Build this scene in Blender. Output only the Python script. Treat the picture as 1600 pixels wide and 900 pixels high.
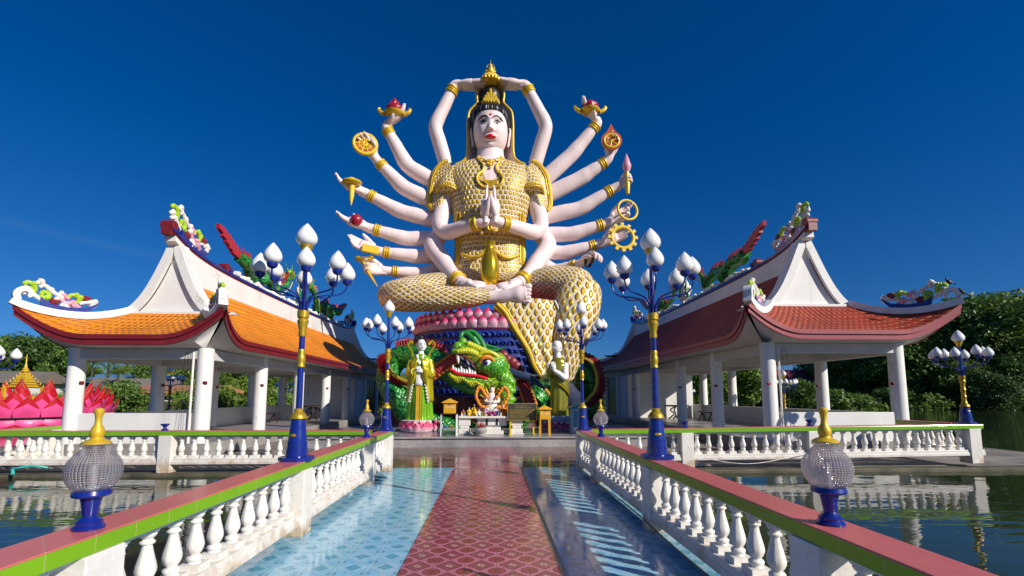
import bpy, bmesh, math, random
from mathutils import Vector, Matrix, noise
R = math.radians
PI = math.pi
random.seed(7)
scene = bpy.context.scene
for o in list(bpy.data.objects):
    bpy.data.objects.remove(o)
COL = scene.collection

# ------------------------------------------------------------------ camera
cam_d = bpy.data.cameras.new('camera')
cam = bpy.data.objects.new('camera', cam_d)
COL.objects.link(cam)
cam.location = (0, 0, 1.63)
cam.rotation_euler = (R(95.95), 0, R(-2.43))
cam_d.sensor_width = 36
cam_d.lens = 16.4475
cam_d.shift_y = 0.0575
cam_d.clip_start = 0.05
cam_d.clip_end = 6000
scene.camera = cam

# ------------------------------------------------------------------ sky, sun, exposure
SUN_EL = R(27.9)
SUN_AZ = math.atan2(1.0, -0.77)          # azimuth from +Y towards +X of the direction the sun stands in
world = bpy.data.worlds.new('World')
scene.world = world
world.use_nodes = True
wn = world.node_tree.nodes
wl = world.node_tree.links
for n in list(wn):
    wn.remove(n)
wo = wn.new('ShaderNodeOutputWorld')
bg = wn.new('ShaderNodeBackground')
sky = wn.new('ShaderNodeTexSky')
sky.sky_type = 'NISHITA'
sky.sun_disc = False
sky.sun_elevation = SUN_EL
sky.sun_rotation = SUN_AZ
sky.air_density = 1.0
sky.dust_density = 0.0
sky.ozone_density = 6.0
hs = wn.new('ShaderNodeHueSaturation')
hs.inputs['Hue'].default_value = 0.511
hs.inputs['Saturation'].default_value = 1.28
hs.inputs['Value'].default_value = 1.0
# a few thin streaks of cirrus low in the sky
tc = wn.new('ShaderNodeTexCoord')
mp = wn.new('ShaderNodeMapping')
mp.inputs['Scale'].default_value = (1.2, 1.2, 9)
mp.inputs['Location'].default_value = (3.7, 1.3, 2.2)
mp.inputs['Rotation'].default_value = (0, R(6), 0)
cn = wn.new('ShaderNodeTexNoise')
cn.inputs['Scale'].default_value = 2.2
cn.inputs['Detail'].default_value = 7
cr = wn.new('ShaderNodeMapRange')
cr.inputs['From Min'].default_value = 0.64
cr.inputs['From Max'].default_value = 0.85
cr.inputs['To Max'].default_value = 0.14
cm = wn.new('ShaderNodeMix')
cm.data_type = 'RGBA'
cm.inputs[7].default_value = (1.5, 2.6, 4.2, 1)
wl.new(tc.outputs['Generated'], mp.inputs['Vector'])
wl.new(mp.outputs[0], cn.inputs['Vector'])
wl.new(cn.outputs['Fac'], cr.inputs['Value'])
# the photograph was taken through a polarising filter: the band of pale air at the horizon is kept thin
sx = wn.new('ShaderNodeSeparateXYZ')
zz = wn.new('ShaderNodeMath')
zz.operation = 'MULTIPLY_ADD'
zz.inputs[1].default_value = 0.90
zz.inputs[2].default_value = 0.10
cx_ = wn.new('ShaderNodeCombineXYZ')
nv = wn.new('ShaderNodeVectorMath')
nv.operation = 'NORMALIZE'
wl.new(tc.outputs['Generated'], sx.inputs[0])
wl.new(sx.outputs[2], zz.inputs[0])
wl.new(sx.outputs[0], cx_.inputs[0])
wl.new(sx.outputs[1], cx_.inputs[1])
wl.new(zz.outputs[0], cx_.inputs[2])
wl.new(cx_.outputs[0], nv.inputs[0])
wl.new(nv.outputs[0], sky.inputs['Vector'])
wl.new(sky.outputs[0], hs.inputs['Color'])
wl.new(hs.outputs[0], cm.inputs[6])
# one faint streak of cirrus low on the left
FWv = []
for (px_, py_) in ((0, 344), (215, 392)):
    a_, c_ = R(5.95), R(2.43)
    f_ = Vector((math.sin(c_) * math.cos(a_), math.cos(c_) * math.cos(a_), math.sin(a_)))
    r_ = Vector((math.cos(c_), -math.sin(c_), 0))
    u_ = r_.cross(f_)
    FWv.append((f_ + r_ * ((px_ - 800) / 731) - u_ * ((py_ - 542) / 731)).normalized())
SN = FWv[0].cross(FWv[1]).normalized()
SM = ((FWv[0] + FWv[1]) * .5).normalized()


def wdot(v):
    n = wn.new('ShaderNodeVectorMath')
    n.operation = 'DOT_PRODUCT'
    n.inputs[1].default_value = v
    wl.new(tc.outputs['Generated'], n.inputs[0])
    return n.outputs['Value']


def wmath(op, a, b_):
    n = wn.new('ShaderNodeMath')
    n.operation = op
    for i, q in enumerate((a, b_)):
        if isinstance(q, (int, float)):
            n.inputs[i].default_value = q
        else:
            wl.new(q, n.inputs[i])
    return n.outputs[0]


n2_ = wn.new('ShaderNodeTexNoise')
n2_.inputs['Scale'].default_value = 9
n2_.inputs['Detail'].default_value = 6
wl.new(tc.outputs['Generated'], n2_.inputs['Vector'])
off_ = wmath('ADD', wdot(SN), wmath('MULTIPLY', wmath('SUBTRACT', n2_.outputs['Fac'], .5), .010))
band = wmath('POWER', 2.718, wmath('MULTIPLY', wmath('MULTIPLY', off_, off_), -90000.0 / 3))
along = wn.new('ShaderNodeMapRange')
along.interpolation_type = 'SMOOTHSTEP'
along.inputs['From Min'].default_value = math.cos(R(13))
along.inputs['From Max'].default_value = math.cos(R(3))
wl.new(wdot(SM), along.inputs['Value'])
streak = wmath('MULTIPLY', wmath('MULTIPLY', band, along.outputs[0]), .085)
wl.new(wmath('ADD', streak, wmath('MULTIPLY', cr.outputs[0], .6)), cm.inputs[0])
wl.new(cm.outputs[2], bg.inputs['Color'])
bg.inputs['Strength'].default_value = 0.076
wl.new(bg.outputs[0], wo.inputs['Surface'])

sd = bpy.data.lights.new('sun', 'SUN')
sun = bpy.data.objects.new('sun', sd)
COL.objects.link(sun)
sd.energy = 4.8
sd.angle = R(0.55)
sd.color = (1.0, 0.93, 0.82)
SUN_DIR = Vector((math.sin(SUN_AZ) * math.cos(SUN_EL), math.cos(SUN_AZ) * math.cos(SUN_EL), math.sin(SUN_EL)))
sun.rotation_euler = SUN_DIR.to_track_quat('Z', 'Y').to_euler()
sun.location = (20, -20, 30)

scene.view_settings.view_transform = 'Standard'
scene.view_settings.look = 'None'
scene.view_settings.gamma = 1
scene.view_settings.exposure = 0.17
scene.view_settings.use_curve_mapping = False

# ------------------------------------------------------------------ helpers
F0, H0 = 731.0, 1.63
_p, _s = R(5.95), R(2.43)
FW = Vector((math.sin(_s) * math.cos(_p), math.cos(_s) * math.cos(_p), math.sin(_p)))
RT = Vector((math.cos(_s), -math.sin(_s), 0))
UP = RT.cross(FW)


def at(x, y, Y):
    """a measured point of the place: photograph measure x, y read at the depth Y (metres along the walkway)"""
    d = FW + RT * ((x - 800) / F0) - UP * ((y - 542) / F0)
    k = Y / d.y
    return Vector((d.x * k, Y, H0 + d.z * k))


def pr(n, Y):
    return n * Y / F0


def catmull(P, n=6):
    P = [Vector(p) for p in P]
    out = []
    L = len(P)
    for i in range(L - 1):
        p0 = P[i - 1] if i > 0 else P[0] * 2 - P[1]
        p1, p2 = P[i], P[i + 1]
        p3 = P[i + 2] if i + 2 < L else P[-1] * 2 - P[-2]
        for k in range(n):
            t = k / n
            out.append(0.5 * ((2 * p1) + (p2 - p0) * t + (2 * p0 - 5 * p1 + 4 * p2 - p3) * t * t + (3 * p1 - p0 - 3 * p2 + p3) * t ** 3))
    out.append(P[-1])
    return out


def lerplist(V, n):
    out = []
    for i in range(len(V) - 1):
        for k in range(n):
            t = k / n
            t = t * t * (3 - 2 * t)
            out.append(V[i] * (1 - t) + V[i + 1] * t)
    out.append(V[-1])
    return out


class MB:
    def __init__(s):
        s.v = []
        s.f = []
        s.m = []
        s.uv = []
        s.cur = 0

    def vert(s, p):
        s.v.append(tuple(p))
        return len(s.v) - 1

    def face(s, idx, uv=None):
        s.f.append(tuple(idx))
        s.m.append(s.cur)
        s.uv.append(uv)

    def quad(s, a, b, c, d, uv=None):
        i = [s.vert(a), s.vert(b), s.vert(c), s.vert(d)]
        s.face(i, uv)

    def box(s, lo, hi, M=None):
        x0, y0, z0 = lo
        x1, y1, z1 = hi
        P = [(x0, y0, z0), (x1, y0, z0), (x1, y1, z0), (x0, y1, z0), (x0, y0, z1), (x1, y0, z1), (x1, y1, z1), (x0, y1, z1)]
        if M is not None:
            P = [M @ Vector(p) for p in P]
        b = len(s.v)
        s.v += [tuple(p) for p in P]
        for q in ((0, 3, 2, 1), (4, 5, 6, 7), (0, 1, 5, 4), (1, 2, 6, 5), (2, 3, 7, 6), (3, 0, 4, 7)):
            s.face([b + k for k in q])

    def cbox(s, c, size, M=None):
        s.box([c[i] - size[i] / 2 for i in range(3)], [c[i] + size[i] / 2 for i in range(3)], M)

    def lathe(s, prof, c=(0, 0, 0), seg=16, cap=True, flute=None, rot=0.0):
        """prof: list of (r, z)"""
        b = len(s.v)
        c = Vector(c)
        for j, (r, z) in enumerate(prof):
            for i in range(seg):
                a = 2 * PI * i / seg + rot
                rr = r
                if flute:
                    rr = r * (1 + flute(a, z))
                s.v.append((c.x + rr * math.cos(a), c.y + rr * math.sin(a), c.z + z))
        n = len(prof)
        for j in range(n - 1):
            for i in range(seg):
                k = (i + 1) % seg
                s.face((b + j * seg + i, b + j * seg + k, b + (j + 1) * seg + k, b + (j + 1) * seg + i))
        if cap:
            s.face([b + i for i in range(seg)][::-1])
            s.face([b + (n - 1) * seg + i for i in range(seg)])

    def tube(s, path, rad, seg=10, up=None, flat=1.0, cap=True, uvs=None):
        """path of points; rad float or list; flat = thickness / width (width lies across up)"""
        P = [Vector(p) for p in path]
        n = len(P)
        if not isinstance(rad, (list, tuple)):
            rad = [rad] * n
        b = len(s.v)
        prev = None
        L = 0.0
        for j in range(n):
            t = (P[min(j + 1, n - 1)] - P[max(j - 1, 0)])
            if t.length < 1e-9:
                t = Vector((0, 0, 1))
            t.normalize()
            if up is not None:
                bb = Vector(up) - t * Vector(up).dot(t)
                if bb.length < 1e-4:
                    bb = t.orthogonal()
            elif prev is None:
                bb = t.orthogonal()
            else:
                bb = prev - t * prev.dot(t)
            bb.normalize()
            prev = bb
            a = bb.cross(t)
            for i in range(seg):
                g = 2 * PI * i / seg
                s.v.append(tuple(P[j] + a * (rad[j] * math.cos(g)) + bb * (rad[j] * flat * math.sin(g))))
        Ls = [0.0]
        for j in range(1, n):
            Ls.append(Ls[-1] + (P[j] - P[j - 1]).length)
        for j in range(n - 1):
            for i in range(seg):
                k = (i + 1) % seg
                uv = None
                if uvs is not None:
                    uv = ((i / seg * uvs, Ls[j]), ((i + 1) / seg * uvs, Ls[j]), ((i + 1) / seg * uvs, Ls[j + 1]), (i / seg * uvs, Ls[j + 1]))
                s.face((b + j * seg + i, b + j * seg + k, b + (j + 1) * seg + k, b + (j + 1) * seg + i), uv)
        if cap:
            s.face([b + i for i in range(seg)][::-1])
            s.face([b + (n - 1) * seg + i for i in range(seg)])

    def grid(s, rows, uv=None, closed=False):
        """rows: list of lists of points"""
        b = len(s.v)
        m = len(rows[0])
        for r in rows:
            s.v += [tuple(p) for p in r]
        for j in range(len(rows) - 1):
            for i in range(m if closed else m - 1):
                k = (i + 1) % m
                u = None
                if uv:
                    k2 = i + 1
                    u = (uv(j, i), uv(j, k2), uv(j + 1, k2), uv(j + 1, i))
                s.face((b + j * m + i, b + j * m + k, b + (j + 1) * m + k, b + (j + 1) * m + i), u)

    def ball(s, c, r, seg=10, rings=7, M=None):
        """r float or (rx,ry,rz)"""
        if not isinstance(r, (list, tuple)):
            r = (r, r, r)
        b = len(s.v)
        c = Vector(c)
        for j in range(rings + 1):
            ph = PI * j / rings
            for i in range(seg):
                a = 2 * PI * i / seg
                p = Vector((r[0] * math.sin(ph) * math.cos(a), r[1] * math.sin(ph) * math.sin(a), -r[2] * math.cos(ph)))
                if M is not None:
                    p = M @ p
                s.v.append(tuple(c + p))
        for j in range(rings):
            for i in range(seg):
                k = (i + 1) % seg
                s.face((b + j * seg + i, b + j * seg + k, b + (j + 1) * seg + k, b + (j + 1) * seg + i))

    def prism(s, poly, fn, t0, t1):
        """poly 2D outline; fn(u,v,t)->point; extruded between t0 and t1"""
        n = len(poly)
        b = len(s.v)
        s.v += [tuple(fn(u, v, t0)) for u, v in poly]
        s.v += [tuple(fn(u, v, t1)) for u, v in poly]
        s.face([b + i for i in range(n)][::-1])
        s.face([b + n + i for i in range(n)])
        for i in range(n):
            k = (i + 1) % n
            s.face((b + i, b + k, b + n + k, b + n + i))

    def build(s, name, mats, parent=None, smooth=35, loc=None, bevel=0.0):
        me = bpy.data.meshes.new(name)
        off = Vector((0, 0, 0))
        if parent is not None:
            off = wloc(parent)
        if loc is not None:
            off = Vector(loc)
        me.from_pydata([tuple(Vector(p) - off) for p in s.v], [], s.f)
        if not isinstance(mats, (list, tuple)):
            mats = [mats]
        for m in mats:
            me.materials.append(m)
        for p, k in zip(me.polygons, s.m):
            p.material_index = k
        if any(u is not None for u in s.uv):
            ul = me.uv_layers.new(name='UVMap')
            for p, u in zip(me.polygons, s.uv):
                if u is not None:
                    for li, q in zip(p.loop_indices, u):
                        ul.data[li].uv = q
        bm = bmesh.new()
        bm.from_mesh(me)
        bmesh.ops.remove_doubles(bm, verts=bm.verts, dist=1e-5)
        bmesh.ops.recalc_face_normals(bm, faces=bm.faces)
        bm.to_mesh(me)
        bm.free()
        if smooth is not None:
            for p in me.polygons:
                p.use_smooth = True
            me.set_sharp_from_angle(angle=R(smooth))
        o = bpy.data.objects.new(name, me)
        COL.objects.link(o)
        if parent is not None:
            o.parent = parent
            if loc is not None:
                o.location = off - wloc(parent)
        elif loc is not None:
            o.location = off
        if bevel > 0:
            md = o.modifiers.new('bevel', 'BEVEL')
            md.width = bevel
            md.segments = 2
            md.limit_method = 'ANGLE'
            md.angle_limit = R(50)
        return o


def wloc(o):
    v = Vector((0, 0, 0))
    while o is not None:
        v += o.location
        o = o.parent
    return v


def tag(o, label=None, cat=None, group=None, kind=None):
    if label:
        o['label'] = label
    if cat:
        o['category'] = cat
    if group:
        o['group'] = group
    if kind:
        o['kind'] = kind
    return o


def thing(name, label, cat, loc=(0, 0, 0), group=None):
    o = bpy.data.objects.new(name, None)
    COL.objects.link(o)
    o.location = loc
    o.empty_display_size = 0.2
    return tag(o, label, cat, group)


def dup(root, loc, label, rz=0.0, group=None):
    def cp(o, par):
        c = o.copy()
        COL.objects.link(c)
        if par is not None:
            c.parent = par
        for ch in kids.get(o.name, []):
            cp(ch, c)
        return c
    kids = {}
    for o in bpy.data.objects:
        if o.parent is not None:
            kids.setdefault(o.parent.name, []).append(o)
    r = cp(root, None)
    r.location = loc
    r.rotation_euler = (0, 0, rz)
    r['label'] = label
    if group:
        r['group'] = group
    return r


# ------------------------------------------------------------------ node helper
class E:
    """socket with arithmetic"""
    def __init__(s, nt, sk):
        s.nt, s.k = nt, sk

    def _op(s, op, *a):
        n = s.nt.nodes.new('ShaderNodeMath')
        n.operation = op
        for i, x in enumerate((s,) + a):
            if isinstance(x, E):
                s.nt.links.new(x.k, n.inputs[i])
            else:
                n.inputs[i].default_value = x
        return E(s.nt, n.outputs[0])

    def __add__(s, o): return s._op('ADD', o)
    def __sub__(s, o): return s._op('SUBTRACT', o)
    def __mul__(s, o): return s._op('MULTIPLY', o)
    def __truediv__(s, o): return s._op('DIVIDE', o)
    def lt(s, o): return s._op('LESS_THAN', o)
    def gt(s, o): return s._op('GREATER_THAN', o)
    def abs(s): return s._op('ABSOLUTE')
    def frac(s): return s._op('FRACT')
    def floor(s): return s._op('FLOOR')
    def sin(s): return s._op('SINE')
    def max(s, o): return s._op('MAXIMUM', o)
    def min(s, o): return s._op('MINIMUM', o)
    def pow(s, o): return s._op('POWER', o)
    def inv(s): return (s * -1.0) + 1.0

    def ramp(s, a, b, c=0.0, d=1.0):
        n = s.nt.nodes.new('ShaderNodeMapRange')
        s.nt.links.new(s.k, n.inputs['Value'])
        n.inputs['From Min'].default_value = a
        n.inputs['From Max'].default_value = b
        n.inputs['To Min'].default_value = c
        n.inputs['To Max'].default_value = d
        return E(s.nt, n.outputs[0])


class MT:
    """material builder"""
    def __init__(s, name, rough=0.5, metal=0.0, spec=0.5, coat=0.0):
        s.mat = bpy.data.materials.new(name)
        s.mat.use_nodes = True
        s.nt = s.mat.node_tree
        s.b = s.nt.nodes['Principled BSDF']
        s.b.inputs['Roughness'].default_value = rough
        s.b.inputs['Metallic'].default_value = metal
        s.b.inputs['Specular IOR Level'].default_value = spec
        s.b.inputs['Coat Weight'].default_value = coat
        s.b.inputs['Coat Roughness'].default_value = 0.08

    def coords(s, kind='Object'):
        n = s.nt.nodes.new('ShaderNodeTexCoord')
        return n.outputs[kind]

    def geo(s):
        n = s.nt.nodes.new('ShaderNodeNewGeometry')
        return n.outputs['Position']

    def xyz(s, sock):
        n = s.nt.nodes.new('ShaderNodeSeparateXYZ')
        s.nt.links.new(sock, n.inputs[0])
        return [E(s.nt, n.outputs[i]) for i in range(3)]

    def noise(s, scale, detail=4, sock=None, stretch=None, rough=0.55):
        n = s.nt.nodes.new('ShaderNodeTexNoise')
        n.inputs['Scale'].default_value = scale
        n.inputs['Detail'].default_value = detail
        n.inputs['Roughness'].default_value = rough
        sk = sock if sock is not None else s.geo()
        if stretch:
            m = s.nt.nodes.new('ShaderNodeMapping')
            m.inputs['Scale'].default_value = stretch
            s.nt.links.new(sk, m.inputs[0])
            sk = m.outputs[0]
        s.nt.links.new(sk, n.inputs['Vector'])
        return E(s.nt, n.outputs['Fac'])

    def rgb(s, c):
        n = s.nt.nodes.new('ShaderNodeRGB')
        n.outputs[0].default_value = (c[0], c[1], c[2], 1)
        return E(s.nt, n.outputs[0])

    def mix(s, f, a, b, mode='MIX'):
        n = s.nt.nodes.new('ShaderNodeMix')
        n.data_type = 'RGBA'
        n.blend_type = mode
        if isinstance(f, E):
            s.nt.links.new(f.k, n.inputs[0])
        else:
            n.inputs[0].default_value = f
        for x, i in ((a, 6), (b, 7)):
            if isinstance(x, E):
                s.nt.links.new(x.k, n.inputs[i])
            else:
                n.inputs[i].default_value = (x[0], x[1], x[2], 1)
        return E(s.nt, n.outputs[2])

    def color(s, c):
        if isinstance(c, E):
            s.nt.links.new(c.k, s.b.inputs['Base Color'])
        else:
            s.b.inputs['Base Color'].default_value = (c[0], c[1], c[2], 1)
        return s

    def bump(s, h, dist=0.02, strength=0.6):
        n = s.nt.nodes.new('ShaderNodeBump')
        n.inputs['Strength'].default_value = strength
        n.inputs['Distance'].default_value = dist
        s.nt.links.new(h.k, n.inputs['Height'])
        s.nt.links.new(n.outputs[0], s.b.inputs['Normal'])
        return s

    def rough(s, e):
        s.nt.links.new(e.k, s.b.inputs['Roughness'])
        return s


def paint(name, c, rough=0.45, metal=0.0, dirt=0.25, scale=2.5, dark=0.55, spec=0.5, coat=0.0, bump=0.0, streak=False):
    m = MT(name, rough, metal, spec, coat)
    n = m.noise(scale, 6)
    n2 = m.noise(scale * 9, 4)
    if streak:
        n = m.noise(scale, 6, stretch=(1, 1, .22))
    k = (n * 0.7 + n2 * 0.3).ramp(0.38, 0.68)
    d = tuple(x * dark for x in c)
    m.color(m.mix(k * dirt, c, d))
    m.rough(n2.ramp(0.3, 0.7, rough * .8, min(1, rough * 1.25)))
    if bump > 0:
        m.bump(n2 * .5 + m.noise(scale * 30, 3) * .3, bump, .5)
    return m.mat
# ------------------------------------------------------------------ materials
M = {}
M['blue'] = paint('cobalt_enamel', (0.006, 0.02, 0.22), .28, dirt=.35, coat=.4)
M['gold'] = paint('gold_paint', (0.62, 0.40, 0.03), .36, .55, dirt=.35, dark=.45)
M['gold2'] = paint('gold_paint_bright', (0.72, 0.47, 0.03), .42, .25, dirt=.3, dark=.5)
M['yellow'] = paint('yellow_paint', (0.75, 0.52, 0.02), .45, dirt=.3, dark=.6)
M['dred'] = paint('dark_red_paint', (0.20, 0.012, 0.018), .45, dirt=.5, dark=.45)
M['red'] = paint('red_paint', (0.42, 0.02, 0.035), .42, dirt=.4)
M['lip'] = paint('red_gloss', (0.62, 0.01, 0.02), .3, dirt=.1)
M['black'] = paint('black_paint', (0.015, 0.014, 0.016), .4, dirt=.2)
M['pink'] = paint('pink_paint', (0.72, 0.32, 0.42), .45, dirt=.25)
M['lime'] = paint('lime_paint', (0.40, 0.60, 0.03), .42, dirt=.4, dark=.35)


def mk_plaster():
    m = MT('white_plaster', .6)
    n = m.noise(.9, 6, stretch=(1, 1, .22))
    c = m.mix((n * .7 + m.noise(8, 4) * .3).ramp(.38, .68) * .36, (0.78, 0.77, 0.74), (0.52, 0.51, 0.48))
    st = m.noise(3.2, 7, stretch=(1, 1, .10)).ramp(.60, .76)
    c = m.mix(st * .38, c, (0.24, 0.23, 0.20))
    mo = m.noise(1.3, 8).ramp(.60, .72) * m.noise(14, 6).ramp(.42, .62)
    c = m.mix(mo * .55, c, (0.16, 0.15, 0.12))
    m.color(c)
    m.bump(m.noise(7, 6) * .6 + m.noise(60, 3) * .2, .006, .5)
    return m.mat


M['white'] = mk_plaster()


def mk_whitec():
    m = MT('white_painted_cement', .5)
    x, y, z = m.xyz(m.geo())
    n = m.noise(3.5, 6)
    n2 = m.noise(30, 5)
    c = m.mix((n * .6 + n2 * .4).ramp(.40, .66) * .38, (0.78, 0.75, 0.70), (0.48, 0.42, 0.34))
    # tan stains and mildew that creep up from the wet foot
    low = z.ramp(.36, .02)
    c = m.mix((m.noise(6, 5) + low * .42).ramp(.66, .92) * .75, c, (0.50, 0.33, 0.17))
    c = m.mix((m.noise(11, 6) + low * .30).ramp(.76, .95) * .7, c, (0.12, 0.11, 0.08))
    c = m.mix(m.noise(22, 5).ramp(.66, .74) * .6, c, (0.30, 0.26, 0.22))
    m.color(c)
    m.bump(n2 * .5 + m.noise(90, 3) * .3, .004, .5)
    return m.mat


M['whitec'] = mk_whitec()
M['green'] = paint('dragon_green', (0.02, 0.22, 0.04), .35, dirt=.5, dark=.4)
M['wood'] = paint('dark_carved_wood', (0.045, 0.018, 0.012), .4, dirt=.3)
M['orange'] = paint('marigold_orange', (0.8, 0.27, 0.02), .7, dirt=.4)
M['steel'] = paint('painted_steel', (0.55, 0.55, 0.56), .35, .4, dirt=.3)
M['soffit'] = paint('soffit_board', (0.6, 0.59, 0.57), .7, dirt=.4, scale=1.6, dark=.6)
M['navy'] = paint('wave_navy', (0.008, 0.02, 0.17), .4, dirt=.3)


def mk_skin():
    m = MT('statue_pale_pink_paint', .5)
    n = m.noise(.8, 6, stretch=(1, 1, .5))
    n2 = m.noise(9, 5)
    k = (n * .6 + n2 * .4).ramp(.42, .66)
    c = m.mix(k * .42, (0.86, 0.70, 0.69), (0.58, 0.44, 0.42))
    st = m.noise(2.6, 6, stretch=(1, 1, .12)).ramp(.58, .74)
    c = m.mix(st * .30, c, (0.40, 0.31, 0.29))
    c = m.mix(m.noise(7, 7).ramp(.66, .76) * .35, c, (0.42, 0.36, 0.34))
    m.color(c)
    m.bump(m.noise(5, 5) * .6 + n2 * .3, .02, .35)
    return m.mat


M['skin'] = mk_skin()


def mk_runner():
    m = MT('patterned_floor_tile_crimson', .07, spec=.34)
    x, y, z = m.xyz(m.geo())
    T = .304
    u = ((x + .86) / T)
    v = (y / .304)
    fu = (u.frac() - .5).abs() * 2
    fv = (v.frac() - .5).abs() * 2
    d = fu + fv
    base = (0.50, 0.16, 0.24)
    dk = (0.16, 0.012, 0.03)
    c = m.rgb(base)
    di = d.lt(.90)
    c = m.mix(di, c, dk)
    c = m.mix(d.lt(.68), c, (0.44, 0.16, 0.21))
    c = m.mix(d.lt(.60), c, dk)
    fine = ((u * 12.0 * PI).sin() * (v * 12.0 * PI).sin()).gt(.1)
    c = m.mix(fine * d.lt(.46), c, (0.50, 0.23, 0.25))
    sq = fu.max(fv)
    c = m.mix(sq.lt(.18) * sq.gt(.08), c, (0.55, 0.3, 0.3))
    a2 = fu.inv()
    b2 = fv.inv()
    oc = a2.max(b2).max((a2 + b2) * .70)
    c = m.mix(oc.lt(.53), c, (0.19, 0.015, 0.028))
    fine2 = ((u * 14.0 * PI).sin() * (v * 14.0 * PI).sin()).gt(.0)
    c = m.mix(fine2 * oc.lt(.45), c, (0.33, 0.07, 0.07))
    c = m.mix(oc.lt(.14), c, (0.16, 0.012, 0.03))
    gl = fu.gt(.984)
    gl2 = fv.gt(.984) * .35
    c = m.mix(gl.max(gl2), c, (0.10, 0.06, 0.07))
    st = m.noise(1.1, 6).ramp(.42, .7)
    c = m.mix(st * .35, c, (0.22, 0.09, 0.11))
    m.color(c)
    m.rough(m.noise(2.3, 6).ramp(.35, .7, .09, .30))
    m.bump(fu.ramp(.96, 1.0) * -1.0 + m.noise(3, 3) * .25, .0015, .4)
    return m.mat


M['runner'] = mk_runner()


def mk_bluetile():
    m = MT('patterned_floor_tile_blue', .06, spec=.42)
    x, y, z = m.xyz(m.geo())
    T = .304
    u = ((x + .86) / T)
    v = (y / .304)
    fu = (u.frac() - .5).abs() * 2
    fv = (v.frac() - .5).abs() * 2
    nz = m.noise(26, 4)
    d = fu + fv + (nz - .5) * .55 + ((u * 37.7).sin() * (v * 37.7).sin()) * .10
    c = m.mix(m.noise(9, 5).ramp(.35, .7), (0.19, 0.49, 0.70), (0.34, 0.62, 0.78))
    c = m.mix(((fu + fv) + (nz - .5) * .12 - .80).abs().lt(.05), c, (0.50, 0.62, 0.66))
    c = m.mix(d.lt(.50) * .8, c, (0.05, 0.30, 0.46))
    c = m.mix(d.lt(.25) * .6, c, (0.13, 0.45, 0.50))
    a2 = fu.inv()
    b2 = fv.inv()
    el = (a2 * a2 + b2 * b2 * 1.6)
    c = m.mix((el - .06).abs().lt(.022), c, (0.04, 0.22, 0.36))
    # streaks of swirling glaze between the motifs
    sw = ((u * 6.3 + nz * 3.0).sin() * (v * 6.3 + nz * 2.0).sin()).gt(.75)
    c = m.mix(sw * .4, c, (0.16, 0.40, 0.50))
    c = m.mix(fu.gt(.984), c, (0.66, 0.70, 0.72))
    c = m.mix(fv.gt(.988) * .35, c, (0.25, 0.36, 0.42))
    st = m.noise(.9, 6).ramp(.45, .75)
    c = m.mix(st * .3, c, (0.30, 0.42, 0.46))
    m.color(c)
    m.rough(m.noise(1.9, 6).ramp(.35, .7, .05, .22))
    m.bump(m.noise(2.6, 3) * .4 + fu.ramp(.96, 1.0) * -.6, .0015, .4)
    return m.mat


M['bluetile'] = mk_bluetile()


def mk_browntile():
    m = MT('brown_plaza_tile', .12, spec=.38)
    x, y, z = m.xyz(m.geo())
    fu = ((x + .86) / .304).frac()
    fv = (y / .304).frac()
    g = fu.lt(.03).max(fv.lt(.03))
    c = m.mix(m.noise(3, 6).ramp(.35, .7), (0.13, 0.055, 0.04), (0.26, 0.14, 0.10))
    c = m.mix(g * .8, c, (0.26, 0.19, 0.16))
    m.color(c)
    m.rough(m.noise(2.3, 6).ramp(.35, .7, .05, .25))
    return m.mat


M['browntile'] = mk_browntile()


def mk_concrete(name, a, b, r=.8, sc=1.2):
    m = MT(name, r)
    n = m.noise(sc, 8)
    n2 = m.noise(sc * 12, 5)
    m.color(m.mix((n * .7 + n2 * .3).ramp(.36, .66), a, b))
    m.bump(n2 * .6 + m.noise(60, 3) * .2, .01, .5)
    return m.mat


M['concrete'] = mk_concrete('stained_concrete', (0.30, 0.27, 0.23), (0.12, 0.10, 0.08))
M['ledge'] = mk_concrete('algae_stained_concrete', (0.14, 0.12, 0.08), (0.03, 0.035, 0.018), sc=2.5)
M['granite'] = mk_concrete('grey_polished_granite', (0.40, 0.39, 0.38), (0.20, 0.20, 0.20), .22, 1.4)
M['pavfloor'] = mk_concrete('terrazzo_floor', (0.36, 0.34, 0.32), (0.22, 0.2, 0.19), .3, 1.5)


def mk_railtile(name, c, rough=.22, axis=0):
    m = MT(name, rough, coat=.1)
    x, y, z = m.xyz(m.geo())
    f = ((x + y) / .30).frac()
    g = f.lt(.014)
    n = m.noise(1.4, 6).ramp(.35, .7)
    cell = (((x + y) / .30).floor() * 12.9898).sin().abs()
    cc = m.mix(cell * .35, c, tuple(k * .72 for k in c))
    cc = m.mix(n * .3, cc, tuple(k * .6 for k in c))
    cc = m.mix(g, cc, (0.45, 0.42, 0.18))
    m.color(cc)
    m.bump(g * -1.0, .003, .5)
    return m.mat


M['rail_green'] = mk_railtile('green_glazed_tile', (0.20, 0.44, 0.012))
M['rail_pink'] = mk_railtile('salmon_glazed_tile', (0.68, 0.16, 0.14), .38)


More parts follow.
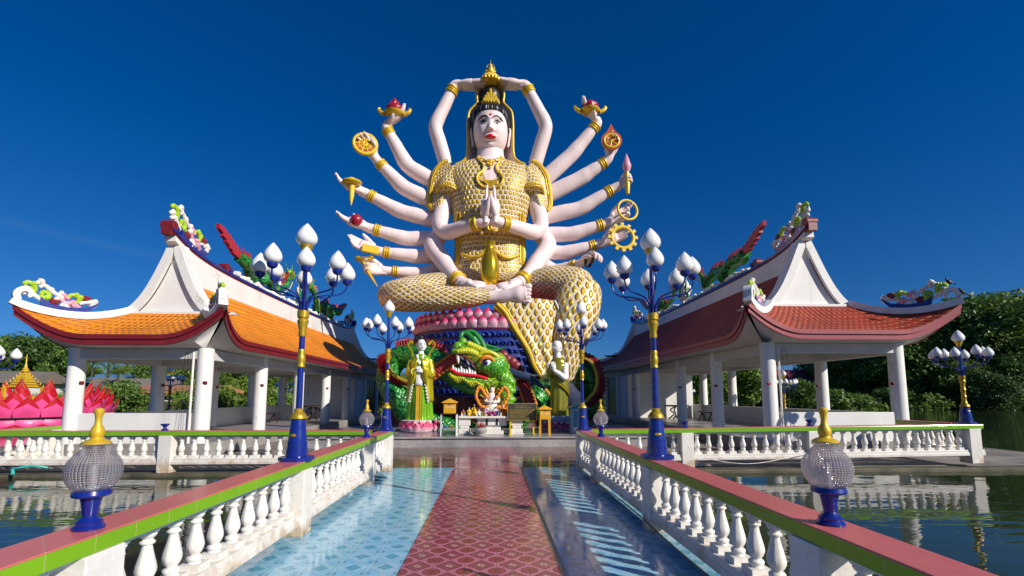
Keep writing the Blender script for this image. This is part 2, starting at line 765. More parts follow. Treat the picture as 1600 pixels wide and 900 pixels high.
def mk_roof(name, a, b, gap):
    m = MT(name, .55, spec=.3)
    n = m.nt.nodes.new('ShaderNodeTexCoord')
    u, v, w = m.xyz(n.outputs['UV'])
    T = .17
    vr = (v / .20).floor()
    uu = u / T
    fu = (uu.frac() - .5).abs() * 2
    cell = ((uu.floor() * 12.99 + vr * 78.23).sin() * 437.5).frac()
    c = m.mix(cell, a, b)
    c = m.mix(fu.gt(.86), c, gap)
    fv = (v / .20).frac()
    c = m.mix(fv.lt(.09) * .4, c, gap)
    st = m.noise(.7, 7, stretch=(1, 1, .4)).ramp(.46, .70)
    c = m.mix(st * .5, c, tuple(k * .45 for k in a))
    sp = m.noise(14, 5).ramp(.58, .72)
    c = m.mix(sp * .35, c, gap)
    m.color(c)
    prof = (fu * -1.0 + 1.0).pow(.6)
    m.bump(prof + cell * .25, .035, .9)
    return m.mat


M['roof_orange'] = mk_roof('orange_roof_tile', (0.90, 0.315, 0.010), (0.80, 0.235, 0.008), (0.24, 0.06, 0.008))
M['roof_red'] = mk_roof('brown_red_roof_tile', (0.40, 0.038, 0.015), (0.26, 0.024, 0.012), (0.40, 0.15, 0.07))


def mk_robe(name, w, h, kind):
    """gold scales raised on a cream ground; UV in metres"""
    m = MT(name, .42)
    n = m.nt.nodes.new('ShaderNodeTexCoord')
    u, v, _ = m.xyz(n.outputs['UV'])
    wob = m.noise(1.5, 3)
    v = v + (wob - .5) * .10
    vr = v / h
    row = vr.floor()
    uu = u / w + (row * .5)
    fu = (uu.frac() - .5).abs() * 2
    fv = (vr.frac() - .5).abs() * 2
    if kind == 'brick':
        d = (fu.pow(4.0) + fv.pow(4.0)).pow(.25)
        k = .80
        hgt = d.ramp(k, k - .35)
        mask = d.lt(k)
    else:
        # staggered rows of diamonds on a true lattice
        p = (u / w + v / h * .5)
        q = (u / w - v / h * .5)
        fp = (p.frac() - .5).abs() * 2
        fq = (q.frac() - .5).abs() * 2
        d = (fp.pow(3.0) + fq.pow(3.0)).pow(.333)
        k = .76
        hgt = d.ramp(k, k - .4)
        mask = d.lt(k)
    cellv = ((uu.floor() * 12.99 + row * 78.23).sin() * 437.5).frac() if kind == 'brick' else ((p.floor() * 12.99 + q.floor() * 78.23).sin() * 437.5).frac()
    gv = (m.noise(11, 4).ramp(.35, .7) * .6 + cellv * .4).ramp(.1, .9)
    mask = (d + (m.noise(5, 4) - .5) * .22 + (cellv - .5) * .10).lt(k)
    gold = m.mix(gv, (0.74, 0.50, 0.04), (0.40, 0.24, 0.02))
    cream = m.mix(m.noise(3, 6).ramp(.4, .7), (0.84, 0.74, 0.60), (0.58, 0.44, 0.28))
    m.color(m.mix(mask, cream, gold))
    m.nt.links.new((mask * .35).k, m.b.inputs['Metallic'])
    m.bump(hgt, .06, .9)
    return m.mat


M['robe'] = mk_robe('robe_scales', .215, .245, 'brick')
M['skirt'] = mk_robe('robe_diamonds', .36, .30, 'diamond')
M['skirt_leg'] = mk_robe('robe_small_diamonds', .28, .18, 'diamond')
M['beads'] = None


def mk_scales(name, a, b, c, sz=.3, metal=.1):
    m = MT(name, .33, metal, coat=.2)
    n = m.nt.nodes.new('ShaderNodeTexVoronoi')
    n.inputs['Scale'].default_value = 1 / sz
    m.nt.links.new(m.geo(), n.inputs['Vector'])
    d = E(m.nt, n.outputs['Distance'])
    g = m.noise(1.2, 4).ramp(.4, .62)
    cc = m.mix(g, a, b)
    cc = m.mix(d.ramp(.35, .75), cc, c)
    m.color(cc)
    m.bump(d * -1.0, sz * .35, .9)
    return m.mat


M['scale_green'] = mk_scales('dragon_scale_green', (0.015, 0.20, 0.03), (0.05, 0.36, 0.03), (0.004, 0.06, 0.015), .13)
M['scale_lime'] = mk_scales('dragon_scale_lime', (0.10, 0.42, 0.02), (0.42, 0.55, 0.02), (0.02, 0.16, 0.02), .10)
M['scale_small'] = mk_scales('ridge_dragon_scale', (0.015, 0.28, 0.05), (0.06, 0.42, 0.05), (0.005, 0.07, 0.02), .10)


def mk_grad(name, stops, rough=.4, coat=.2, axis=1):
    """colour along the UV v axis: a painted petal"""
    m = MT(name, rough, coat=coat)
    n = m.nt.nodes.new('ShaderNodeTexCoord')
    uvw = m.xyz(n.outputs['UV'])
    v = uvw[axis]
    r = m.nt.nodes.new('ShaderNodeValToRGB')
    el = r.color_ramp.elements
    while len(el) < len(stops):
        el.new(.5)
    for e, (p, c) in zip(el, stops):
        e.position = p
        e.color = (c[0], c[1], c[2], 1)
    m.nt.links.new((v + (m.noise(6, 4) - .5) * .12).k, r.inputs[0])
    m.color(E(m.nt, r.outputs[0]))
    return m.mat


M['petal'] = mk_grad('lotus_petal_paint', [(0, (.74, .50, .56)), (.35, (.76, .36, .46)), (.62, (.66, .05, .18)), (.9, (.46, .01, .07)), (1, (.45, .25, .05))])
M['petal_hot_old'] = mk_grad('hot_pink_petal', [(0, (.80, .09, .30)), (.42, (.82, .08, .28)), (.54, (.50, .005, .02)), (.93, (.62, .015, .02)), (1, (.25, .35, .05))], .5)


def mk_water():
    m = MT('lake_water', .03, spec=.5)
    m.color(m.mix(m.noise(.15, 4).ramp(.35, .7), (0.014, 0.030, 0.012), (0.035, 0.05, 0.016)))
    m.b.inputs['IOR'].default_value = 1.33
    a = m.noise(1.7, 3, stretch=(.55, 1.5, 1), rough=.5)
    b = m.noise(7, 2, stretch=(.6, 1.3, 1))
    m.bump(a * 1.0 + b * .10, .022, .5)
    return m.mat


M['water'] = mk_water()


def mk_ground():
    m = MT('grass_and_soil', .9, spec=.2)
    n = m.noise(.6, 8)
    n2 = m.noise(7, 6)
    c = m.mix(n.ramp(.35, .65), (0.09, 0.17, 0.022), (0.17, 0.24, 0.03))
    c = m.mix(n2.ramp(.5, .75), c, (0.035, 0.06, 0.012))
    m.color(c)
    m.bump(n2, .25, .9)
    return m.mat


M['grass'] = mk_ground()


def mk_leaf(name, a, b, c):
    m = MT(name, .5, spec=.35)
    n = m.noise(.35, 3)
    n2 = m.noise(3.5, 3)
    cc = m.mix(n.ramp(.35, .65), a, b)
    cc = m.mix(n2.ramp(.45, .75), cc, c)
    m.color(cc)
    m.b.inputs['Subsurface Weight'].default_value = 0
    # light that shines through a thin leaf
    tr = m.nt.nodes.new('ShaderNodeBsdfTranslucent')
    m.nt.links.new(cc.k, tr.inputs['Color'])
    mx = m.nt.nodes.new('ShaderNodeMixShader')
    mx.inputs[0].default_value = .25
    m.nt.links.new(m.b.outputs[0], mx.inputs[1])
    m.nt.links.new(tr.outputs[0], mx.inputs[2])
    m.nt.links.new(mx.outputs[0], m.nt.nodes['Material Output'].inputs['Surface'])
    return m.mat


M['leaf_a'] = mk_leaf('leaf_deep_green', (0.06, 0.135, 0.022), (0.10, 0.19, 0.028), (0.16, 0.24, 0.04))
M['leaf_b'] = mk_leaf('leaf_mid_green', (0.09, 0.17, 0.025), (0.14, 0.23, 0.03), (0.21, 0.28, 0.05))
M['leaf_c'] = mk_leaf('leaf_fresh_green', (0.10, 0.19, 0.02), (0.15, 0.24, 0.03), (0.20, 0.27, 0.05))
M['leaf_dark'] = mk_leaf('leaf_dark_green', (0.035, 0.085, 0.02), (0.055, 0.12, 0.022), (0.10, 0.17, 0.03))
M['palm'] = mk_leaf('palm_leaf', (0.07, 0.15, 0.02), (0.14, 0.2, 0.03), (0.22, 0.23, 0.05))
M['bark'] = mk_concrete('bark', (0.12, 0.09, 0.065), (0.05, 0.038, 0.03), .9, 4)


def mk_glass(name, tint, rough, cell):
    m = MT(name, rough)
    nt = m.nt
    tr = nt.nodes.new('ShaderNodeBsdfTransparent')
    tr.inputs[0].default_value = (.985, .97, .965, 1)
    gl = nt.nodes.new('ShaderNodeBsdfGlossy')
    gl.inputs['Roughness'].default_value = rough
    gl.inputs['Color'].default_value = (.95, .93, .95, 1)
    df = nt.nodes.new('ShaderNodeBsdfDiffuse')
    df.inputs['Color'].default_value = (tint[0], tint[1], tint[2], 1)
    tl = nt.nodes.new('ShaderNodeBsdfTranslucent')
    tl.inputs['Color'].default_value = (tint[0], tint[1], tint[2], 1)
    n = nt.nodes.new('ShaderNodeTexCoord')
    u, v, _ = m.xyz(n.outputs['UV'])
    fu = ((u / cell).frac() - .5)
    fv = ((v / cell).frac() - .5)
    h = (fu * fu + fv * fv)
    bp = nt.nodes.new('ShaderNodeBump')
    bp.inputs['Distance'].default_value = .02
    bp.inputs['Strength'].default_value = 1.0
    nt.links.new((h * -1.6).k, bp.inputs['Height'])
    for s in (gl, df):
        nt.links.new(bp.outputs[0], s.inputs['Normal'])
    ad = nt.nodes.new('ShaderNodeMixShader')
    ad.inputs[0].default_value = .5
    nt.links.new(df.outputs[0], ad.inputs[1])
    nt.links.new(tl.outputs[0], ad.inputs[2])
    m1 = nt.nodes.new('ShaderNodeMixShader')
    m1.inputs[0].default_value = .34
    nt.links.new(tr.outputs[0], m1.inputs[1])
    nt.links.new(ad.outputs[0], m1.inputs[2])
    fr = nt.nodes.new('ShaderNodeFresnel')
    fr.inputs['IOR'].default_value = 1.4
    nt.links.new(bp.outputs[0], fr.inputs['Normal'])
    m2 = nt.nodes.new('ShaderNodeMixShader')
    nt.links.new((E(nt, fr.outputs[0]) * .8 + .04).k, m2.inputs[0])
    nt.links.new(m1.outputs[0], m2.inputs[1])
    nt.links.new(gl.outputs[0], m2.inputs[2])
    nt.links.new(m2.outputs[0], nt.nodes['Material Output'].inputs['Surface'])
    return m.mat


M['glass'] = mk_glass('prismatic_glass', (.97, .93, .92), .12, .0125)
m_ = MT('opal_glass', .22, coat=.5)
m_.color((.82, .82, .80))
M['opal'] = m_.mat
m_ = MT('house_window_glass', .08)
m_.color((.02, .03, .035))
M['pane'] = m_.mat

M['dorg'] = paint('terracotta_paint', (0.50, 0.09, 0.025), .45, dirt=.3)
M['orange2'] = M['dorg']
M['wave'] = paint('wave_blue', (0.010, 0.04, 0.30), .35, dirt=.3)
M['petal_core'] = paint('lotus_core_pink', (0.50, 0.04, 0.12), .5, dirt=.3)

M['yellow_green'] = paint('yellow_green_gloss', (0.58, 0.62, 0.02), .3, dirt=.45, dark=.35, coat=.3, scale=3)
M['limeg'] = paint('lime_gloss', (0.16, 0.46, 0.02), .3, dirt=.5, dark=.3, coat=.3, scale=3)
M['hornb'] = paint('slate_blue_horn', (0.03, 0.05, 0.10), .35, dirt=.3)
M['maroon'] = paint('maroon_rock_paint', (0.085, 0.008, 0.012), .5, dirt=.5)
M['silkgreen'] = paint('green_metallic_robe', (0.24, 0.56, 0.02), .25, .35, dirt=.6, dark=.3, scale=2)
M['silkgold'] = paint('gold_green_metallic_robe', (0.58, 0.50, 0.02), .26, .45, dirt=.5, dark=.4, scale=3)
M['olive'] = paint('olive_gold_robe', (0.26, 0.24, 0.02), .28, .35, dirt=.5, dark=.45, scale=3)
M['bluewash'] = paint('pale_blue_paint', (0.22, 0.36, 0.52), .45, dirt=.3)
M['teal'] = paint('teal_paint', (0.03, 0.20, 0.30), .45, dirt=.3)
M['petal_m'] = mk_grad('magenta_petal_paint', [(0, (.5, .4, .48)), (.35, (.42, .10, .25)), (.8, (.30, .01, .12)), (1, (.2, .02, .1))])
M['purple'] = paint('magenta_flowers', (0.40, 0.03, 0.22), .6, dirt=.4)
M['yellowbox'] = paint('ochre_box_paint', (0.72, 0.38, 0.02), .4, dirt=.3)
M['bronze'] = paint('dark_bronze', (0.09, 0.085, 0.07), .35, .4, dirt=.3)
M['hotpink'] = paint('hot_pink_cloth', (0.75, 0.03, 0.16), .6, dirt=.3)
M['teal2'] = paint('turquoise_pipe', (0.04, 0.42, 0.40), .4, dirt=.2)


def mk_hotpetal():
    m = MT('hot_pink_petal', .42, coat=.15)
    n = m.nt.nodes.new('ShaderNodeTexCoord')
    u, v, _ = m.xyz(n.outputs['UV'])
    e = v + (u - .5).abs() * .55 + (m.noise(1.5, 4) - .5) * .10
    c = m.mix(m.noise(.8, 5).ramp(.35, .7), (0.86, 0.10, 0.33), (0.70, 0.05, 0.22))
    c = m.mix(e.gt(.66), c, (0.48, 0.008, 0.02))
    c = m.mix(e.gt(1.08), c, (0.20, 0.30, 0.05))
    m.color(c)
    return m.mat


M['petal_hot'] = mk_hotpetal()
# ================================================================== THE SETTING
ZW = -0.12          # lake surface


def sheet(name, x0, x1, y0, y1, z, mat, kind='structure'):
    b = MB()
    b.quad((x0, y0, z), (x1, y0, z), (x1, y1, z), (x0, y1, z))
    return tag(b.build(name, mat, smooth=None), kind=kind)


def slab(name, x0, x1, y0, y1, z0, z1, mat, bev=.01):
    b = MB()
    b.box((x0, y0, z0), (x1, y1, z1))
    return tag(b.build(name, mat, smooth=None, bevel=bev), kind='structure')


def sstep(t):
    t = max(0, min(1, t))
    return t * t * (3 - 2 * t)


def ground_h(x, y):
    n = noise.noise(Vector((x * .06, y * .06, 3.1))) * 3
    # shores: west bank, north bank (behind the terrace), east bank
    w = -37 + n - x
    e = x - (88 + n)
    nn = y - (62 + n * 1.3 + (9 if x > 14 else 0))
    if -40 < x < 14:
        nn = max(nn, y - (50 + n))
    s = -60 - y
    d = max(w, e, nn, s)
    h = -1.6 + 1.75 * sstep((d + 1.5) / 3.0)
    if d > 1.5:
        h += sstep((d - 1.5) / 25) * 1.6
    return h + .12 * noise.noise(Vector((x * .4, y * .4, 0)))


b = MB()
xs = sorted(set([-3000, -1500, -700, -300, -160] + [-110 + 3.2 * i for i in range(76)] + [160, 300, 700, 1500, 3000]))
ys = sorted(set([-3000, -1000, -300, -120] + [-80 + 3.2 * i for i in range(66)] + [160, 260, 500, 1000, 3000]))
b.grid([[(x, y, ground_h(x, y)) for x in xs] for y in ys])
tag(b.build('ground', M['grass'], smooth=180), kind='structure')
sheet('lake_water', -140, 150, -120, 95, ZW, M['water'])

# wooded hill far off on the right
b = MB()
rows = []
for j in range(30):
    row = []
    for i in range(90):
        x = -150 + i * 14
        y = 520 + j * 18
        hh = 36 * math.exp(-((x - 460) / 230) ** 2 - ((y - 780) / 130) ** 2) + 18 * math.exp(-((x - 150) / 200) ** 2 - ((y - 720) / 120) ** 2)
        hh += 9 * noise.noise(Vector((x * .02, y * .02, 1))) + 4 * noise.noise(Vector((x * .08, y * .08, 1)))
        row.append((x, y, max(-1, hh - 4)))
    rows.append(row)
b.grid(rows)
mh = MT('wooded_hillside', .95, spec=.1)
mh.color(mh.mix(mh.noise(.05, 8).ramp(.35, .65), (0.016, 0.045, 0.03), (0.04, 0.075, 0.04)))
mh.bump(mh.noise(.16, 6), 5, 1)
tag(b.build('hill', mh.mat, smooth=180), kind='structure')

# walkway: slab, blue tiles, crimson runner; plaza; terrace
slab('walkway_slab', -2.46, 2.16, -6, 10.98, -.42, -.006, M['concrete'])
sheet('blue_tile_floor', -2.44, 2.14, -6, 10.92, 0.0, M['bluetile'])
slab('terrace', -15.8, 15.8, 10.99, 47, -.32, -.030, M['concrete'])
slab('terrace_ledge', -15.9, -2.47, 10.62, 10.99, -.30, -.055, M['ledge'], .03)
slab('terrace_ledge', 2.17, 15.9, 10.62, 10.99, -.30, -.035, M['ledge'], .03)
sheet('plaza_floor', -5.2, 5.2, 10.921, 15.28, -.003, M['browntile'])
sheet('runner_floor', -.86, .66, -6, 15.26, .004, M['runner'])
slab('platform_step', -5.9, 5.9, 15.2, 21.5, -.03, .31, M['granite'], .012)
b = MB()
b.box((-5.98, 15.14, .27), (5.98, 15.26, .322))
tag(b.build('platform_step_edge', M['granite'], smooth=None, bevel=.01), kind='structure')
# white expansion strip beside the runner
sheet('floor_strip', .665, .70, -6, 10.9, .004, M['whitec'])

# ================================================================== BALUSTRADES
BAL_PROF = [(.072, 0), (.072, .055), (.050, .0585), (.044, .075), (.056, .085), (.058, .10), (.050, .112), (.038, .118), (.038, .128), (.050, .145), (.061, .172),
            (.064, .195), (.059, .225), (.049, .265), (.039, .305), (.031, .345), (.029, .36), (.044, .368), (.047, .380), (.036, .388), (.031, .40), (.046, .413), (.054, .428), (.050, .441), (.064, .446), (.068, .455), (.068, .48)]


def baluster_mesh():
    b = MB()
    # square foot and cap
    b.box((-.078, -.078, 0), (.078, .078, .058))
    fl = lambda a, z: (.12 * abs(math.cos(4 * a)) - .07 if .13 < z < .35 else 0.0)
    b.lathe([(r, z) for r, z in BAL_PROF if z > .056], seg=24, flute=fl)
    o = b.build('baluster', M['whitec'], smooth=40)
    me = o.data
    bpy.data.objects.remove(o)
    return me


def broken_mesh(seed):
    """a baluster whose capital has crumbled away"""
    rr = random.Random(seed)
    b = MB()
    b.box((-.078, -.078, 0), (.078, .078, .058))
    fl = lambda a, z: (.12 * abs(math.cos(4 * a)) - .07 if .13 < z < .35 else 0.0)
    b.lathe([(r, z) for r, z in BAL_PROF if .056 < z < .40], seg=24, flute=fl)
    for k in range(7):
        a = k * .9 + rr.random()
        b.ball((.03 * math.cos(a), .03 * math.sin(a), .40 + rr.random() * .03), (.022, .02, .02 + .02 * rr.random()), 6, 4)
    b.tube([(0, 0, .38), (.006, 0, .48)], .006, 5)
    o = b.build('baluster', M['whitec'], smooth=40)
    me = o.data
    bpy.data.objects.remove(o)
    return me


BAL = baluster_mesh()
BRK = [broken_mesh(1), broken_mesh(2)]


def balustrade(label, x0, y0, x1, y1, posts, width=.28, z0=0.0, z1=0.0, step=.262, foot=0.0, out=0.06, broken=None, side=1, tile_len=None):
    """top rail, bottom beam, posts and balusters along a straight line.
       posts: distances of post centres.  side: where the pink top faces"""
    root = thing('balustrade', label, 'balustrade', (x0, y0, z0), None)
    A = Vector((x0, y0, z0))
    B = Vector((x1, y1, z1))
    L = (B - A).length
    t = (B - A).normalized()
    nrm = Vector((-t.y, t.x, 0)).normalized()
    Mx = Matrix(((t.x, nrm.x, 0, A.x), (t.y, nrm.y, 0, A.y), (t.z, nrm.z, 1, A.z), (0, 0, 0, 1)))
    hw = width / 2
    b = MB()
    b.box((0, -hw, .755), (L, hw, .846), Mx)
    b.build('top_rail', M['rail_green'], root, smooth=None, bevel=.006)
    b = MB()
    b.box((-.002, -hw - .002, .846), (L + .002, hw + .002, .857), Mx)
    b.build('rail_capping', M['rail_pink'], root, smooth=None, bevel=.003)
    b = MB()
    b.box((0, -hw * .60, .722), (L, hw * .60, .756), Mx)
    b.build('rail_underside', M['whitec'], root, smooth=None)
    b = MB()
    b.box((0, -hw * .85, .13), (L, hw * .85, .262), Mx)
    b.box((0, -hw * .95, .13), (L, hw * .95, .20), Mx)
    b.build('bottom_beam', M['whitec'], root, smooth=None, bevel=.008)
    for d in posts:
        b = MB()
        b.box((d - .14, -hw - .015, foot), (d + .14, hw + .015, .754), Mx)
        b.build('post', M['whitec'], root, smooth=None, bevel=.008)
    pp = sorted(posts)
    seq = [-.2] + pp + [L + .2]
    k = 0
    for i in range(len(seq) - 1):
        a, c = seq[i] + .14, seq[i + 1] - .14
        a = max(a, 0)
        c = min(c, L)
        if c - a < .3:
            continue
        n = max(1, round((c - a) / step))
        for q in range(n):
            d = a + (c - a) * (q + .5) / n
            p = A + t * d
            me = BAL
            if broken and broken[0] < d < broken[1] and k % 2 == 0:
                me = BRK[(k // 2) % 2]
            o = bpy.data.objects.new('baluster', me)
            COL.objects.link(o)
            o.parent = root
            o.location = p - A + Vector((0, 0, .258))
            o.rotation_euler = (0, 0, math.atan2(t.y, t.x) + random.choice((0, PI / 2, PI)) + random.uniform(-.03, .03))
            k += 1
    return root


balustrade('long balustrade on the left walkway edge, green side tiles in full sun', -2.35, -5.5, -2.35, 10.72,
           [.14, 2.5, 5.4, 8.38, 11.35, 14.47, 16.07])
balustrade('long balustrade on the right walkway edge, green tiles shaded, some balusters broken', 2.05, -5.5, 2.05, 10.72,
           [.14, 2.5, 5.4, 8.38, 11.35, 14.47, 16.07], broken=(6.4, 10.9))
balustrade('white balustrade with green rail across the water in front of the orange-roofed pavilion', -11.50, 10.86, -2.49, 10.86,
           [.14, 4.35, 8.9], foot=-.05)
balustrade('white balustrade with green rail across the water in front of the red-roofed pavilion', 2.19, 10.86, 11.62, 10.86,
           [.14, 2.3, 5.3, 9.2], foot=-.05, z1=.10)
balustrade('white balustrade running back from the corner lamp beside the orange-roofed pavilion', -11.36, 11.02, -11.36, 12.85,
           [1.69], foot=-.05)
balustrade('white balustrade running back from the corner lamp beside the red-roofed pavilion', 11.48, 11.02, 11.48, 12.85,
           [1.69], foot=-.05, z0=.10, z1=.10)

# ================================================================== STREET LAMPS
def opal(b, c, r, h):
    """onion-shaped globe: r widest radius, h height"""
    prof = [(.40, 0), (.72, .06), (.92, .17), (1.0, .30), (.97, .42), (.86, .54), (.68, .67), (.48, .79), (.28, .89), (.10, .97), (.01, 1.0)]
    b.lathe([(r * p, h * q) for p, q in prof], c, 20)


def street_lamp(label, loc, short=False, rz=0.0):
    root = thing('street_lamp', label, 'street lamp', loc, 'white globed street lamps')
    x, y, z = loc
    W = lambda px, py, pz: (x + px, y + py, z + pz)
    if short:
        zc, zt = .41, 1.16       # cone top, arm base
    else:
        zc, zt = .50, 1.82
    b = MB()
    b.lathe([(.20, 0), (.20, .045), (.15, .055)], W(0, 0, 0), 8, rot=PI / 8)
    b.lathe([(.125, .05), (.122, .14), (.115, .145), (.112, .23), (.106, .236), (.08, zc)], W(0, 0, 0), 20)
    b.build('base', M['blue'], root)
    b = MB()
    for a, zz in ((-1.75, .30), (1.3, .28)):
        Mx = Matrix.Translation(W(math.cos(a) * .097, math.sin(a) * .097, zz)) @ Matrix.Rotation(a, 4, 'Z')
        b.ball((0, 0, 0), .001, 4, 3)
        b.ball(Mx.translation, (.012, .042, .02), 10, 6, Matrix.Rotation(a, 3, 'Z'))
    b.build('plate', M['gold'], root)
    b = MB()
    b.lathe([(.098, zc - .005), (.098, zc + .02), (.07, zc + .06), (.052, zc + .075), (.052, zc + .11), (.036, zc + .12)], W(0, 0, 0), 20)
    b.build('collar', M['gold'], root)
    b = MB()
    if short:
        b.lathe([(.034, zc + .1), (.034, zt - .5)], W(0, 0, 0), 14)
    else:
        b.lathe([(.037, zc + .1), (.033, zt)], W(0, 0, 0), 14)
    b.lathe([(.034, zt - .02), (.026, zt + .72)], W(0, 0, 0), 14)
    b.build('pole', M['blue'], root)
    b = MB()
    if short:
        b.lathe([(.05, .47), (.06, .50), (.046, .54), (.042, .62), (.055, .65), (.042, .68), (.044, .78), (.058, .82), (.044, .85), (.044, .95), (.06, 1.0), (.06, 1.04), (.048, 1.06), (.066, 1.11), (.066, 1.16)], W(0, 0, 0), 18)
        zs = .0
    else:
        b.lathe([(.046, 1.12), (.05, 1.13), (.04, 1.16), (.05, 1.2), (.05, 1.25), (.04, 1.28), (.045, 1.31), (.038, 1.34)], W(0, 0, 0), 18)
        b.lathe([(.04, 1.50), (.046, 1.53), (.04, 1.58), (.052, 1.62), (.052, 1.64), (.066, 1.68), (.066, 1.70), (.05, 1.72), (.068, 1.74), (.07, 1.82)], W(0, 0, 0), 18)
    b.build('gold_ring', M['gold'], root)
    # eight arms with small globes
    rr = .50
    zcup = zt + .40
    for k in range(8):
        a = rz + PI / 8 + k * PI / 4
        ca, sa = math.cos(a), math.sin(a)
        hz = zcup + (.03 if k % 2 else -.01)
        pts = [(.045, zt - .01), (.05, zt + .08), (.10, zt + .17), (.24, zt + .215), (.38, zt + .235), (.47, zt + .29), (rr, zt + .36), (rr, hz)]
        P = catmull([W(r * ca, r * sa, q) for r, q in pts], 5)
        b = MB()
        b.tube(P, .0105, 7)
        b.lathe([(.012, -.02), (.05, .0), (.062, .03), (.062, .045), (.05, .05)], W(rr * ca, rr * sa, hz), 16)
        arm = b.build('arm', M['blue'], root)
        b = MB()
        opal(b, W(rr * ca, rr * sa, hz + .047), .102, .245)
        b.build('globe', M['opal'], arm)
    zf = zt + .71
    b = MB()
    b.lathe([(.03, 0), (.05, .03), (.052, .06), (.075, .10), (.078, .125), (.06, .13)], W(0, 0, zf), 18)
    b.build('globe_holder', M['gold'], root)
    b = MB()
    opal(b, W(0, 0, zf + .125), .130, .295)
    b.build('globe', M['opal'], root)
    return root


street_lamp('large near street lamp on the left walkway balustrade, before the orange roof', (-2.35, 5.85, .857))
street_lamp('large near street lamp on the right walkway balustrade, before the brown-red roof', (2.05, 5.83, .857), rz=.15)
street_lamp('street lamp at the far end of the left walkway balustrade, beside the green-robed statue', (-2.35, 10.62, .857), rz=.1)
street_lamp('street lamp at the far end of the right walkway balustrade, beside the monk statue', (2.05, 10.62, .857), rz=.3)
street_lamp('short lamp with long gold shaft at the left edge, beside the pink lotus float', (-11.34, 10.95, .857), True)
street_lamp('short lamp with long gold shaft on the right balustrade corner by the dark trees', (11.5, 11.0, .957), True, rz=.2)

b_lamp = [((-15.3, 23.0, .10), 'shaded street lamp seen between the two front columns of the orange-roofed pavilion', False),
          ((-15.2, 35.0, .10), 'dark far street lamp seen deep inside the orange-roofed pavilion', False),
          ((13.7, 21.5, .55), 'street lamp with gold shaft seen between the front columns of the red-roofed pavilion', True),
          ((14.6, 34.7, .25), 'far street lamp glimpsed deep inside the red-roofed pavilion', True)]
for loc, lab, sh in b_lamp:
    r_ = street_lamp(lab, loc, sh)
    b = MB()
    b.box((loc[0] - .2, loc[1] - .2, -.03), (loc[0] + .2, loc[1] + .2, loc[2] - .002))
    b.build('plinth', M['whitec'], r_, smooth=None)

# ================================================================== GLOBE LAMPS ON THE RAIL
def pedestal(b, c, k=1.0):
    b.lathe([(.075 * k, 0), (.078 * k, .012), (.062 * k, .03), (.066 * k, .042), (.04 * k, .065), (.034 * k, .075), (.046 * k, .15), (.052 * k, .175), (.092 * k, .19), (.096 * k, .2), (.09 * k, .222), (.06 * k, .226)], c, 24)


def globe_lamp(label, loc, tilt=0.0):
    root = thing('globe_lamp', label, 'rail lamp', loc, 'glass globe lamps standing on the balustrades')
    b = MB()
    pedestal(b, loc)
    b.build('pedestal', M['blue'], root)
    prof = [(.075, 0), (.10, .012), (.122, .045), (.135, .085), (.137, .115), (.130, .15), (.112, .185), (.088, .215), (.066, .238)]
    prof = [(p.x, p.y) for p in [Vector((q.x, q.y)) for q in catmull([(r, z, 0) for r, z in prof], 4)]]
    seg = 64
    b = MB()
    c = Vector(loc) + Vector((0, 0, .225))
    rows = [[(c.x + r * math.cos(2 * PI * i / seg), c.y + r * math.sin(2 * PI * i / seg), c.z + z) for i in range(seg + 1)] for r, z in prof]
    ls = [0.0]
    for i in range(1, len(prof)):
        ls.append(ls[-1] + math.hypot(prof[i][0] - prof[i - 1][0], prof[i][1] - prof[i - 1][1]))
    b.grid(rows, uv=lambda j, i: (i / seg * .0125 * 44, ls[j] * .86))
    b.lathe([(.066, .236), (.060, .242), (.074, .250), (.076, .262), (.062, .270)], c, 32, cap=False)
    b.build('glass_globe', M['glass'], root, smooth=60)
    b = MB()
    b.lathe([(.035, -.005), (.035, .012), (.018, .02), (.018, .13), (.012, .14)], c, 14)
    b.build('bulb', M['opal'], root)
    b = MB()
    b.lathe([(.072, .264), (.072, .272), (.05, .286), (.034, .292), (.030, .30), (.036, .318), (.037, .335), (.030, .355), (.019, .375), (.016, .40), (.019, .43), (.026, .448), (.026, .462), (.018, .472), (.004, .476)], c, 24)
    b.build('finial', M['gold2'], root)
    return root


globe_lamp('large prismatic glass globe lamp with gold finial on the left rail in the foreground', (-2.35, 2.93, .857))
globe_lamp('large prismatic glass globe lamp with gold finial on the right rail in the foreground', (2.05, 2.84, .857))
globe_lamp('small clear globe lamp on the left rail just before the far street lamp', (-2.33, 8.92, .857))
globe_lamp('small clear globe lamp on the right rail just before the far street lamp', (2.06, 8.88, .857))


def empty_holder(label, loc, k=.55):
    b = MB()
    b.lathe([(.07, 0), (.07, .02), (.035, .045), (.03, .07), (.05, .10), (.085, .125), (.088, .15), (.08, .15), (.05, .11), (.02, .10)], loc, 20)
    tag(b.build('lamp_holder', M['blue'], None, loc=loc), label, 'lamp holder', 'empty blue lamp holders on the cross rails')


empty_holder('empty blue lamp holder on the rail before the low wall of the orange-roofed pavilion', (-7.27, 10.86, .857))
empty_holder('empty blue lamp holder on the right rail near the tall street lamp', (4.49, 10.86, .882))
empty_holder('empty blue lamp holder on the rail before the low wall of the red-roofed pavilion', (7.49, 10.86, .914))
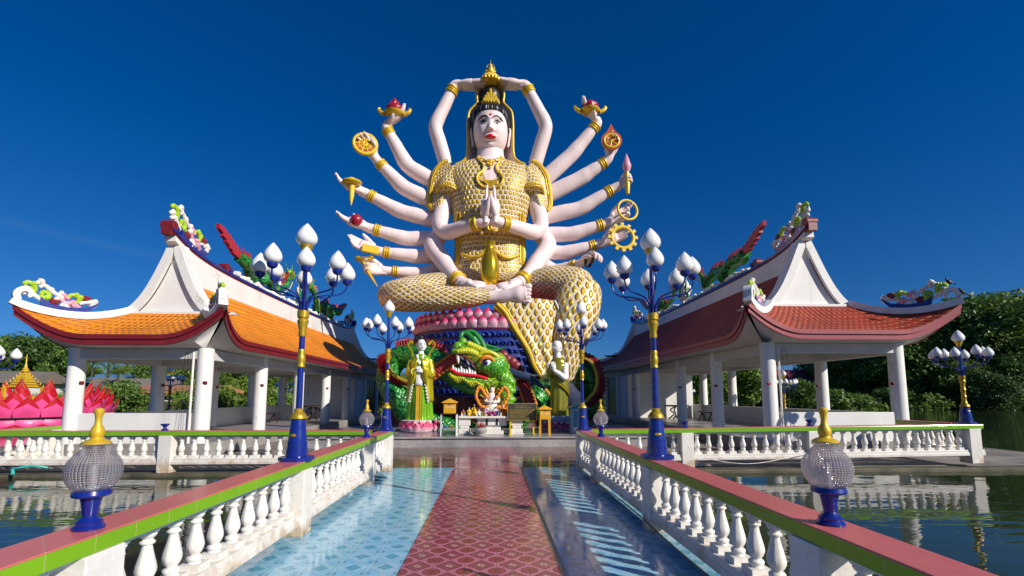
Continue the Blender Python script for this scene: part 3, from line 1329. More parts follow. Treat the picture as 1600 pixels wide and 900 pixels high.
# ================================================================== PAVILIONS
def ribbon(b, path, w, h, up=(0, 0, 1)):
    """rectangular section swept along a path, top face at the path"""
    P = [Vector(p) for p in path]
    n = len(P)
    rows = []
    for j in range(n):
        t = (P[min(j + 1, n - 1)] - P[max(j - 1, 0)]).normalized()
        u = Vector(up)
        a = t.cross(u)
        if a.length < 1e-3:
            a = Vector((1, 0, 0))
        a.normalize()
        u2 = a.cross(t).normalized()
        ww = w[j] if isinstance(w, (list, tuple)) else w
        hh = h[j] if isinstance(h, (list, tuple)) else h
        p = P[j]
        rows.append([p + a * ww / 2, p - a * ww / 2, p - a * ww / 2 - u2 * hh, p + a * ww / 2 - u2 * hh])
    b.grid(rows, closed=True)
    b.face([len(b.v) - 1 - k for k in range(4)])
    k0 = len(b.v) - 4 * n
    b.face([k0 + k for k in range(4)])


def curl(b, pts, fn, r, seg=8, n=5, th=1.0):
    P = catmull([fn(u, v, 0) for u, v in pts], n)
    m = len(P)
    rad = [r * (1 - .35 * abs(2 * i / (m - 1) - 1)) for i in range(m)]
    b.tube(P, rad, seg)


def floral(parent, fn, k=1.0, mirror=1):
    """carved flower spray on a blue crescent. fn(u, v, t): u along 0..1.8, v up, t across"""
    b = MB()
    poly = [(0.0, .32), (.05, .05), (.3, -.02), (.9, -.02), (1.5, .06), (1.8, .34), (1.76, .36), (1.45, .22), (.9, .17), (.35, .2), (.12, .3), (.02, .38)]
    b.prism(poly, fn, -.05, .05)
    base = b.build('floral_ornament', M['blue'], parent)
    sets = {
        'white': [[(.1, .25), (-.05, .32), (-.3, .42), (-.45, .35)], [(-.35, .42), (-.42, .5), (-.5, .46)], [(.1, .8), (.0, .92), (-.1, .86)],
                  [(-.05, .72), (.12, .82), (.3, .7), (.5, .6), (.62, .7)], [(.55, .62), (.62, .5), (.5, .45)], [(.62, .16), (.72, .3), (.8, .18), (.7, .1)],
                  [(1.2, .36), (1.38, .42), (1.55, .4), (1.62, .26)], [(1.55, .4), (1.7, .42), (1.68, .3)]],
        'lime': [[(-.2, .42), (-.15, .6), (-.22, .74), (-.4, .76), (-.46, .68)], [(.0, .5), (.1, .6), (.25, .52), (.2, .38), (.05, .4), (.04, .5)],
                 [(1.1, .38), (1.18, .52), (1.08, .66), (.92, .66), (.84, .58)], [(-.2, .5), (-.3, .52)], [(1.15, .5), (1.22, .58)]],
        'pink': [[(.4, .4), (.6, .46), (.75, .34), (1.0, .36), (1.15, .26), (1.1, .14)], [(.62, .44), (.7, .58), (.82, .54)], [(1.0, .36), (1.05, .24), (1.2, .2)]]}
    for nm in sets:
        for c in sets[nm]:
            b = MB()
            curl(b, c, fn, .062 * k)
            b.ball(fn(c[-1][0], c[-1][1], 0), .06 * k, 8, 6)
            mid = c[len(c) // 2]
            b.ball(fn(mid[0], mid[1] + .03, 0), .075 * k, 8, 6)
            for q in range(3):
                a = random.random() * 6.3
                b.ball(fn(mid[0] + .09 * math.cos(a), mid[1] + .09 * math.sin(a), .02), .038 * k, 6, 5)
            b.build({'white': 'cloud_scroll', 'lime': 'leaf_scroll', 'pink': 'branch'}[nm], M['whitec' if nm == 'white' else nm], base)
    for u, v in ((.42, .32), (1.42, .54)):
        b = MB()
        for q in range(9):
            a = q * 2.4
            rr = .06 * math.sqrt(q / 9)
            b.ball(fn(u + rr * math.cos(a) * 1.5, v + rr * math.sin(a) * 1.3, .01), .065 * k, 7, 5)
        b.build('peony', M['dred'], base)
    return base


def ridge_dragon(parent, X, ys, zf, s, scale=1.0):
    """dragon lying along the ridge; ys = list of Y from tail to head"""
    y0, y1 = ys
    L = abs(y1 - y0)
    d = 1 if y1 > y0 else -1
    pts, rad = [], []
    N = 44
    for i in range(N):
        t = i / (N - 1)
        y = y0 + (y1 - y0) * t
        hump = .26 + .42 * abs(math.sin(t * PI * 2.6 + .3)) ** 1.2
        if t > .86:
            hump += (t - .86) * 4.6
        if t < .1:
            hump += (.1 - t) * 4
        x = X + .10 * math.sin(t * PI * 5)
        pts.append((x, y, zf(y) + hump * scale))
        rad.append(scale * (.10 + .13 * math.sin(PI * min(1, t * 1.15 + .12)) ** .6))
    b = MB()
    b.tube(pts, rad, 12, up=(1, 0, 0), flat=1.25)
    body = b.build('ridge_dragon', M['scale_small'], parent)
    # crest of spikes, golden piping, pale belly clouds
    b = MB()
    g = MB()
    top = []
    for i in range(2, N - 3):
        p = Vector(pts[i]) + Vector((0, 0, rad[i] * 1.15))
        top.append(p)
        for q in (0,):
            pp = p.lerp(Vector(pts[min(i + 1, N - 1)]) + Vector((0, 0, rad[i] * 1.15)), q)
            h = scale * random.uniform(.16, .26)
            b.tube([pp, pp + Vector((random.uniform(-.03, .03), -d * h * .35, h * .7)), pp + Vector((0, -d * h * .6, h))], [.035 * scale, .022 * scale, .003], 5)
    b.build('crest', M['red'], body)
    g.tube(top, .02 * scale, 6)
    g.tube([p + Vector((-s * .17 * scale, 0, -.27 * scale)) for p in top], .018 * scale, 6)
    g.build('piping', M['yellow'], body)
    b = MB()
    yy = min(y0, y1) - .2
    while yy < max(y0, y1) + .5:
        for q in range(2):
            b.ball((X + random.uniform(-.14, .14), yy, zf(yy) + .05 + random.random() * .09), random.uniform(.07, .12), 7, 5)
        yy += .15
    b.build('cloud_base', M['whitec'], body)
    # tail flame
    b = MB()
    T = Vector(pts[0])
    poly = [(-.1, .1), (.12, .0), (.30, .12), (.33, .30), (.42, .34), (.44, .52), (.54, .58), (.55, .78), (.66, .86), (.66, 1.05), (.78, 1.2), (.80, 1.5), (.62, 1.42), (.50, 1.22), (.44, 1.24), (.38, 1.02), (.30, 1.02), (.26, .80), (.16, .78), (.12, .58), (.02, .52), (-.02, .34)]
    b.prism(poly, lambda u, v, t: (X + t, T.y - d * (u - .05) * 1.75 * scale, T.z + (v - .1) * .50 * scale), -.07, .07)
    b.build('tail_fin', M['red'], body)
    # head
    Hh = Vector(pts[-1])
    b = MB()
    b.ball(Hh + Vector((0, d * .05, .1)), (.17 * scale, .26 * scale, .18 * scale), 12, 8)
    b.ball(Hh + Vector((0, d * .32 * scale, .06)), (.11 * scale, .20 * scale, .085 * scale), 10, 7)
    b.ball(Hh + Vector((0, d * .26 * scale, -.10)), (.09 * scale, .17 * scale, .05 * scale), 10, 7)
    for e in (-1, 1):
        b.tube(catmull([Hh + Vector((e * .09, 0, .2)), Hh + Vector((e * .14, -d * .12, .38 * scale)), Hh + Vector((e * .16, -d * .3, .5 * scale))], 4), [.035, .03, .028, .024, .02, .016, .012, .008, .004], 6)
        b.tube(catmull([Hh + Vector((e * .08, d * .4, .05)), Hh + Vector((e * .2, d * .5, .2)), Hh + Vector((e * .24, d * .4, .4))], 4), .012, 5)
    b.build('head', M['scale_lime'], body)
    b = MB()
    for e in (-1, 1):
        b.ball(Hh + Vector((e * .12, d * .14, .18)), .045, 8, 6)
        for q in range(5):
            b.tube([Hh + Vector((e * .1, -d * (.05 + q * .05), .05 - q * .06)), Hh + Vector((e * .26, -d * (.25 + q * .05), .12 - q * .1))], [.04, .004], 5)
    b.tube([Hh + Vector((0, d * .2, -.02)), Hh + Vector((0, d * .42, -.02))], .04, 6)
    b.build('mane', M['orange'], body)
    # legs
    for t in (.28, .68):
        p = Vector(pts[int(t * N)])
        for e in (-1, 1):
            b = MB()
            b.tube(catmull([p + Vector((e * .1, 0, .05)), p + Vector((e * .22, d * .16, .22)), p + Vector((e * .24, d * .05, -.22))], 3), [.1, .1, .09, .08, .07, .06, .05], 7)
            b.build('leg', M['scale_small'], body)
    return body


def pavilion(name_label, s, xc, W, xin, xout, dz, rz, roofmat):
    root = thing('pavilion', name_label, 'pavilion', (s * xc, 23, .0))
    X = lambda u: s * (xc - u) if True else u        # u > 0 towards the walkway
    yf, yb = 12.6, 34.3
    zg = 1.35 * W / 2.48            # d at the gable foot
    sf = zg / 1.68                   # front distance scale
    zeave = 3.40 + dz

    def prof(d):
        t = d
        return zeave + .38 * t + .20 * t * t * (2.48 / W)

    def lift(se, d):
        """rise of the eave towards a corner; se distance from the corner along the eave"""
        k = max(0, 1 - se / 1.55)
        return .74 * k ** 2.1 * max(0, 1 - d / zg) ** 1.9

    nrow = 15
    ds = [W * j / nrow for j in range(nrow + 1)]
    ds = [d for d in ds if d < W - .1] + [W - .1]

    def P_side(side, d, y):
        # side +1 towards the walkway
        fr = (d / sf)
        lo = yf + fr if d < zg - 1e-4 else yf + 1.92
        hi = yb - fr if d < zg - 1e-4 else yb - 1.92
        yy = lo + (hi - lo) * y
        se = min(yy - lo, hi - yy)
        z = prof(d) + lift(se, d)
        push = .16 * max(0, 1 - se / 1.3) ** 2 * max(0, 1 - d / zg)
        return Vector((X(side * (W - d + push)), yy, z)), yy

    ts = [0, .01, .02, .03, .04, .05, .065, .08, .1] + [.1 + .8 * i / 20 for i in range(1, 21)] + [.92, .935, .95, .96, .97, .98, .99, 1.0]
    for side in (1, -1):
        b = MB()
        for j in range(len(ds) - 1):
            d0, d1 = ds[j], ds[j + 1]
            r0, r1, rr = [], [], []
            u0 = []
            for t in ts:
                p, yy = P_side(side, d0, t)
                q, _ = P_side(side, d1, t)
                r0.append(p + Vector((0, 0, .018)))
                r1.append(q)
                rr.append(p)
                u0.append(yy)
            b.grid([rr, r0, r1], uv=lambda a, i: (u0[i], (j + (0, .0, 1)[a]) * .20 + .001))
        b.build('roof_slope', roofmat, root, smooth=25)
    for end in (0, 1):
        b = MB()
        n = 26
        dj = [zg * j / 8 for j in range(9)]

        def PF(d, k):
            half = W - d
            t = k / n
            t = .5 - .5 * math.cos(t * PI) if False else t
            u = -half + 2 * half * t
            se = half - abs(u)
            yy = yf + d / sf
            push = .16 * max(0, 1 - se / 1.3) ** 2 * max(0, 1 - d / zg)
            yy -= push
            z = prof(d) + lift(se, d)
            uu = u + math.copysign(push, u)
            if end:
                yy = yf + yb - yy
            return Vector((X(uu), yy, z)), u
        for j in range(8):
            rr, r0, r1, u0 = [], [], [], []
            for k in range(n + 1):
                p, u = PF(dj[j], k)
                q, _ = PF(dj[j + 1], k)
                rr.append(p)
                r0.append(p + Vector((0, 0, .018)))
                r1.append(q)
                u0.append(u)
            b.grid([rr, r0, r1], uv=lambda a, i: (u0[i], (j + (0, 0, 1)[a]) * .20 + .001))
        b.build('roof_slope', roofmat, root, smooth=25)
        # fascia boards of this end: two stepped bands
        for (z0, z1, o, nm) in ((.01, -.11, .03, 'upper'), (-.09, -.27, -.01, 'lower')):
            b = MB()
            rows = []
            for k in range(n + 1):
                p, u = PF(0, k)
                dirn = Vector((0, 1 if end else -1, 0))
                q = p + dirn * o
                rows.append([q + Vector((0, 0, z0)), q + Vector((0, 0, z1)), q - dirn * .06 + Vector((0, 0, z1)), q - dirn * .06 + Vector((0, 0, z0))])
            b.grid(rows, closed=True)
            b.build('fascia', M['dred'] if s < 0 else M['fascia_r'], root, smooth=30)
    for side in (1, -1):
        for (z0, z1, o) in ((.01, -.11, .03), (-.09, -.27, -.01)):
            b = MB()
            rows = []
            for t in ts:
                p, _ = P_side(side, 0, t)
                dirn = Vector((X(side) - X(0), 0, 0)).normalized()
                q = p + dirn * o
                rows.append([q + Vector((0, 0, z0)), q + Vector((0, 0, z1)), q - dirn * .06 + Vector((0, 0, z1)), q - dirn * .06 + Vector((0, 0, z0))])
            b.grid(rows, closed=True)
            b.build('fascia', M['dred'] if s < 0 else M['fascia_r'], root, smooth=30)
    # soffit: from the raised eave down to the flat ceiling
    zc = zeave - .30
    b = MB()
    loop = []
    inner = []
    for t in ts:
        p, _ = P_side(1, 0, t)
        loop.append(p)
    for k in range(1, 27):
        pass
    n = 26

    def eave_pt(u, end):
        half = W
        se = half - abs(u)
        push = .16 * max(0, 1 - se / 1.3) ** 2
        yy = yf - push
        if end:
            yy = yf + yb - yy
        return Vector((X(u + math.copysign(push, u)), yy, zeave + lift(se, 0)))
    for side in (1, -1):
        ra, rb, rc = [], [], []
        for t in ts:
            p, yy = P_side(side, 0, t)
            ra.append(p + Vector((0, 0, -.25)))
            yc = max(yf + .75, min(yb - .75, yy))
            rb.append(Vector((X(side * (W - .75)), yc, zc)))
            rc.append(Vector((X(0), yc, zc)))
        b.grid([ra, rb, rc])
    for end in (0, 1):
        ra, rb = [], []
        for k in range(n + 1):
            u = -W + 2 * W * k / n
            p = eave_pt(u, end)
            ra.append(p + Vector((0, 0, -.25)))
            uc = max(-(W - .75), min(W - .75, u))
            rb.append(Vector((X(uc), (yb - .75) if end else (yf + .75), zc)))
        b.grid([ra, rb])
    b.build('soffit', M['soffit'], root, smooth=30)
    # hip ridges with scrolled ends
    for side in (1, -1):
        for end in (0, 1):
            P = []
            for j in range(15):
                d = zg * (1 - j / 14)
                fr = d / sf
                push = .16 * max(0, 1 - d / zg)
                u = side * (W - d + push)
                yy = yf + fr - push
                z = prof(d) + lift(0, d) * 1.0 + .13
                if end:
                    yy = yf + yb - yy
                P.append(Vector((X(u), yy, z)))
            # start out of the gable corner, curl at the tip
            dirn = (P[-1] - P[-3]).normalized()
            hor = Vector((dirn.x, dirn.y, 0)).normalized()
            tip = P[-1]
            for k in range(1, 17):
                a = -PI / 2 + .45 + k * .33
                rr = .185 * (1 - k / 17 * .72)
                cen = tip - hor * .20 + Vector((0, 0, .18))
                P.append(cen + hor * (rr * math.cos(a)) + Vector((0, 0, rr * math.sin(a))))
            b = MB()
            side_v = Vector((hor.y, -hor.x, 0))
            rows = []
            m = len(P)
            for j, p in enumerate(P):
                t = (P[min(j + 1, m - 1)] - P[max(j - 1, 0)]).normalized()
                nn = side_v.cross(t).normalized()
                if j < 15 and nn.z < 0:
                    nn = -nn
                if j >= 15 and prev_n.dot(nn) < 0:
                    nn = -nn
                prev_n = nn
                w = .11 if j < 13 else max(.05, .11 - .0 * (j - 13))
                h = .14 if j < 15 else .10 * (1 - (j - 15) / 22)
                rows.append([p + side_v * w + nn * .05, p - side_v * w + nn * .05, p - side_v * w - nn * h, p + side_v * w - nn * h])
            b.grid(rows, closed=True)
            k0 = len(b.v) - 4 * m
            b.face([k0 + q for q in range(4)])
            b.face([len(b.v) - 1 - q for q in range(4)])
            hip = b.build('hip_ridge', M['white'], root, smooth=40)
            # flower spray on it
            if end == 0:
                base = P[6]
                end_p = P[13]
                hv = Vector((end_p.x - base.x, end_p.y - base.y, 0))
                hv.normalize()
                o_ = P[4]

                PH = list(P[3:15])

                def fn(u, v, t, o_=o_, hv=hv, side_v=side_v, PH=PH):
                    uu = .05 + (1.8 - u) * .66
                    # follow the ridge's height
                    hz = PH[-1].z
                    for a_, c_ in zip(PH, PH[1:]):
                        ua = Vector((a_.x - o_.x, a_.y - o_.y, 0)).dot(hv)
                        uc = Vector((c_.x - o_.x, c_.y - o_.y, 0)).dot(hv)
                        if ua <= uu <= uc:
                            hz = a_.z + (c_.z - a_.z) * (uu - ua) / (uc - ua)
                            break
                    zz = hz + .10
                    return o_ + hv * (uu) + side_v * (t * 1.6) + Vector((0, 0, zz - o_.z + v * .74 - .08))
                floral(root, fn, 1.0)
    # gable ends
    gw = W - zg
    # silhouette of the flared gable (u, z), from the foot to the peak
    k = gw / 1.13
    sil = [(1.86 * k, 4.36), (1.62 * k, 4.36), (1.30 * k, 4.46), (1.02 * k, 4.72), (.78 * k, 5.08), (.58 * k, 5.5), (.42 * k, 5.9), (.27 * k, 6.3), (.17, 6.62)]
    sil = [(p.x, p.z) for p in catmull([(u, 0, z - .07 + dz + (rz - dz) * max(0, z - 4.36) / 2.26) for u, z in sil], 4)]
    sil[0] = (sil[0][0], sil[0][1] + .05)
    for end in (0, 1):
        y0 = yf + 1.73 if not end else yb - 1.73
        sg = 1 if not end else -1
        zb = prof(zg) - .05
        b = MB()
        poly = [(u, z) for u, z in sil] + [(-u, z) for u, z in reversed(sil)] + [(-1.3 * k, zb), (1.3 * k, zb)]
        b.prism(poly, lambda u, v, t: (X(u), y0 + sg * t, v), .10, .42)
        g_ = b.build('gable', M['white'], root, smooth=25)
        # raised rake borders standing proud of the panel
        for q in (1, -1):
            outer = [(q * u, z) for u, z in sil]
            inner = []
            for i, (u, z) in enumerate(sil):
                a_ = sil[max(i - 1, 0)]
                c_ = sil[min(i + 1, len(sil) - 1)]
                tx, tz = c_[0] - a_[0], c_[1] - a_[1]
                l_ = math.hypot(tx, tz)
                tx, tz = tx / l_, tz / l_
                wv = .24 if i > 6 else .12 + .02 * i
                iu = u - tz * wv
                iz = z + tx * wv
                inner.append((q * max(.02, iu), max(zb + .02, iz)))
            b = MB()
            nn = len(outer)
            rows = []
            for (a_, c_) in zip(outer, inner):
                rows.append([(X(a_[0]), y0 - sg * .035, a_[1]), (X(c_[0]), y0 - sg * .035, c_[1]), (X(c_[0]), y0 + sg * .12, c_[1]), (X(a_[0]), y0 + sg * .12, a_[1])])
            b.grid(rows, closed=True)
            b.build('rake_border', M['white'], g_, smooth=25)
            # dark gap where the panel meets the rake
            b = MB()
            pts = [(X(c_[0]), y0 + sg * .085, c_[1]) for c_ in inner[10:-6]]
            b.tube(pts, .017, 5)
            b.build('joint', M['black'], g_)
        b = MB()
        b.box((min(X(-1.32 * k), X(1.32 * k)), y0 - .09, zb - .04), (max(X(-1.32 * k), X(1.32 * k)), y0 + .09, zb + .10))
        b.build('gable_base', M['white'], g_, smooth=None, bevel=.01)

    # ridge wall
    def zr(y):
        t = (y - 14.0) / (32.9 - 14.0)
        e = abs(2 * t - 1)
        return 6.20 + rz + .16 * e ** 2 + .48 * e ** 9
    b = MB()
    rows = []
    N = 60
    for i in range(N + 1):
        y = 14.12 + (32.78 - 14.12) * i / N
        z1 = zr(y)
        z0 = prof(W - .1) - .25
        if y < 14.5 or y > 32.4:
            z0 = z1 - .22
        hw = .15
        rows.append([(X(hw), y, z1), (X(-hw), y, z1), (X(-hw - .02), y, z0), (X(hw + .02), y, z0)])
    b.grid(rows, closed=True)
    k0 = len(b.v) - 4 * (N + 1)
    b.face([k0 + q for q in range(4)])
    b.face([len(b.v) - 1 - q for q in range(4)])
    rid = b.build('ridge_wall', M['white'], root, smooth=30)
    # blue and red coping ending in rolled tips
    b = MB()
    path = [(X(0), 14.02 + (32.88 - 14.02) * i / N, zr(14.02 + (32.88 - 14.02) * i / N) + .10) for i in range(N + 1)]
    ribbon(b, path, .40, .09)
    b.build('ridge_coping', M['blue'], rid, smooth=30)
    b = MB()
    ribbon(b, [(x, y, z - .092) for x, y, z in path], .34, .05)
    b.build('ridge_trim', M['dred'], rid, smooth=30)
    for end, y in ((0, 14.04), (1, 32.88)):
        b = MB()
        z = zr(y)
        sg = 1 if not end else -1
        b.tube([(X(-.17), y, z + .20), (X(.17), y, z + .20)], .15, 16)
        b.box((min(X(-.14), X(.14)), min(y - sg * .14, y + sg * .1), z - .10), (max(X(-.14), X(.14)), max(y - sg * .14, y + sg * .1), z + .16))
        b.build('ridge_finial', M['dred'], rid, smooth=40)
        b = MB()
        b.tube([(X(-.12), y + sg * .19, z + .14), (X(.12), y + sg * .19, z + .14)], .11, 14)
        b.build('rolled_tip', M['blue'], rid, smooth=40)
    for y in (17.0, 30.2):
        b = MB()
        sg = 1 if y < 20 else -1
        b.tube([(X(-.14), y, zr(y) + .26), (X(.14), y, zr(y) + .26)], .15, 14)
        b.box((min(X(-.12), X(.12)), y - .1, zr(y) + .02), (max(X(-.12), X(.12)), y + .12, zr(y) + .24))
        b.build('rolled_tip', M['dred'], rid, smooth=40)
        b = MB()
        b.tube([(X(-.14), y + sg * .26, zr(y) + .24), (X(.14), y + sg * .26, zr(y) + .24)], .10, 14)
        b.build('rolled_tip', M['blue'], rid, smooth=40)

    # flower sprays near both ends of the ridge
    def fr1(u, v, t):
        y = 14.5 + u * .85
        return Vector((X(0) + t, y, zr(y) + .14 + v * 1.05))

    def fr2(u, v, t):
        y = 32.4 - u * .85
        return Vector((X(0) + t, y, zr(y) + .14 + v * 1.05))
    floral(root, fr1, 1.1)
    floral(root, fr2, 1.1)
    zz = lambda y: zr(y) + .10
    ridge_dragon(root, X(0), (17.9, 22.4), zz, s, 1.12)
    ridge_dragon(root, X(0), (29.6, 25.0), zz, s, 1.12)
    # white flame-pearl group between the dragons
    b = MB()
    yc = 23.7
    for q in range(46):
        h = random.random()
        b.ball((X(0) + random.uniform(-.15, .15), yc + random.uniform(-.55, .55) * (1 - h * .75), zz(yc) + .05 + h * .95), random.uniform(.08, .15), 7, 5)
    b.lathe([(.16, .9), (.18, 1.05), (.10, 1.2), (.02, 1.42)], (X(0), yc, zz(yc)), 12)
    pr_ = b.build('pearl_group', M['whitec'], root)
    b = MB()
    for q in range(5):
        a = q * 1.3
        b.tube(catmull([(X(0), yc + .4 * math.cos(a), zz(yc) + .3), (X(.2), yc + .6 * math.cos(a), zz(yc) + .6), (X(.1), yc + .5 * math.cos(a), zz(yc) + .95 + .1 * q)], 4), [.06, .06, .055, .05, .045, .04, .03, .02, .01], 6)
    b.build('cloud_flame', M['scale_small'], pr_)

    # columns, beams, parapets, floor
    ys = [13.4 + 3.2 * i for i in range(7)]
    for xx in (xin, xout):
        for i, y in enumerate(ys):
            b = MB()
            z0 = .34 if (xx == xin and i > 0) else .0
            b.lathe([(.205, 0), (.20, zc - z0 + .02)], (s * xx, y, z0), 24)
            c_ = b.build('column', M['white'], root, smooth=50)
            if i < 5:
                b = MB()
                sx = 1 if s < 0 else -1
                if xx == xin:
                    b.cbox((s * xx + sx * .20 * .6, y - .17, 1.98), (.12, .05, .09))
                else:
                    b.cbox((s * xx + sx * .21, y - .06, 1.98), (.06, .12, .09))
                b.build('lamp_box', M['dred'], c_, smooth=None, bevel=.02)
    b = MB()
    for xx in (xin, xout):
        b.box((s * xx - .14, 13.4, zc - .30), (s * xx + .14, 32.6, zc - .002))
    for y in ys:
        b.box((min(s * xin, s * xout) + .14, y - .13, zc - .28), (max(s * xin, s * xout) - .14, y + .13, zc - .004))
    b.build('beam', M['soffit'], root, smooth=None, bevel=.01)
    b = MB()
    lo, hi = min(s * xin, s * xout), max(s * xin, s * xout)
    b.box((lo + .05, 13.33, -.02), (hi - .05, 13.47, 1.15))
    b.box((s * xout - .07, 13.47, .3), (s * xout + .07, 27.6, 1.12))
    b.build('parapet', M['white'], root, smooth=None, bevel=.012)
    b = MB()
    b.box((lo - .3, 13.2, -.02), (hi + .3, 33.2, .34))
    b.build('floor', M['pavfloor'], root, smooth=None, bevel=.01)
    # closed rear room
    b = MB()
    b.box((lo - .02, 27.7, .342), (hi + .02, 27.82, zc - .005))
    b.box((s * xout - .06, 27.82, .342), (s * xout + .06, 32.6, zc - .32))
    b.box((min(s * xin, s * xin) - .06, 27.82, .342), (s * xin + .06, 30.2, zc - .32))
    b.build('back_room_wall', M['white'], root, smooth=None)
    b = MB()
    b.box((s * xin - .04, 30.22, .342), (s * xin + .04, 32.5, zc - .32))
    d_ = b.build('door', M['door'], root, smooth=None)
    b = MB()
    for q in range(4):
        yq = 30.3 + q * .56
        b.box((s * xin - .06, yq, .342), (s * xin + .06, yq + .06, zc - .33))
    for zq in (1.2, 2.2):
        b.box((s * xin - .055, 30.3, zq), (s * xin + .055, 32.4, zq + .05))
    b.build('door_frame', M['wood'], d_, smooth=None)
    # grey stains-free drain pipe and loose cables on the front corner
    b = MB()
    px = s * xin + (-.26 if s < 0 else .26)
    b.tube([(px, 13.28, .0), (px, 13.28, zc - .05)], .03, 8)
    pp = b.build('drain_pipe', M['whitec'], root)
    b = MB()
    for q in range(3):
        x_ = px - s * (.05 + .07 * q) * -1
        b.tube(catmull([(x_, 13.24, zc - .1), (x_ + random.uniform(-.05, .05), 13.2, 2.2), (x_ - s * .05, 13.15, 1.2), (x_ + random.uniform(-.2, .2), 13.1, .1)], 6), .004, 5)
    b.build('cable', M['black'], root)
    return root


M['fascia_r'] = paint('faded_red_fascia', (0.34, 0.055, 0.065), .45, dirt=.4, dark=.5)
M['door'] = paint('dark_teal_door', (0.02, 0.035, 0.03), .3, dirt=.3)
pavilion('open white pavilion with orange tiled roof, painted dragons along its ridge', -1, 9.72, 2.47, 8.0, 11.45, -.18, -.30, M['roof_orange'])
pavilion('open white pavilion with brown-red tiled roof, birds on its upturned corner', 1, 10.12, 2.90, 8.1, 12.0, .06, .12, M['roof_red'])


# carved tables inside
def carved_table(label, x, y, z):
    root = thing('carved_table', label, 'table', (x, y, z))
    b = MB()
    b.lathe([(.62, .70), (.66, .72), (.66, .76), (.62, .775)], (x, y, z), 24)
    b.build('table_top', M['wood'], root)
    for k in range(4):
        a = PI / 4 + k * PI / 2
        b = MB()
        pts = catmull([(x + .1 * math.cos(a), y + .1 * math.sin(a), z + .7), (x + .36 * math.cos(a), y + .36 * math.sin(a), z + .5), (x + .16 * math.cos(a), y + .16 * math.sin(a), z + .3), (x + .46 * math.cos(a), y + .46 * math.sin(a), z + .03)], 5)
        b.tube(pts, .035, 7)
        b.build('leg', M['wood'], root)


def bench(label, x, y, z, w):
    root = thing('bench', label, 'bench', (x, y, z))
    b = MB()
    b.box((x - .22, y - w / 2, z + .42), (x + .22, y + w / 2, z + .47))
    b.build('seat', M['wood'], root, smooth=None, bevel=.01)
    for q in (-1, 1):
        b = MB()
        b.tube(catmull([(x - .2, y + q * w * .4, z), (x - .08, y + q * w * .4, z + .25), (x + .05, y + q * w * .4, z + .42)], 4), .03, 6)
        b.build('leg', M['wood'], root)
        b = MB()
        b.tube(catmull([(x + .2, y + q * w * .4, z), (x + .08, y + q * w * .4, z + .25), (x - .05, y + q * w * .4, z + .42)], 4), .03, 6)
        b.build('leg', M['wood'], root)


carved_table('dark carved table in shade inside the orange-roofed pavilion', -9.3, 25.0, .342)
carved_table('dark carved table before the sunlit wall inside the red-roofed pavilion', 10.1, 25.4, .342)
bench('dark wooden bench beside the carved table in the orange-roofed pavilion', -10.5, 22.6, .342, 1.6)
bench('dark wooden bench beside the carved table in the red-roofed pavilion', 11.2, 24.2, .342, 1.4)


def bird(label, p, heading):
    root_m = MB()
    p = Vector(p)
    h = Vector((math.cos(heading), math.sin(heading), 0))
    P = [p + Vector((0, 0, .10)) - h * .16, p + Vector((0, 0, .12)) - h * .06, p + Vector((0, 0, .17)), p + Vector((0, 0, .24)) + h * .05, p + Vector((0, 0, .285)) + h * .06, p + Vector((0, 0, .33)) + h * .08]
    root_m.tube(catmull(P, 3), [.008, .02, .035, .05, .062, .07, .072, .07, .06, .045, .038, .036, .038, .036, .03, .018], 10)
    root_m.tube([p + Vector((0, 0, .30)) + h * .09, p + Vector((0, 0, .29)) + h * .15], [.012, .002], 5)
    root_m.tube([p + Vector((0, 0, .13)) - h * .08, p + Vector((0, 0, .03)) - h * .20], [.03, .012], 6, flat=.5)
    for q in (-.02, .02):
        s_ = Vector((-h.y, h.x, 0)) * q
        root_m.tube([p + s_, p + s_ + Vector((0, 0, .12))], .006, 4)
    root_m.v = [tuple(p + (Vector(q) - p) * .72) for q in root_m.v]
    o = root_m.build('pigeon', M['black'], None, loc=p)
    tag(o, label, 'bird', 'pigeons on the pavilion roof')


bird('dark pigeon on top of the flower ornament of the red-roofed corner', at(1483, 447, 12.35), 2.6)
bird('dark pigeon on the white scroll at the tip of the red roof', at(1504, 463, 12.35), 2.9)
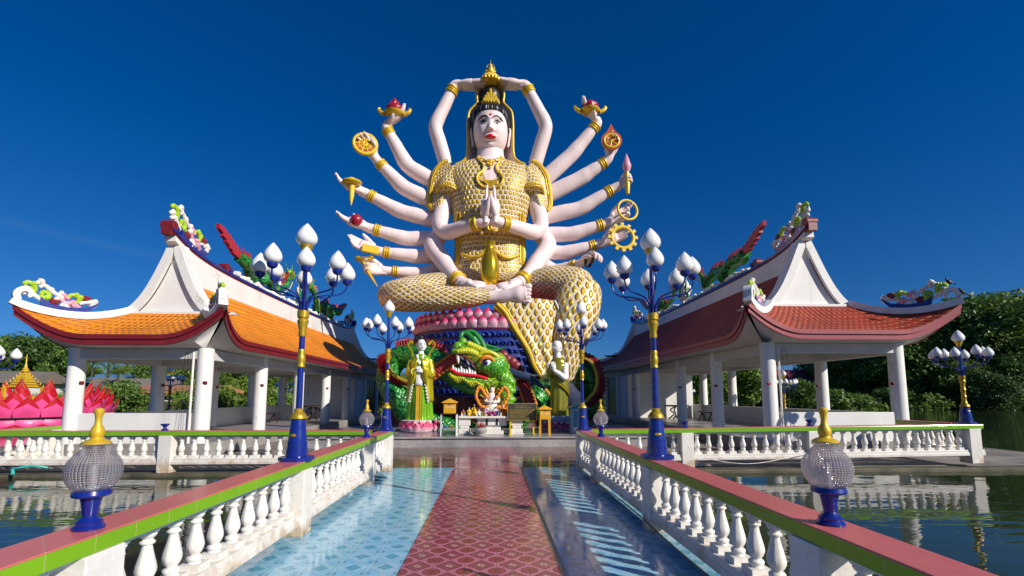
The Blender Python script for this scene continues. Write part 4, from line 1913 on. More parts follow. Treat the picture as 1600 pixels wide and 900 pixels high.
# ================================================================== THE GIANT STATUE
def hand(b, w, d, n, L, curl=(.35, .35, .4, .5), thumb=1, tc=.3, spread=.06, th=1.0):
    """w wrist point, d finger direction, n palm normal, thumb=+1/-1 side of cross(d, n)"""
    d = Vector(d).normalized()
    n = Vector(n)
    n = (n - d * n.dot(d)).normalized()
    s = d.cross(n).normalized() * thumb
    w = Vector(w)
    # palm
    P = [w - d * L * .10, w, w + d * L * .10, w + d * L * .26, w + d * L * .42, w + d * L * .52, w + d * L * .56]
    b.tube(P, [L * .17, L * .175, L * .195, L * .24, L * .25, L * .22, L * .08], 16, up=n, flat=.56)
    b.ball(w + d * L * .17 + s * L * .12 + n * L * .04, (L * .12, L * .12, L * .12), 10, 7)
    lens = (.42, .47, .44, .34)
    for i in range(4):
        off = (1.5 - i) * .122 * L * th
        p = w + d * L * .47 + s * off
        a = 0.0
        fan = s * ((1.5 - i) * spread)
        seg = [.44, .30, .26]
        pts = [p]
        rad = [L * .068 * th]
        for q in range(3):
            a += curl[i] * (.6, 1.0, .8)[q]
            dr = (d * math.cos(a) + n * math.sin(a) + fan).normalized()
            pts.append(pts[-1] + dr * L * lens[i] * seg[q] * 1.02)
            rad.append(L * th * (.064, .054, .034)[q])
        PP = catmull(pts, 3)
        rr = lerplist(rad, 3)
        b.tube(PP, rr, 9)
        b.ball(PP[-1], rr[-1], 8, 5)
    p = w + d * L * .12 + s * L * .12
    d1 = (d * .72 + s * .62 + n * .25).normalized()
    d2 = (d * (.9 - tc * .3) + s * (.35 - tc * .6) + n * (.15 + tc)).normalized()
    pts = [p, p + d1 * L * .22, p + d1 * L * .22 + d2 * L * .16, p + d1 * L * .22 + d2 * L * .30]
    b.tube(catmull(pts, 3), lerplist([L * .095, L * .078, L * .068, L * .04], 3), 9)
    b.ball(pts[-1], L * .032, 8, 5)


def ring(b, c, d, r, t, seg=24, flat=1.0):
    """torus round axis d"""
    c = Vector(c)
    d = Vector(d).normalized()
    u = d.orthogonal().normalized()
    v = d.cross(u)
    P = [c + u * (r * math.cos(2 * PI * i / seg)) + v * (r * math.sin(2 * PI * i / seg)) for i in range(seg + 1)]
    b.tube(P, t, 8, cap=False, up=d, flat=flat)


def bracelet(parent, c, d, r):
    b = MB()
    c = Vector(c)
    d = Vector(d).normalized()
    for q in (-1, 0, 1):
        ring(b, c + d * (q * r * .42), d, r * (1.04 if q else 1.0), r * .22)
    return b.build('bracelet', M['gold2'], parent, smooth=60)


def arm_tube(path, rads, name='arm', parent=None, n=5):
    P = catmull(path, n)
    rr = lerplist(rads, n)
    b = MB()
    b.tube(P, rr, 20)
    return b.build(name, M['skin'], parent, smooth=70)


G = thing('giant_statue', 'colossal seated many-armed goddess statue in gold-scaled robe on a lotus throne', 'statue', (0, 24.0, .3))

# ---- torso
TY = 25.0
prof_t = [(252, 24, 20), (257, 34, 24), (262, 50, 30), (268, 62, 36), (278, 70, 41), (292, 73, 44), (310, 70, 46), (330, 64, 45), (350, 60, 43), (370, 57.5, 42),
          (390, 57, 42), (410, 58, 44), (430, 62, 48), (450, 68, 52)]
rows = []
NT = 56
pu = []
for (py, hw, hd) in prof_t:
    c = at(766, py, TY)
    a, dpt = pr(hw, TY), pr(hd, TY)
    row = []
    for i in range(NT + 1):
        t = 2 * PI * i / NT
        ex = 2.35
        ct, st = math.cos(t), math.sin(t)
        x = a * math.copysign(abs(ct) ** (2 / ex), ct)
        y = -dpt * math.copysign(abs(st) ** (2 / ex), st)
        # chest volume
        bulge = 0
        if y < 0:
            bulge = -.22 * math.exp(-((py - 312) / 26) ** 2) * (math.exp(-((x - .95) / .65) ** 2) + math.exp(-((x + .95) / .65) ** 2))
        row.append(c + Vector((x, y + bulge, 0)))
    rows.append(row)
sub = []
for j in range(len(rows) - 1):
    for k in range(3):
        t = k / 3
        sub.append([rows[j][i].lerp(rows[j + 1][i], t) for i in range(NT + 1)])
sub.append(rows[-1])
ci = []
for i in range(NT + 1):
    ci.append(i / NT * 12.3)
vs = [0.0]
for j in range(1, len(sub)):
    vs.append(vs[-1] + (sub[j][NT // 4] - sub[j - 1][NT // 4]).length)
b = MB()
b.grid(sub, uv=lambda j, i: (ci[i], -vs[j]))
torso = b.build('robe', M['robe'], G, smooth=60)


def torso_front(x, py):
    """y of the torso's front at offset x (m) and photo row py"""
    for k in range(len(prof_t) - 1):
        if prof_t[k][0] <= py <= prof_t[k + 1][0]:
            t = (py - prof_t[k][0]) / (prof_t[k + 1][0] - prof_t[k][0])
            hw = prof_t[k][1] * (1 - t) + prof_t[k + 1][1] * t
            hd = prof_t[k][2] * (1 - t) + prof_t[k + 1][2] * t
            break
    else:
        hw, hd = prof_t[-1][1:]
    a, dpt = pr(hw, TY), pr(hd, TY)
    q = min(.999, abs(x) / a)
    y = dpt * (1 - q ** 2.35) ** (1 / 2.35)
    y += .22 * math.exp(-((py - 312) / 26) ** 2) * (math.exp(-((x - .95) / .65) ** 2) + math.exp(-((x + .95) / .65) ** 2))
    return TY - y


def onchest(px, py, off=.04):
    x = (px - 766) * TY / F0
    y = torso_front(x, py)
    # keep the same world x, z
    base = at(766, py, TY)
    return Vector((base.x + x, y - off, base.z))


# neckline: bare chest panel, gold collar, necklace, knot and sash
b = MB()
rws = []
for k in range(13):
    py = 259 + k * 4.2
    hw = 13.5 * (1 - (max(0, k - 5) / 8) ** 2) * (1 - .25 * abs(k - 3) / 9) + .4
    rws.append([onchest(766 + hw * (2 * i / 10 - 1), py, .02 + .03 * (1 - abs(2 * i / 10 - 1))) for i in range(11)])
b.grid(rws)
b.build('chest', M['skin'], torso, smooth=60)
for q in (-1, 1):
    b = MB()
    pts = [(17, 255), (19, 263), (14, 272), (9.5, 280), (11, 288), (17, 294), (20, 301), (17, 309), (10, 313), (3, 313)]
    P = catmull([onchest(766 + q * u, v, .07) for u, v in pts], 5)
    b.tube(P, .075, 10, flat=.7)
    b.build('collar_band', M['gold2'], torso, smooth=60)
b = MB()
for k in range(6):
    u = k / 5
    w_ = 13 - 2.0 * k
    P = [onchest(766 + w_ * (2 * i / 10 - 1), 301 + k * 2.2 + 3.2 * (1 - (2 * i / 10 - 1) ** 2), .10) for i in range(11)]
    b.tube(P, .035, 7)
b.build('breast_cloth', M['gold2'], torso, smooth=60)
b = MB()
for i in range(19):
    t = i / 18
    u = -20 + 40 * t
    v = 260 + 9 * (1 - (2 * t - 1) ** 2)
    b.ball(onchest(766 + u, v, .08), .06, 8, 6)
for (u, v, r) in ((0, 272, .15), (-4, 271, .10), (4, 271, .10), (0, 278, .11), (-8, 269, .09), (8, 269, .09), (0, 283, .07), (-4, 276, .08), (4, 276, .08), (-12, 266, .07), (12, 266, .07)):
    b.ball(onchest(766 + u, v, .11), (r, .07, r), 10, 6)
b.build('necklace', M['gold2'], torso)
b = MB()
for dx in (0, -3, 3, -6, 6):
    for k in range(3):
        b.ball(onchest(766 + dx, 350 + k * 3 + abs(dx) * .4, .10), .11, 8, 6)
b.build('belt_knot', M['gold2'], torso)
for u in (-2.5, 2.5):
    b = MB()
    P = [onchest(766 + u + math.sin(k * .7) * 1.0, 352 + k * 2.6, .12) for k in range(11)]
    b.tube(catmull(P, 3), .06, 8)
    b.build('tassel', M['gold2'], torso, smooth=60)
b = MB()
P = [onchest(766 + 4 + k * 4.4, 404 + 10 * math.sin(k / 9 * PI) + k * .4, .14) for k in range(10)]
b.tube(catmull(P, 3), .09, 8)
b.build('sash', M['gold2'], torso, smooth=60)
b = MB()
P = [onchest(766 - 4 - k * 4.4, 404 + 10 * math.sin(k / 9 * PI) + k * .4, .14) for k in range(10)]
b.tube(catmull(P, 3), .09, 8)
b.build('sash', M['gold2'], torso, smooth=60)
# short sleeves
for q in (-1, 1):
    b = MB()
    P = [at(766 + q * 38, 268, TY - .1), at(766 + q * 52, 276, TY - .3), at(766 + q * 62, 290, TY - .5), at(766 + q * 66, 304, TY - .75)]
    PP = catmull(P, 5)
    rr = lerplist([.50, .60, .62, .62], 5)
    b.tube(PP, rr, 28, uvs=4.2)
    b.build('sleeve', M['robe'], torso, smooth=60)
    b = MB()
    dv = (PP[-1] - PP[-3]).normalized()
    ring(b, PP[-1], dv, .62, .055, 36)
    ring(b, PP[-1] - dv * .2, dv, .63, .045, 36)
    for k in range(30):
        a = 2 * PI * k / 30
        u = dv.orthogonal().normalized()
        v = dv.cross(u)
        b.ball(PP[-1] - dv * .1 + u * .65 * math.cos(a) + v * .65 * math.sin(a), .055, 6, 4)
    b.build('sleeve_hem', M['gold2'], torso, smooth=60)
    # flaring shoulder cape with beaded rim
    outer = [(698, 250), (689, 254), (680, 264), (674, 276), (671, 292), (669, 308), (669, 322), (674, 329)]
    inner = [(708, 262), (706, 268), (702, 275), (698, 284), (695, 294), (692, 306), (688, 318), (684, 327)]
    mir = (lambda x: x) if q < 0 else (lambda x: 1530.5 - x)
    O = catmull([at(mir(x), y, TY - .45) for x, y in outer], 4)
    I = catmull([at(mir(x), y, TY - .95) for x, y in inner], 4)
    b = MB()
    rws = []
    ln = 0
    for a_, c_ in zip(O, I):
        rws.append([a_.lerp(c_, k / 5) + Vector((0, .0, 0)) for k in range(6)])
    b.grid(rws, uv=lambda j, i: (i * .22, j * .16))
    o_ = b.build('shoulder_cape', M['robe'], torso, smooth=60)
    md = o_.modifiers.new('thickness', 'SOLIDIFY')
    md.thickness = .16
    b = MB()
    b.tube(O, .065, 8)
    for p, c_ in zip(catmull(O, 2), catmull(I, 2)):
        b.ball(p.lerp(c_, .10) + Vector((0, -.06, 0)), .06, 6, 4)
    b.tube([p.lerp(c_, .20) + Vector((0, -.05, 0)) for p, c_ in zip(O, I)], .035, 6)
    b.build('cape_rim', M['gold2'], o_, smooth=60)
for q in (-1, 1):
    # vertical beaded borders at the waist
    b = MB()
    for k in range(34):
        b.ball(onchest(766 + q * 50, 345 + k * 2.3, .03), .085, 6, 4)
    b.tube([onchest(766 + q * 46.5, 345 + k * 4, .03) for k in range(20)], .05, 6)
    b.tube([onchest(766 + q * 53, 345 + k * 4, .03) for k in range(20)], .05, 6)
    b.build('beaded_border', M['gold2'], torso)

# ---- head
HC = at(766.5, 205, 24.55)
HS = 24.55 / F0
HW, HH_, HD = 28.2 * HS, 40 * HS, 30 * HS


def head_w(v):
    """half width at height v (-1 chin .. 1 crown)"""
    if v < 0:
        t = -v
        return HW * (1 - .06 * t - .46 * t ** 3.4) * (1 - .55 * max(0, t - .85) / .15)
    return HW * math.sqrt(max(0, 1 - v ** 3.2)) * 1.0


def face_y(x, v):
    w = head_w(v)
    q = min(1, abs(x) / max(w, 1e-4))
    dep = HD * (1 - .12 * max(0, -v) ** 2) * math.sqrt(max(.02, 1 - abs(v) ** 3.6))
    y = dep * (1 - q ** 2.3) ** .5
    xr = x / HW
    # nose
    tn = (v + .30) / .40
    if -.1 < tn < 1.25:
        h = max(0, 1 - tn) * .18 + .04
        if tn < .1:
            h *= max(0, (tn + .1) / .2)
        y += HW * h * math.exp(-(xr / (.10 + .07 * max(0, 1 - tn))) ** 2) * 1.25
    y += HW * .09 * math.exp(-((abs(xr) - .12) / .06) ** 2 - ((v + .28) / .05) ** 2)
    # brow ridge, eye hollows, cheeks, lips, chin
    y += HW * .05 * math.exp(-((v - .20) / .07) ** 2) * math.exp(-((abs(xr) - .42) / .3) ** 2)
    y -= HW * .11 * math.exp(-((v - .06) / .09) ** 2) * math.exp(-((abs(xr) - .40) / .20) ** 2)
    y += HW * .07 * math.exp(-((v - .055) / .055) ** 2) * math.exp(-((abs(xr) - .41) / .17) ** 2)
    y += HW * .06 * math.exp(-((v + .26) / .18) ** 2) * math.exp(-((abs(xr) - .55) / .22) ** 2)
    y += HW * .10 * math.exp(-((v + .53) / .08) ** 2) * math.exp(-(xr / .30) ** 2)
    y -= HW * .07 * math.exp(-((v + .68) / .05) ** 2) * math.exp(-(xr / .25) ** 2)
    y += HW * .10 * math.exp(-((v + .84) / .10) ** 2) * math.exp(-(xr / .28) ** 2)
    return y


def tilt(p):
    """bow the head slightly forward about its centre"""
    d = p - HC
    a = -.10
    y = d.y * math.cos(a) - d.z * math.sin(a) * 1
    z = d.y * math.sin(a) * -1 + d.z * math.cos(a)
    return HC + Vector((d.x, d.y * math.cos(.10) - d.z * math.sin(.10), d.y * math.sin(.10) + d.z * math.cos(.10)))


def face_pt(xr, v, off=0.0):
    x = xr * HW
    return tilt(HC + Vector((x, -face_y(x, v) - off, v * HH_)))


b = MB()
NV, NX = 84, 84
rws = []
for j in range(NV + 1):
    v = -1 + 2 * j / NV
    v = max(-.995, min(.995, v))
    w = head_w(v)
    row = []
    for i in range(NX):
        t = 2 * PI * i / NX
        if t < PI:      # front half
            x = -w * math.cos(t)
            y = -face_y(x, v)
        else:
            x = -w * math.cos(t)
            y = HD * .95 * math.sqrt(max(0, 1 - (x / max(w, 1e-4)) ** 2)) * math.sqrt(max(.02, 1 - abs(v) ** 3))
        row.append(tilt(HC + Vector((x, y, v * HH_))))
    rws.append(row)
b.grid(rws, closed=True)
b.face(list(range(NX)))
head = b.build('head', M['skin'], G, smooth=80)
b = MB()
NK = [at(766, 218, 24.75), at(766, 240, 24.75), at(766, 252, 24.8), at(766, 264, 24.85)]
b.tube(catmull(NK, 5), lerplist([.74, .74, .84, 1.3], 5), 26)
b.build('neck', M['skin'], G, smooth=70)


def patch(name, mat, xs, top, bot, off, bulge=0, parent=head, ny=7):
    b = MB()
    rws = []
    for x in xs:
        t0, t1 = bot(x), top(x)
        rws.append([face_pt(x, t0 + (t1 - t0) * j / ny, off + bulge * math.sin(PI * j / ny)) for j in range(ny + 1)])
    b.grid(rws)
    return b.build(name, mat, parent, smooth=80)


def xsr(a, c, n=16):
    return [a + (c - a) * i / n for i in range(n + 1)]


M['statue_white'] = paint('white_gloss_paint', (.8, .8, .8), .4, dirt=.1)
patch('lips', M['lip'], xsr(-.32, .32, 24), lambda x: -.54 + (.060 + .03 * math.cos(x * 13)) * (1 - (x / .325) ** 2) ** .6 + .02, lambda x: -.545 - .085 * max(0, 1 - (x / .325) ** 2) ** .7, .012, .06)
for q in (-1, 1):
    ex = lambda t: q * (.40 + t)
    b = MB()
    # almond white, iris, upper lid line
    patch('eye', M['statue_white'], [q * (.22 + .36 * i / 14) for i in range(15)],
          lambda x: .035 + .012 + .045 * math.sin(PI * max(0, min(1, (abs(x) - .22) / .36))), lambda x: .03 - .05 * math.sin(PI * max(0, min(1, (abs(x) - .22) / .36))), .03)
    patch('iris', M['black'], [q * (.31 + .19 * i / 8) for i in range(9)],
          lambda x: .072 + .012 * math.sin(PI * max(0, min(1, (abs(x) - .31) / .19))), lambda x: .05 - .07 * math.sin(PI * max(0, min(1, (abs(x) - .31) / .19))), .05)
    b = MB()
    b.tube([face_pt(q * (.19 + .42 * i / 14), .045 + .050 * math.sin(PI * i / 14) - .012 * (i < 2), .045) for i in range(15)], [.014 + .022 * math.sin(PI * i / 14) for i in range(15)], 6)
    b.build('eyelid', M['black'], head)
    b = MB()
    b.tube([face_pt(q * (.10 + .62 * i / 18), .155 + .13 * math.sin(PI * (i / 18) ** .8) - .02 * (i / 18), .03) for i in range(19)], [.016 + .024 * math.sin(PI * i / 18) for i in range(19)], 6)
    b.build('eyebrow', M['black'], head)
    # long ear
    b = MB()
    e0 = tilt(HC + Vector((q * HW * .96, .05, .12)))
    P = catmull([e0 + Vector((0, 0, .05)), e0 + Vector((q * .14, 0, .0)), e0 + Vector((q * .15, -.02, -.35)), e0 + Vector((q * .10, -.04, -.75)), e0 + Vector((q * .06, -.04, -1.02))], 4)
    b.tube(P, lerplist([.05, .13, .12, .10, .12], 4), 10, up=(1, 0, 0), flat=.6)
    b.build('ear', M['skin'], head, smooth=60)
b = MB()
b.ball(face_pt(0, .33, .0), (.065, .04, .065), 10, 6)
b.build('forehead_dot', M['lip'], head)
# hair: ribbed cap over the crown down to the hairline, topknot
b = MB()
rws = []
for j in range(22):
    row = []
    for i in range(97):
        t = 2 * PI * i / 96
        # hairline height: lower at the sides and back
        fr = max(0, math.sin(t))
        vlow = .46 + .06 * fr - .62 * (1 - fr) ** 1.6
        v = vlow + (.999 - vlow) * (j / 21)
        w = head_w(min(v, .985)) if v > 0 else HW
        rib = .035 * math.sin(t * 40) if j < 15 else .0
        th = .05 + rib * .8 + .08 * math.sin(PI * min(1, j / 18))
        x = -(w + th) * math.cos(t)
        dep = HD * math.sqrt(max(.02, 1 - abs(v) ** 3.6)) + th
        y = -dep * math.sin(t) if t < PI else -dep * math.sin(t)
        row.append(tilt(HC + Vector((x, y, v * HH_ * 1.05))))
    rws.append(row)
b.grid(rws)
hair = b.build('hair', M['black2'] if 'black2' in M else M['black'], head, smooth=50)
b = MB()
TK = at(766.5, 152, 24.6)
b.ball(TK, (.55, .5, .58), 18, 12)
for k in range(9):
    a = PI * k / 8
    b.tube([TK + Vector((-.5 * math.cos(a), -.30 * math.sin(a), -.45)), TK + Vector((-.45 * math.cos(a), -.46 * math.sin(a), .0)), TK + Vector((-.15 * math.cos(a), -.2 * math.sin(a), .52))], .07, 6)
b.build('topknot', M['black'], hair, smooth=60)
# veil: pale shell behind the head, open in front, with golden hem
V_out = [(712, 257), (723, 252), (730, 242), (731, 215), (731, 195), (733, 176), (740, 167), (746, 160), (745, 148), (748, 137), (757, 132), (766, 135)]
pl = []
for (x, y) in V_out:
    pl.append((x, y))
full = pl + [(1532.5 - x, y) for x, y in reversed(pl[:-1])]
path = catmull([at(x, y, 24.55) for x, y in full], 4)
b = MB()
rws = []
for p in path:
    c_ = Vector((HC.x, 25.4, p.z))
    row = []
    for k in range(8):
        t = k / 7
        q_ = Vector((HC.x + (p.x - HC.x) * math.cos(t * PI / 2), 24.55 + 1.05 * math.sin(t * PI / 2), p.z - .12 * t))
        row.append(q_)
    rws.append(row)
b.grid(rws)
veil = b.build('veil', M['skin'], G, smooth=70)
md = veil.modifiers.new('thickness', 'SOLIDIFY')
md.thickness = .07
b = MB()
b.tube(path, .075, 8)
b.build('veil_hem', M['gold2'], veil, smooth=60)
# crown ornament on the hair
b = MB()
C0 = at(766.5, 158, 23.95)
for k in range(9):
    a = PI * (k / 8)
    b.ball(C0 + Vector((-.42 * math.cos(a), .14 * (1 - math.sin(a)), .02 + .0 * k)), (.1, .07, .11), 8, 6)
for lay, (n_, z_, w_) in enumerate(((7, .14, .34), (5, .30, .26), (3, .46, .16), (1, .62, .01))):
    for k in range(n_):
        u = (2 * k / max(1, n_ - 1) - 1) if n_ > 1 else 0
        b.ball(C0 + Vector((w_ * u, 0, z_ - .07 * abs(u))), (.085, .06, .13), 8, 6)
b.build('crown', M['gold2'], head)
# golden buddha on a lotus at the very top
b = MB()
B0 = at(766.5, 132, 24.3)
b.lathe([(.16, -.05), (.30, .02), (.50, .10), (.56, .16), (.44, .2), (.40, .3), (.44, .36), (.36, .42), (.30, .5)], B0, 24)
topb = b.build('lotus_finial', M['gold2'], G, smooth=50)
b = MB()
for lay, (n_, rr_, z_, h_) in enumerate(((18, .54, .12, .26), (18, .46, .26, .22), (14, .40, .36, .2))):
    for k in range(n_):
        a = 2 * PI * (k + .5 * (lay % 2)) / n_
        b.ball(B0 + Vector((rr_ * math.cos(a), rr_ * math.sin(a), z_)), (.085, .085, h_ / 2), 8, 6)
b.build('petal_ring', M['gold2'], topb)
b = MB()
b.ball(B0 + Vector((0, 0, .56)), (.30, .24, .10), 14, 8)
b.tube([B0 + Vector((0, 0, .5)), B0 + Vector((0, 0, .75)), B0 + Vector((0, 0, .92)), B0 + Vector((0, 0, .98))], [.2, .17, .19, .06], 12)
for q in (-1, 1):
    b.tube(catmull([B0 + Vector((q * .17, 0, .9)), B0 + Vector((q * .25, -.05, .72)), B0 + Vector((0, -.2, .66))], 4), .05, 7)
b.ball(B0 + Vector((0, 0, 1.08)), (.105, .11, .13), 12, 8)
b.ball(B0 + Vector((0, 0, 1.2)), (.05, .05, .07), 8, 6)
b.tube([B0 + Vector((0, 0, 1.2)), B0 + Vector((0, 0, 1.45))], .012, 5)
ring(b, B0 + Vector((0, .1, 1.06)), (0, 1, 0), .22, .018)
b.build('small_buddha', M['gold2'], topb, smooth=60)

# ---- arms
AY = 25.1


def side_arm(pts, rads, hd, n, L, curl, thumb, hand_kw=None, ys=None, tc=.3, spread=.06):
    """pts: photo measures from the shoulder to the wrist"""
    ys = ys or [AY, AY - .25, AY - .55]
    S = at(*pts[0], ys[0])
    Ee = at(*pts[1], ys[1])
    Wr = at(*pts[2], ys[2])
    path = [S, S.lerp(Ee, .55), S.lerp(Ee, .9), Ee.lerp(Wr, .12), Ee.lerp(Wr, .5), Wr]
    m1 = Ee
    rr = [pr(r * .93, AY) for r in rads]
    r5 = [rr[0], (rr[0] + rr[1]) / 2 * 1.02, rr[1], rr[1] * 1.0, (rr[1] + rr[2]) / 2 * 1.03, rr[2]]
    arm = arm_tube(path, r5, 'arm', G)
    d = (Wr - Ee).normalized()
    bracelet(arm, Wr + d * -.15, d, rr[2] * 1.02)
    b = MB()
    hd_ = Vector(hd).normalized()
    w = Wr + d * .20 + hd_ * .22
    # wrist stub joins forearm to palm smoothly
    b.tube(catmull([Wr - d * .1, Wr + d * .10, Wr + d * .20 + hd_ * .10, w + hd_ * .12], 4), [rr[2] * (1 - .006 * q) for q in range(13)], 14)
    w = Wr + d * .20 + hd_ * .22
    hand(b, w, hd_, n, L, curl, thumb, tc, spread)
    h_ = b.build('hand', M['skin'], arm, smooth=70)
    return arm, w, h_


HL = 1.85     # hand length in metres
# raised pair holding the finial
side_arm([(697, 258), (679, 197), (708, 138)], [12.5, 12, 9], (1, -.05, .0), (0, 0, 1), 1.75, (.06, .05, .05, .08), -1, ys=[25.2, 24.7, 24.5])
side_arm([(836, 258), (854, 197), (824, 138)], [12.5, 12, 9], (-1, -.05, .0), (0, 0, 1), 1.75, (.06, .05, .05, .08), 1, ys=[25.2, 24.7, 24.5])
L1 = side_arm([(690, 292), (636, 259), (605, 203)], [14, 13, 8.5], (.75, -.15, .55), (-.2, -.3, .9), HL * .8, (.25, .25, .3, .35), 1)
L2 = side_arm([(690, 322), (630, 293), (593, 255)], [14, 13, 8.5], (-.55, -.25, .8), (-.3, -.9, .1), HL * .8, (.45, .5, .6, .6), 1)
L3 = side_arm([(692, 347), (627, 331), (577, 305)], [14, 12.5, 8.5], (-1, -.1, .42), (.35, -.35, .9), HL * .95, (.12, .2, .3, .35), 1)
L4 = side_arm([(688, 373), (634, 373), (585, 359)], [13.5, 12.5, 8.5], (-1, -.1, .34), (.3, -.3, .9), HL * 1.0, (.10, .12, .2, .25), 1)
L5 = side_arm([(692, 398), (653, 401), (600, 394)], [13, 12, 8], (-1, -.2, .30), (.2, -.7, .6), HL * .9, (.12, .2, .35, .4), 1)
L6 = side_arm([(700, 416), (662, 428), (613, 424)], [12.5, 11.5, 7.5], (-1, -.3, .06), (.1, -.8, .35), HL * .85, (.12, .9, 1.0, 1.0), 1)
R1 = side_arm([(842, 288), (893, 242), (931, 196)], [14, 13, 8.5], (-.55, -.2, .5), (.2, -.3, .9), HL * .8, (.25, .25, .3, .35), -1)
R2 = side_arm([(840, 312), (907, 279), (945, 253)], [14, 13, 8.5], (.3, -.25, .9), (.1, -.9, .1), HL * .75, (.15, .7, .9, .9), -1)
R3 = side_arm([(840, 341), (907, 326), (955, 297)], [14, 12.5, 8.5], (.9, -.3, .4), (.2, -.8, .5), HL * .66, (1.15, 1.15, 1.2, 1.2), -1, tc=.8)
R4 = side_arm([(842, 367), (893, 366), (942, 351)], [13.5, 12.5, 8.5], (.9, -.2, .5), (-.2, -.9, .3), HL * .85, (.10, .2, .8, .9), -1)
R5 = side_arm([(842, 394), (883, 395), (930, 383)], [13, 12, 8], (.95, -.3, .35), (0, -.9, .4), HL * .85, (.10, .12, .15, .2), -1)
R6 = side_arm([(836, 408), (868, 424), (900, 414)], [12, 11.5, 7.5], (.55, -.6, .25), (.2, -.4, -.9), HL * .8, (.75, .75, .8, .85), -1, ys=[25, 24.6, 23.8])


def gem_bowl(arm, w, px, py, big):
    c = at(px, py, AY - .9)
    b = MB()
    b.lathe([(.1, -.22), (.36, -.17), (.50, -.06), (.53, .02), (.4, .0)], c, 20)
    for q in (-1, 1):
        b.tube(catmull([c + Vector((q * .5, -.05, -.1)), c + Vector((q * .72, -.05, .0)), c + Vector((q * .85, -.05, .16)), c + Vector((q * .78, -.05, .26))], 3), [.14, .13, .12, .12, .11, .1, .09, .08, .07, .05], 8)
    o = b.build('offering_bowl', M['gold2'], arm)
    b = MB()
    b.ball(c + Vector((0, -.05, .20)), (.47, .42, .30), 16, 9)
    if big:
        for q in (-.15, 0, .15):
            b.ball(c + Vector((q, -.05, .55 - abs(q))), (.13, .13, .3), 10, 7)
    b.build('red_jewel', M['dredj'], arm)


M['dredj'] = paint('crimson_jewel', (0.36, 0.012, 0.035), .3, dirt=.3)
gem_bowl(L1[0], L1[1], 616.5, 177, True)
gem_bowl(R1[0], R1[1], 922, 173, False)


def disc_frame(c, axis):
    c = Vector(c)
    n = Vector(axis).normalized()
    u = Vector((0, 0, 1)).cross(n).normalized()
    v = n.cross(u)
    return c, n, u, v


# dharma wheel, spoked
c, n, u, v = disc_frame(at(570.5, 225, AY - 1.05), (.25, -1, .1))
b = MB()
N = 32
b.prism([(.52 * math.cos(2 * PI * i / N), .52 * math.sin(2 * PI * i / N)) for i in range(N)], lambda a_, c_, t: c + u * a_ + v * c_ + n * t, -.03, .03)
wd = b.build('wheel', M['orange2'] if 'orange2' in M else M['dorange'] if 'dorange' in M else M['red'], L2[0])
b = MB()
ring(b, c, n, .58, .10, 36)
ring(b, c, n, .30, .045, 28)
ring(b, c, n, .10, .08, 16)
for k in range(10):
    a = 2 * PI * k / 10
    b.tube([c + (u * math.cos(a) + v * math.sin(a)) * .1 + n * .03, c + (u * math.cos(a) + v * math.sin(a)) * .56 + n * .03], .035, 6)
b.build('wheel_spokes', M['yellow'], L2[0], smooth=60)
# broad hat with handle
c = at(550, 285, AY - 1.1)
b = MB()
b.ball(c, (.52, .46, .15), 18, 8)
b.ball(c + Vector((0, -.04, .12)), (.24, .24, .12), 14, 7)
b.lathe([(.16, 0), (.20, -.15), (.16, -.28), (.13, -.6), (.14, -.7), (.02, -1.25)], c, 14)
b.build('golden_parasol', M['yellow'], L3[0])
# red ball
b = MB()
b.ball(at(557, 344, AY - 1.0), .31, 18, 12)
b.build('red_ball', M['dredj'], L4[0])
# golden box
c = at(579, 390, AY - 1.15)
b = MB()
b.box((-.42, -.16, -.20), (.42, .16, .20), Matrix.Translation(c) @ Matrix.Rotation(.15, 4, 'Y') @ Matrix.Rotation(.25, 4, 'Z'))
b.build('golden_box', M['yellow'], L5[0], smooth=None, bevel=.03)
# vajra dagger
c = at(573, 415, AY - 1.2)
b = MB()
b.tube([at(566, 405, AY - 1.2), at(574, 424, AY - 1.2), at(590, 448, AY - 1.2)], [.14, .12, .02], 8)
b.ball(at(569, 405, AY - 1.2), (.42, .2, .13), 12, 7)
for q in (-1, 1):
    b.ball(at(569 + q * 10, 403, AY - 1.2), (.16, .12, .12), 8, 6)
b.build('golden_dagger', M['gold'], L6[0])
# flaming leaf with wheel
c, n, u, v = disc_frame(at(955.5, 220, AY - 1.1), (-.1, -1, .1))
leaf = []
for i in range(40):
    a = 2 * PI * i / 40
    r = .56
    x, y = r * math.sin(a), r * math.cos(a)
    if y > 0:
        y = y + .36 * max(0, 1 - abs(x) / .30) ** 1.5 * 1.3
    leaf.append((x, y))
b = MB()
b.prism(leaf, lambda a_, c_, t: c - u * a_ + v * c_ + n * t, -.05, .05)
b.build('flame_leaf', M['dorg'] if 'dorg' in M else M['red'], R2[0], smooth=40)
b = MB()
ring(b, c + n * .05 - v * .03, n, .40, .06, 30)
for k in range(3):
    a = PI * k / 3 + .3
    dv = (u * math.cos(a) + v * math.sin(a)) * .38
    b.tube([c + n * .06 - v * .03 - dv, c + n * .06 - v * .03 + dv], .035, 6)
b.build('wheel', M['yellow'], R2[0])
# lotus bud on a golden handle
top = at(979, 240, AY - 1.05)
mid = at(979.5, 269, AY - 1.05)
low = at(981, 303, AY - 1.05)
b = MB()
hgt = (top - mid).length
b.lathe([(.12, 0), (.22, hgt * .2), (.24, hgt * .35), (.16, hgt * .6), (.05, hgt * .9), (.01, hgt)], mid, 16)
b.build('lotus_bud', M['pink'], R3[0], smooth=60)
b = MB()
b.tube([mid, mid.lerp(low, .3), mid.lerp(low, .35), mid.lerp(low, .7), low], [.12, .10, .13, .13, .09], 12)
b.build('golden_handle', M['gold2'], R3[0])
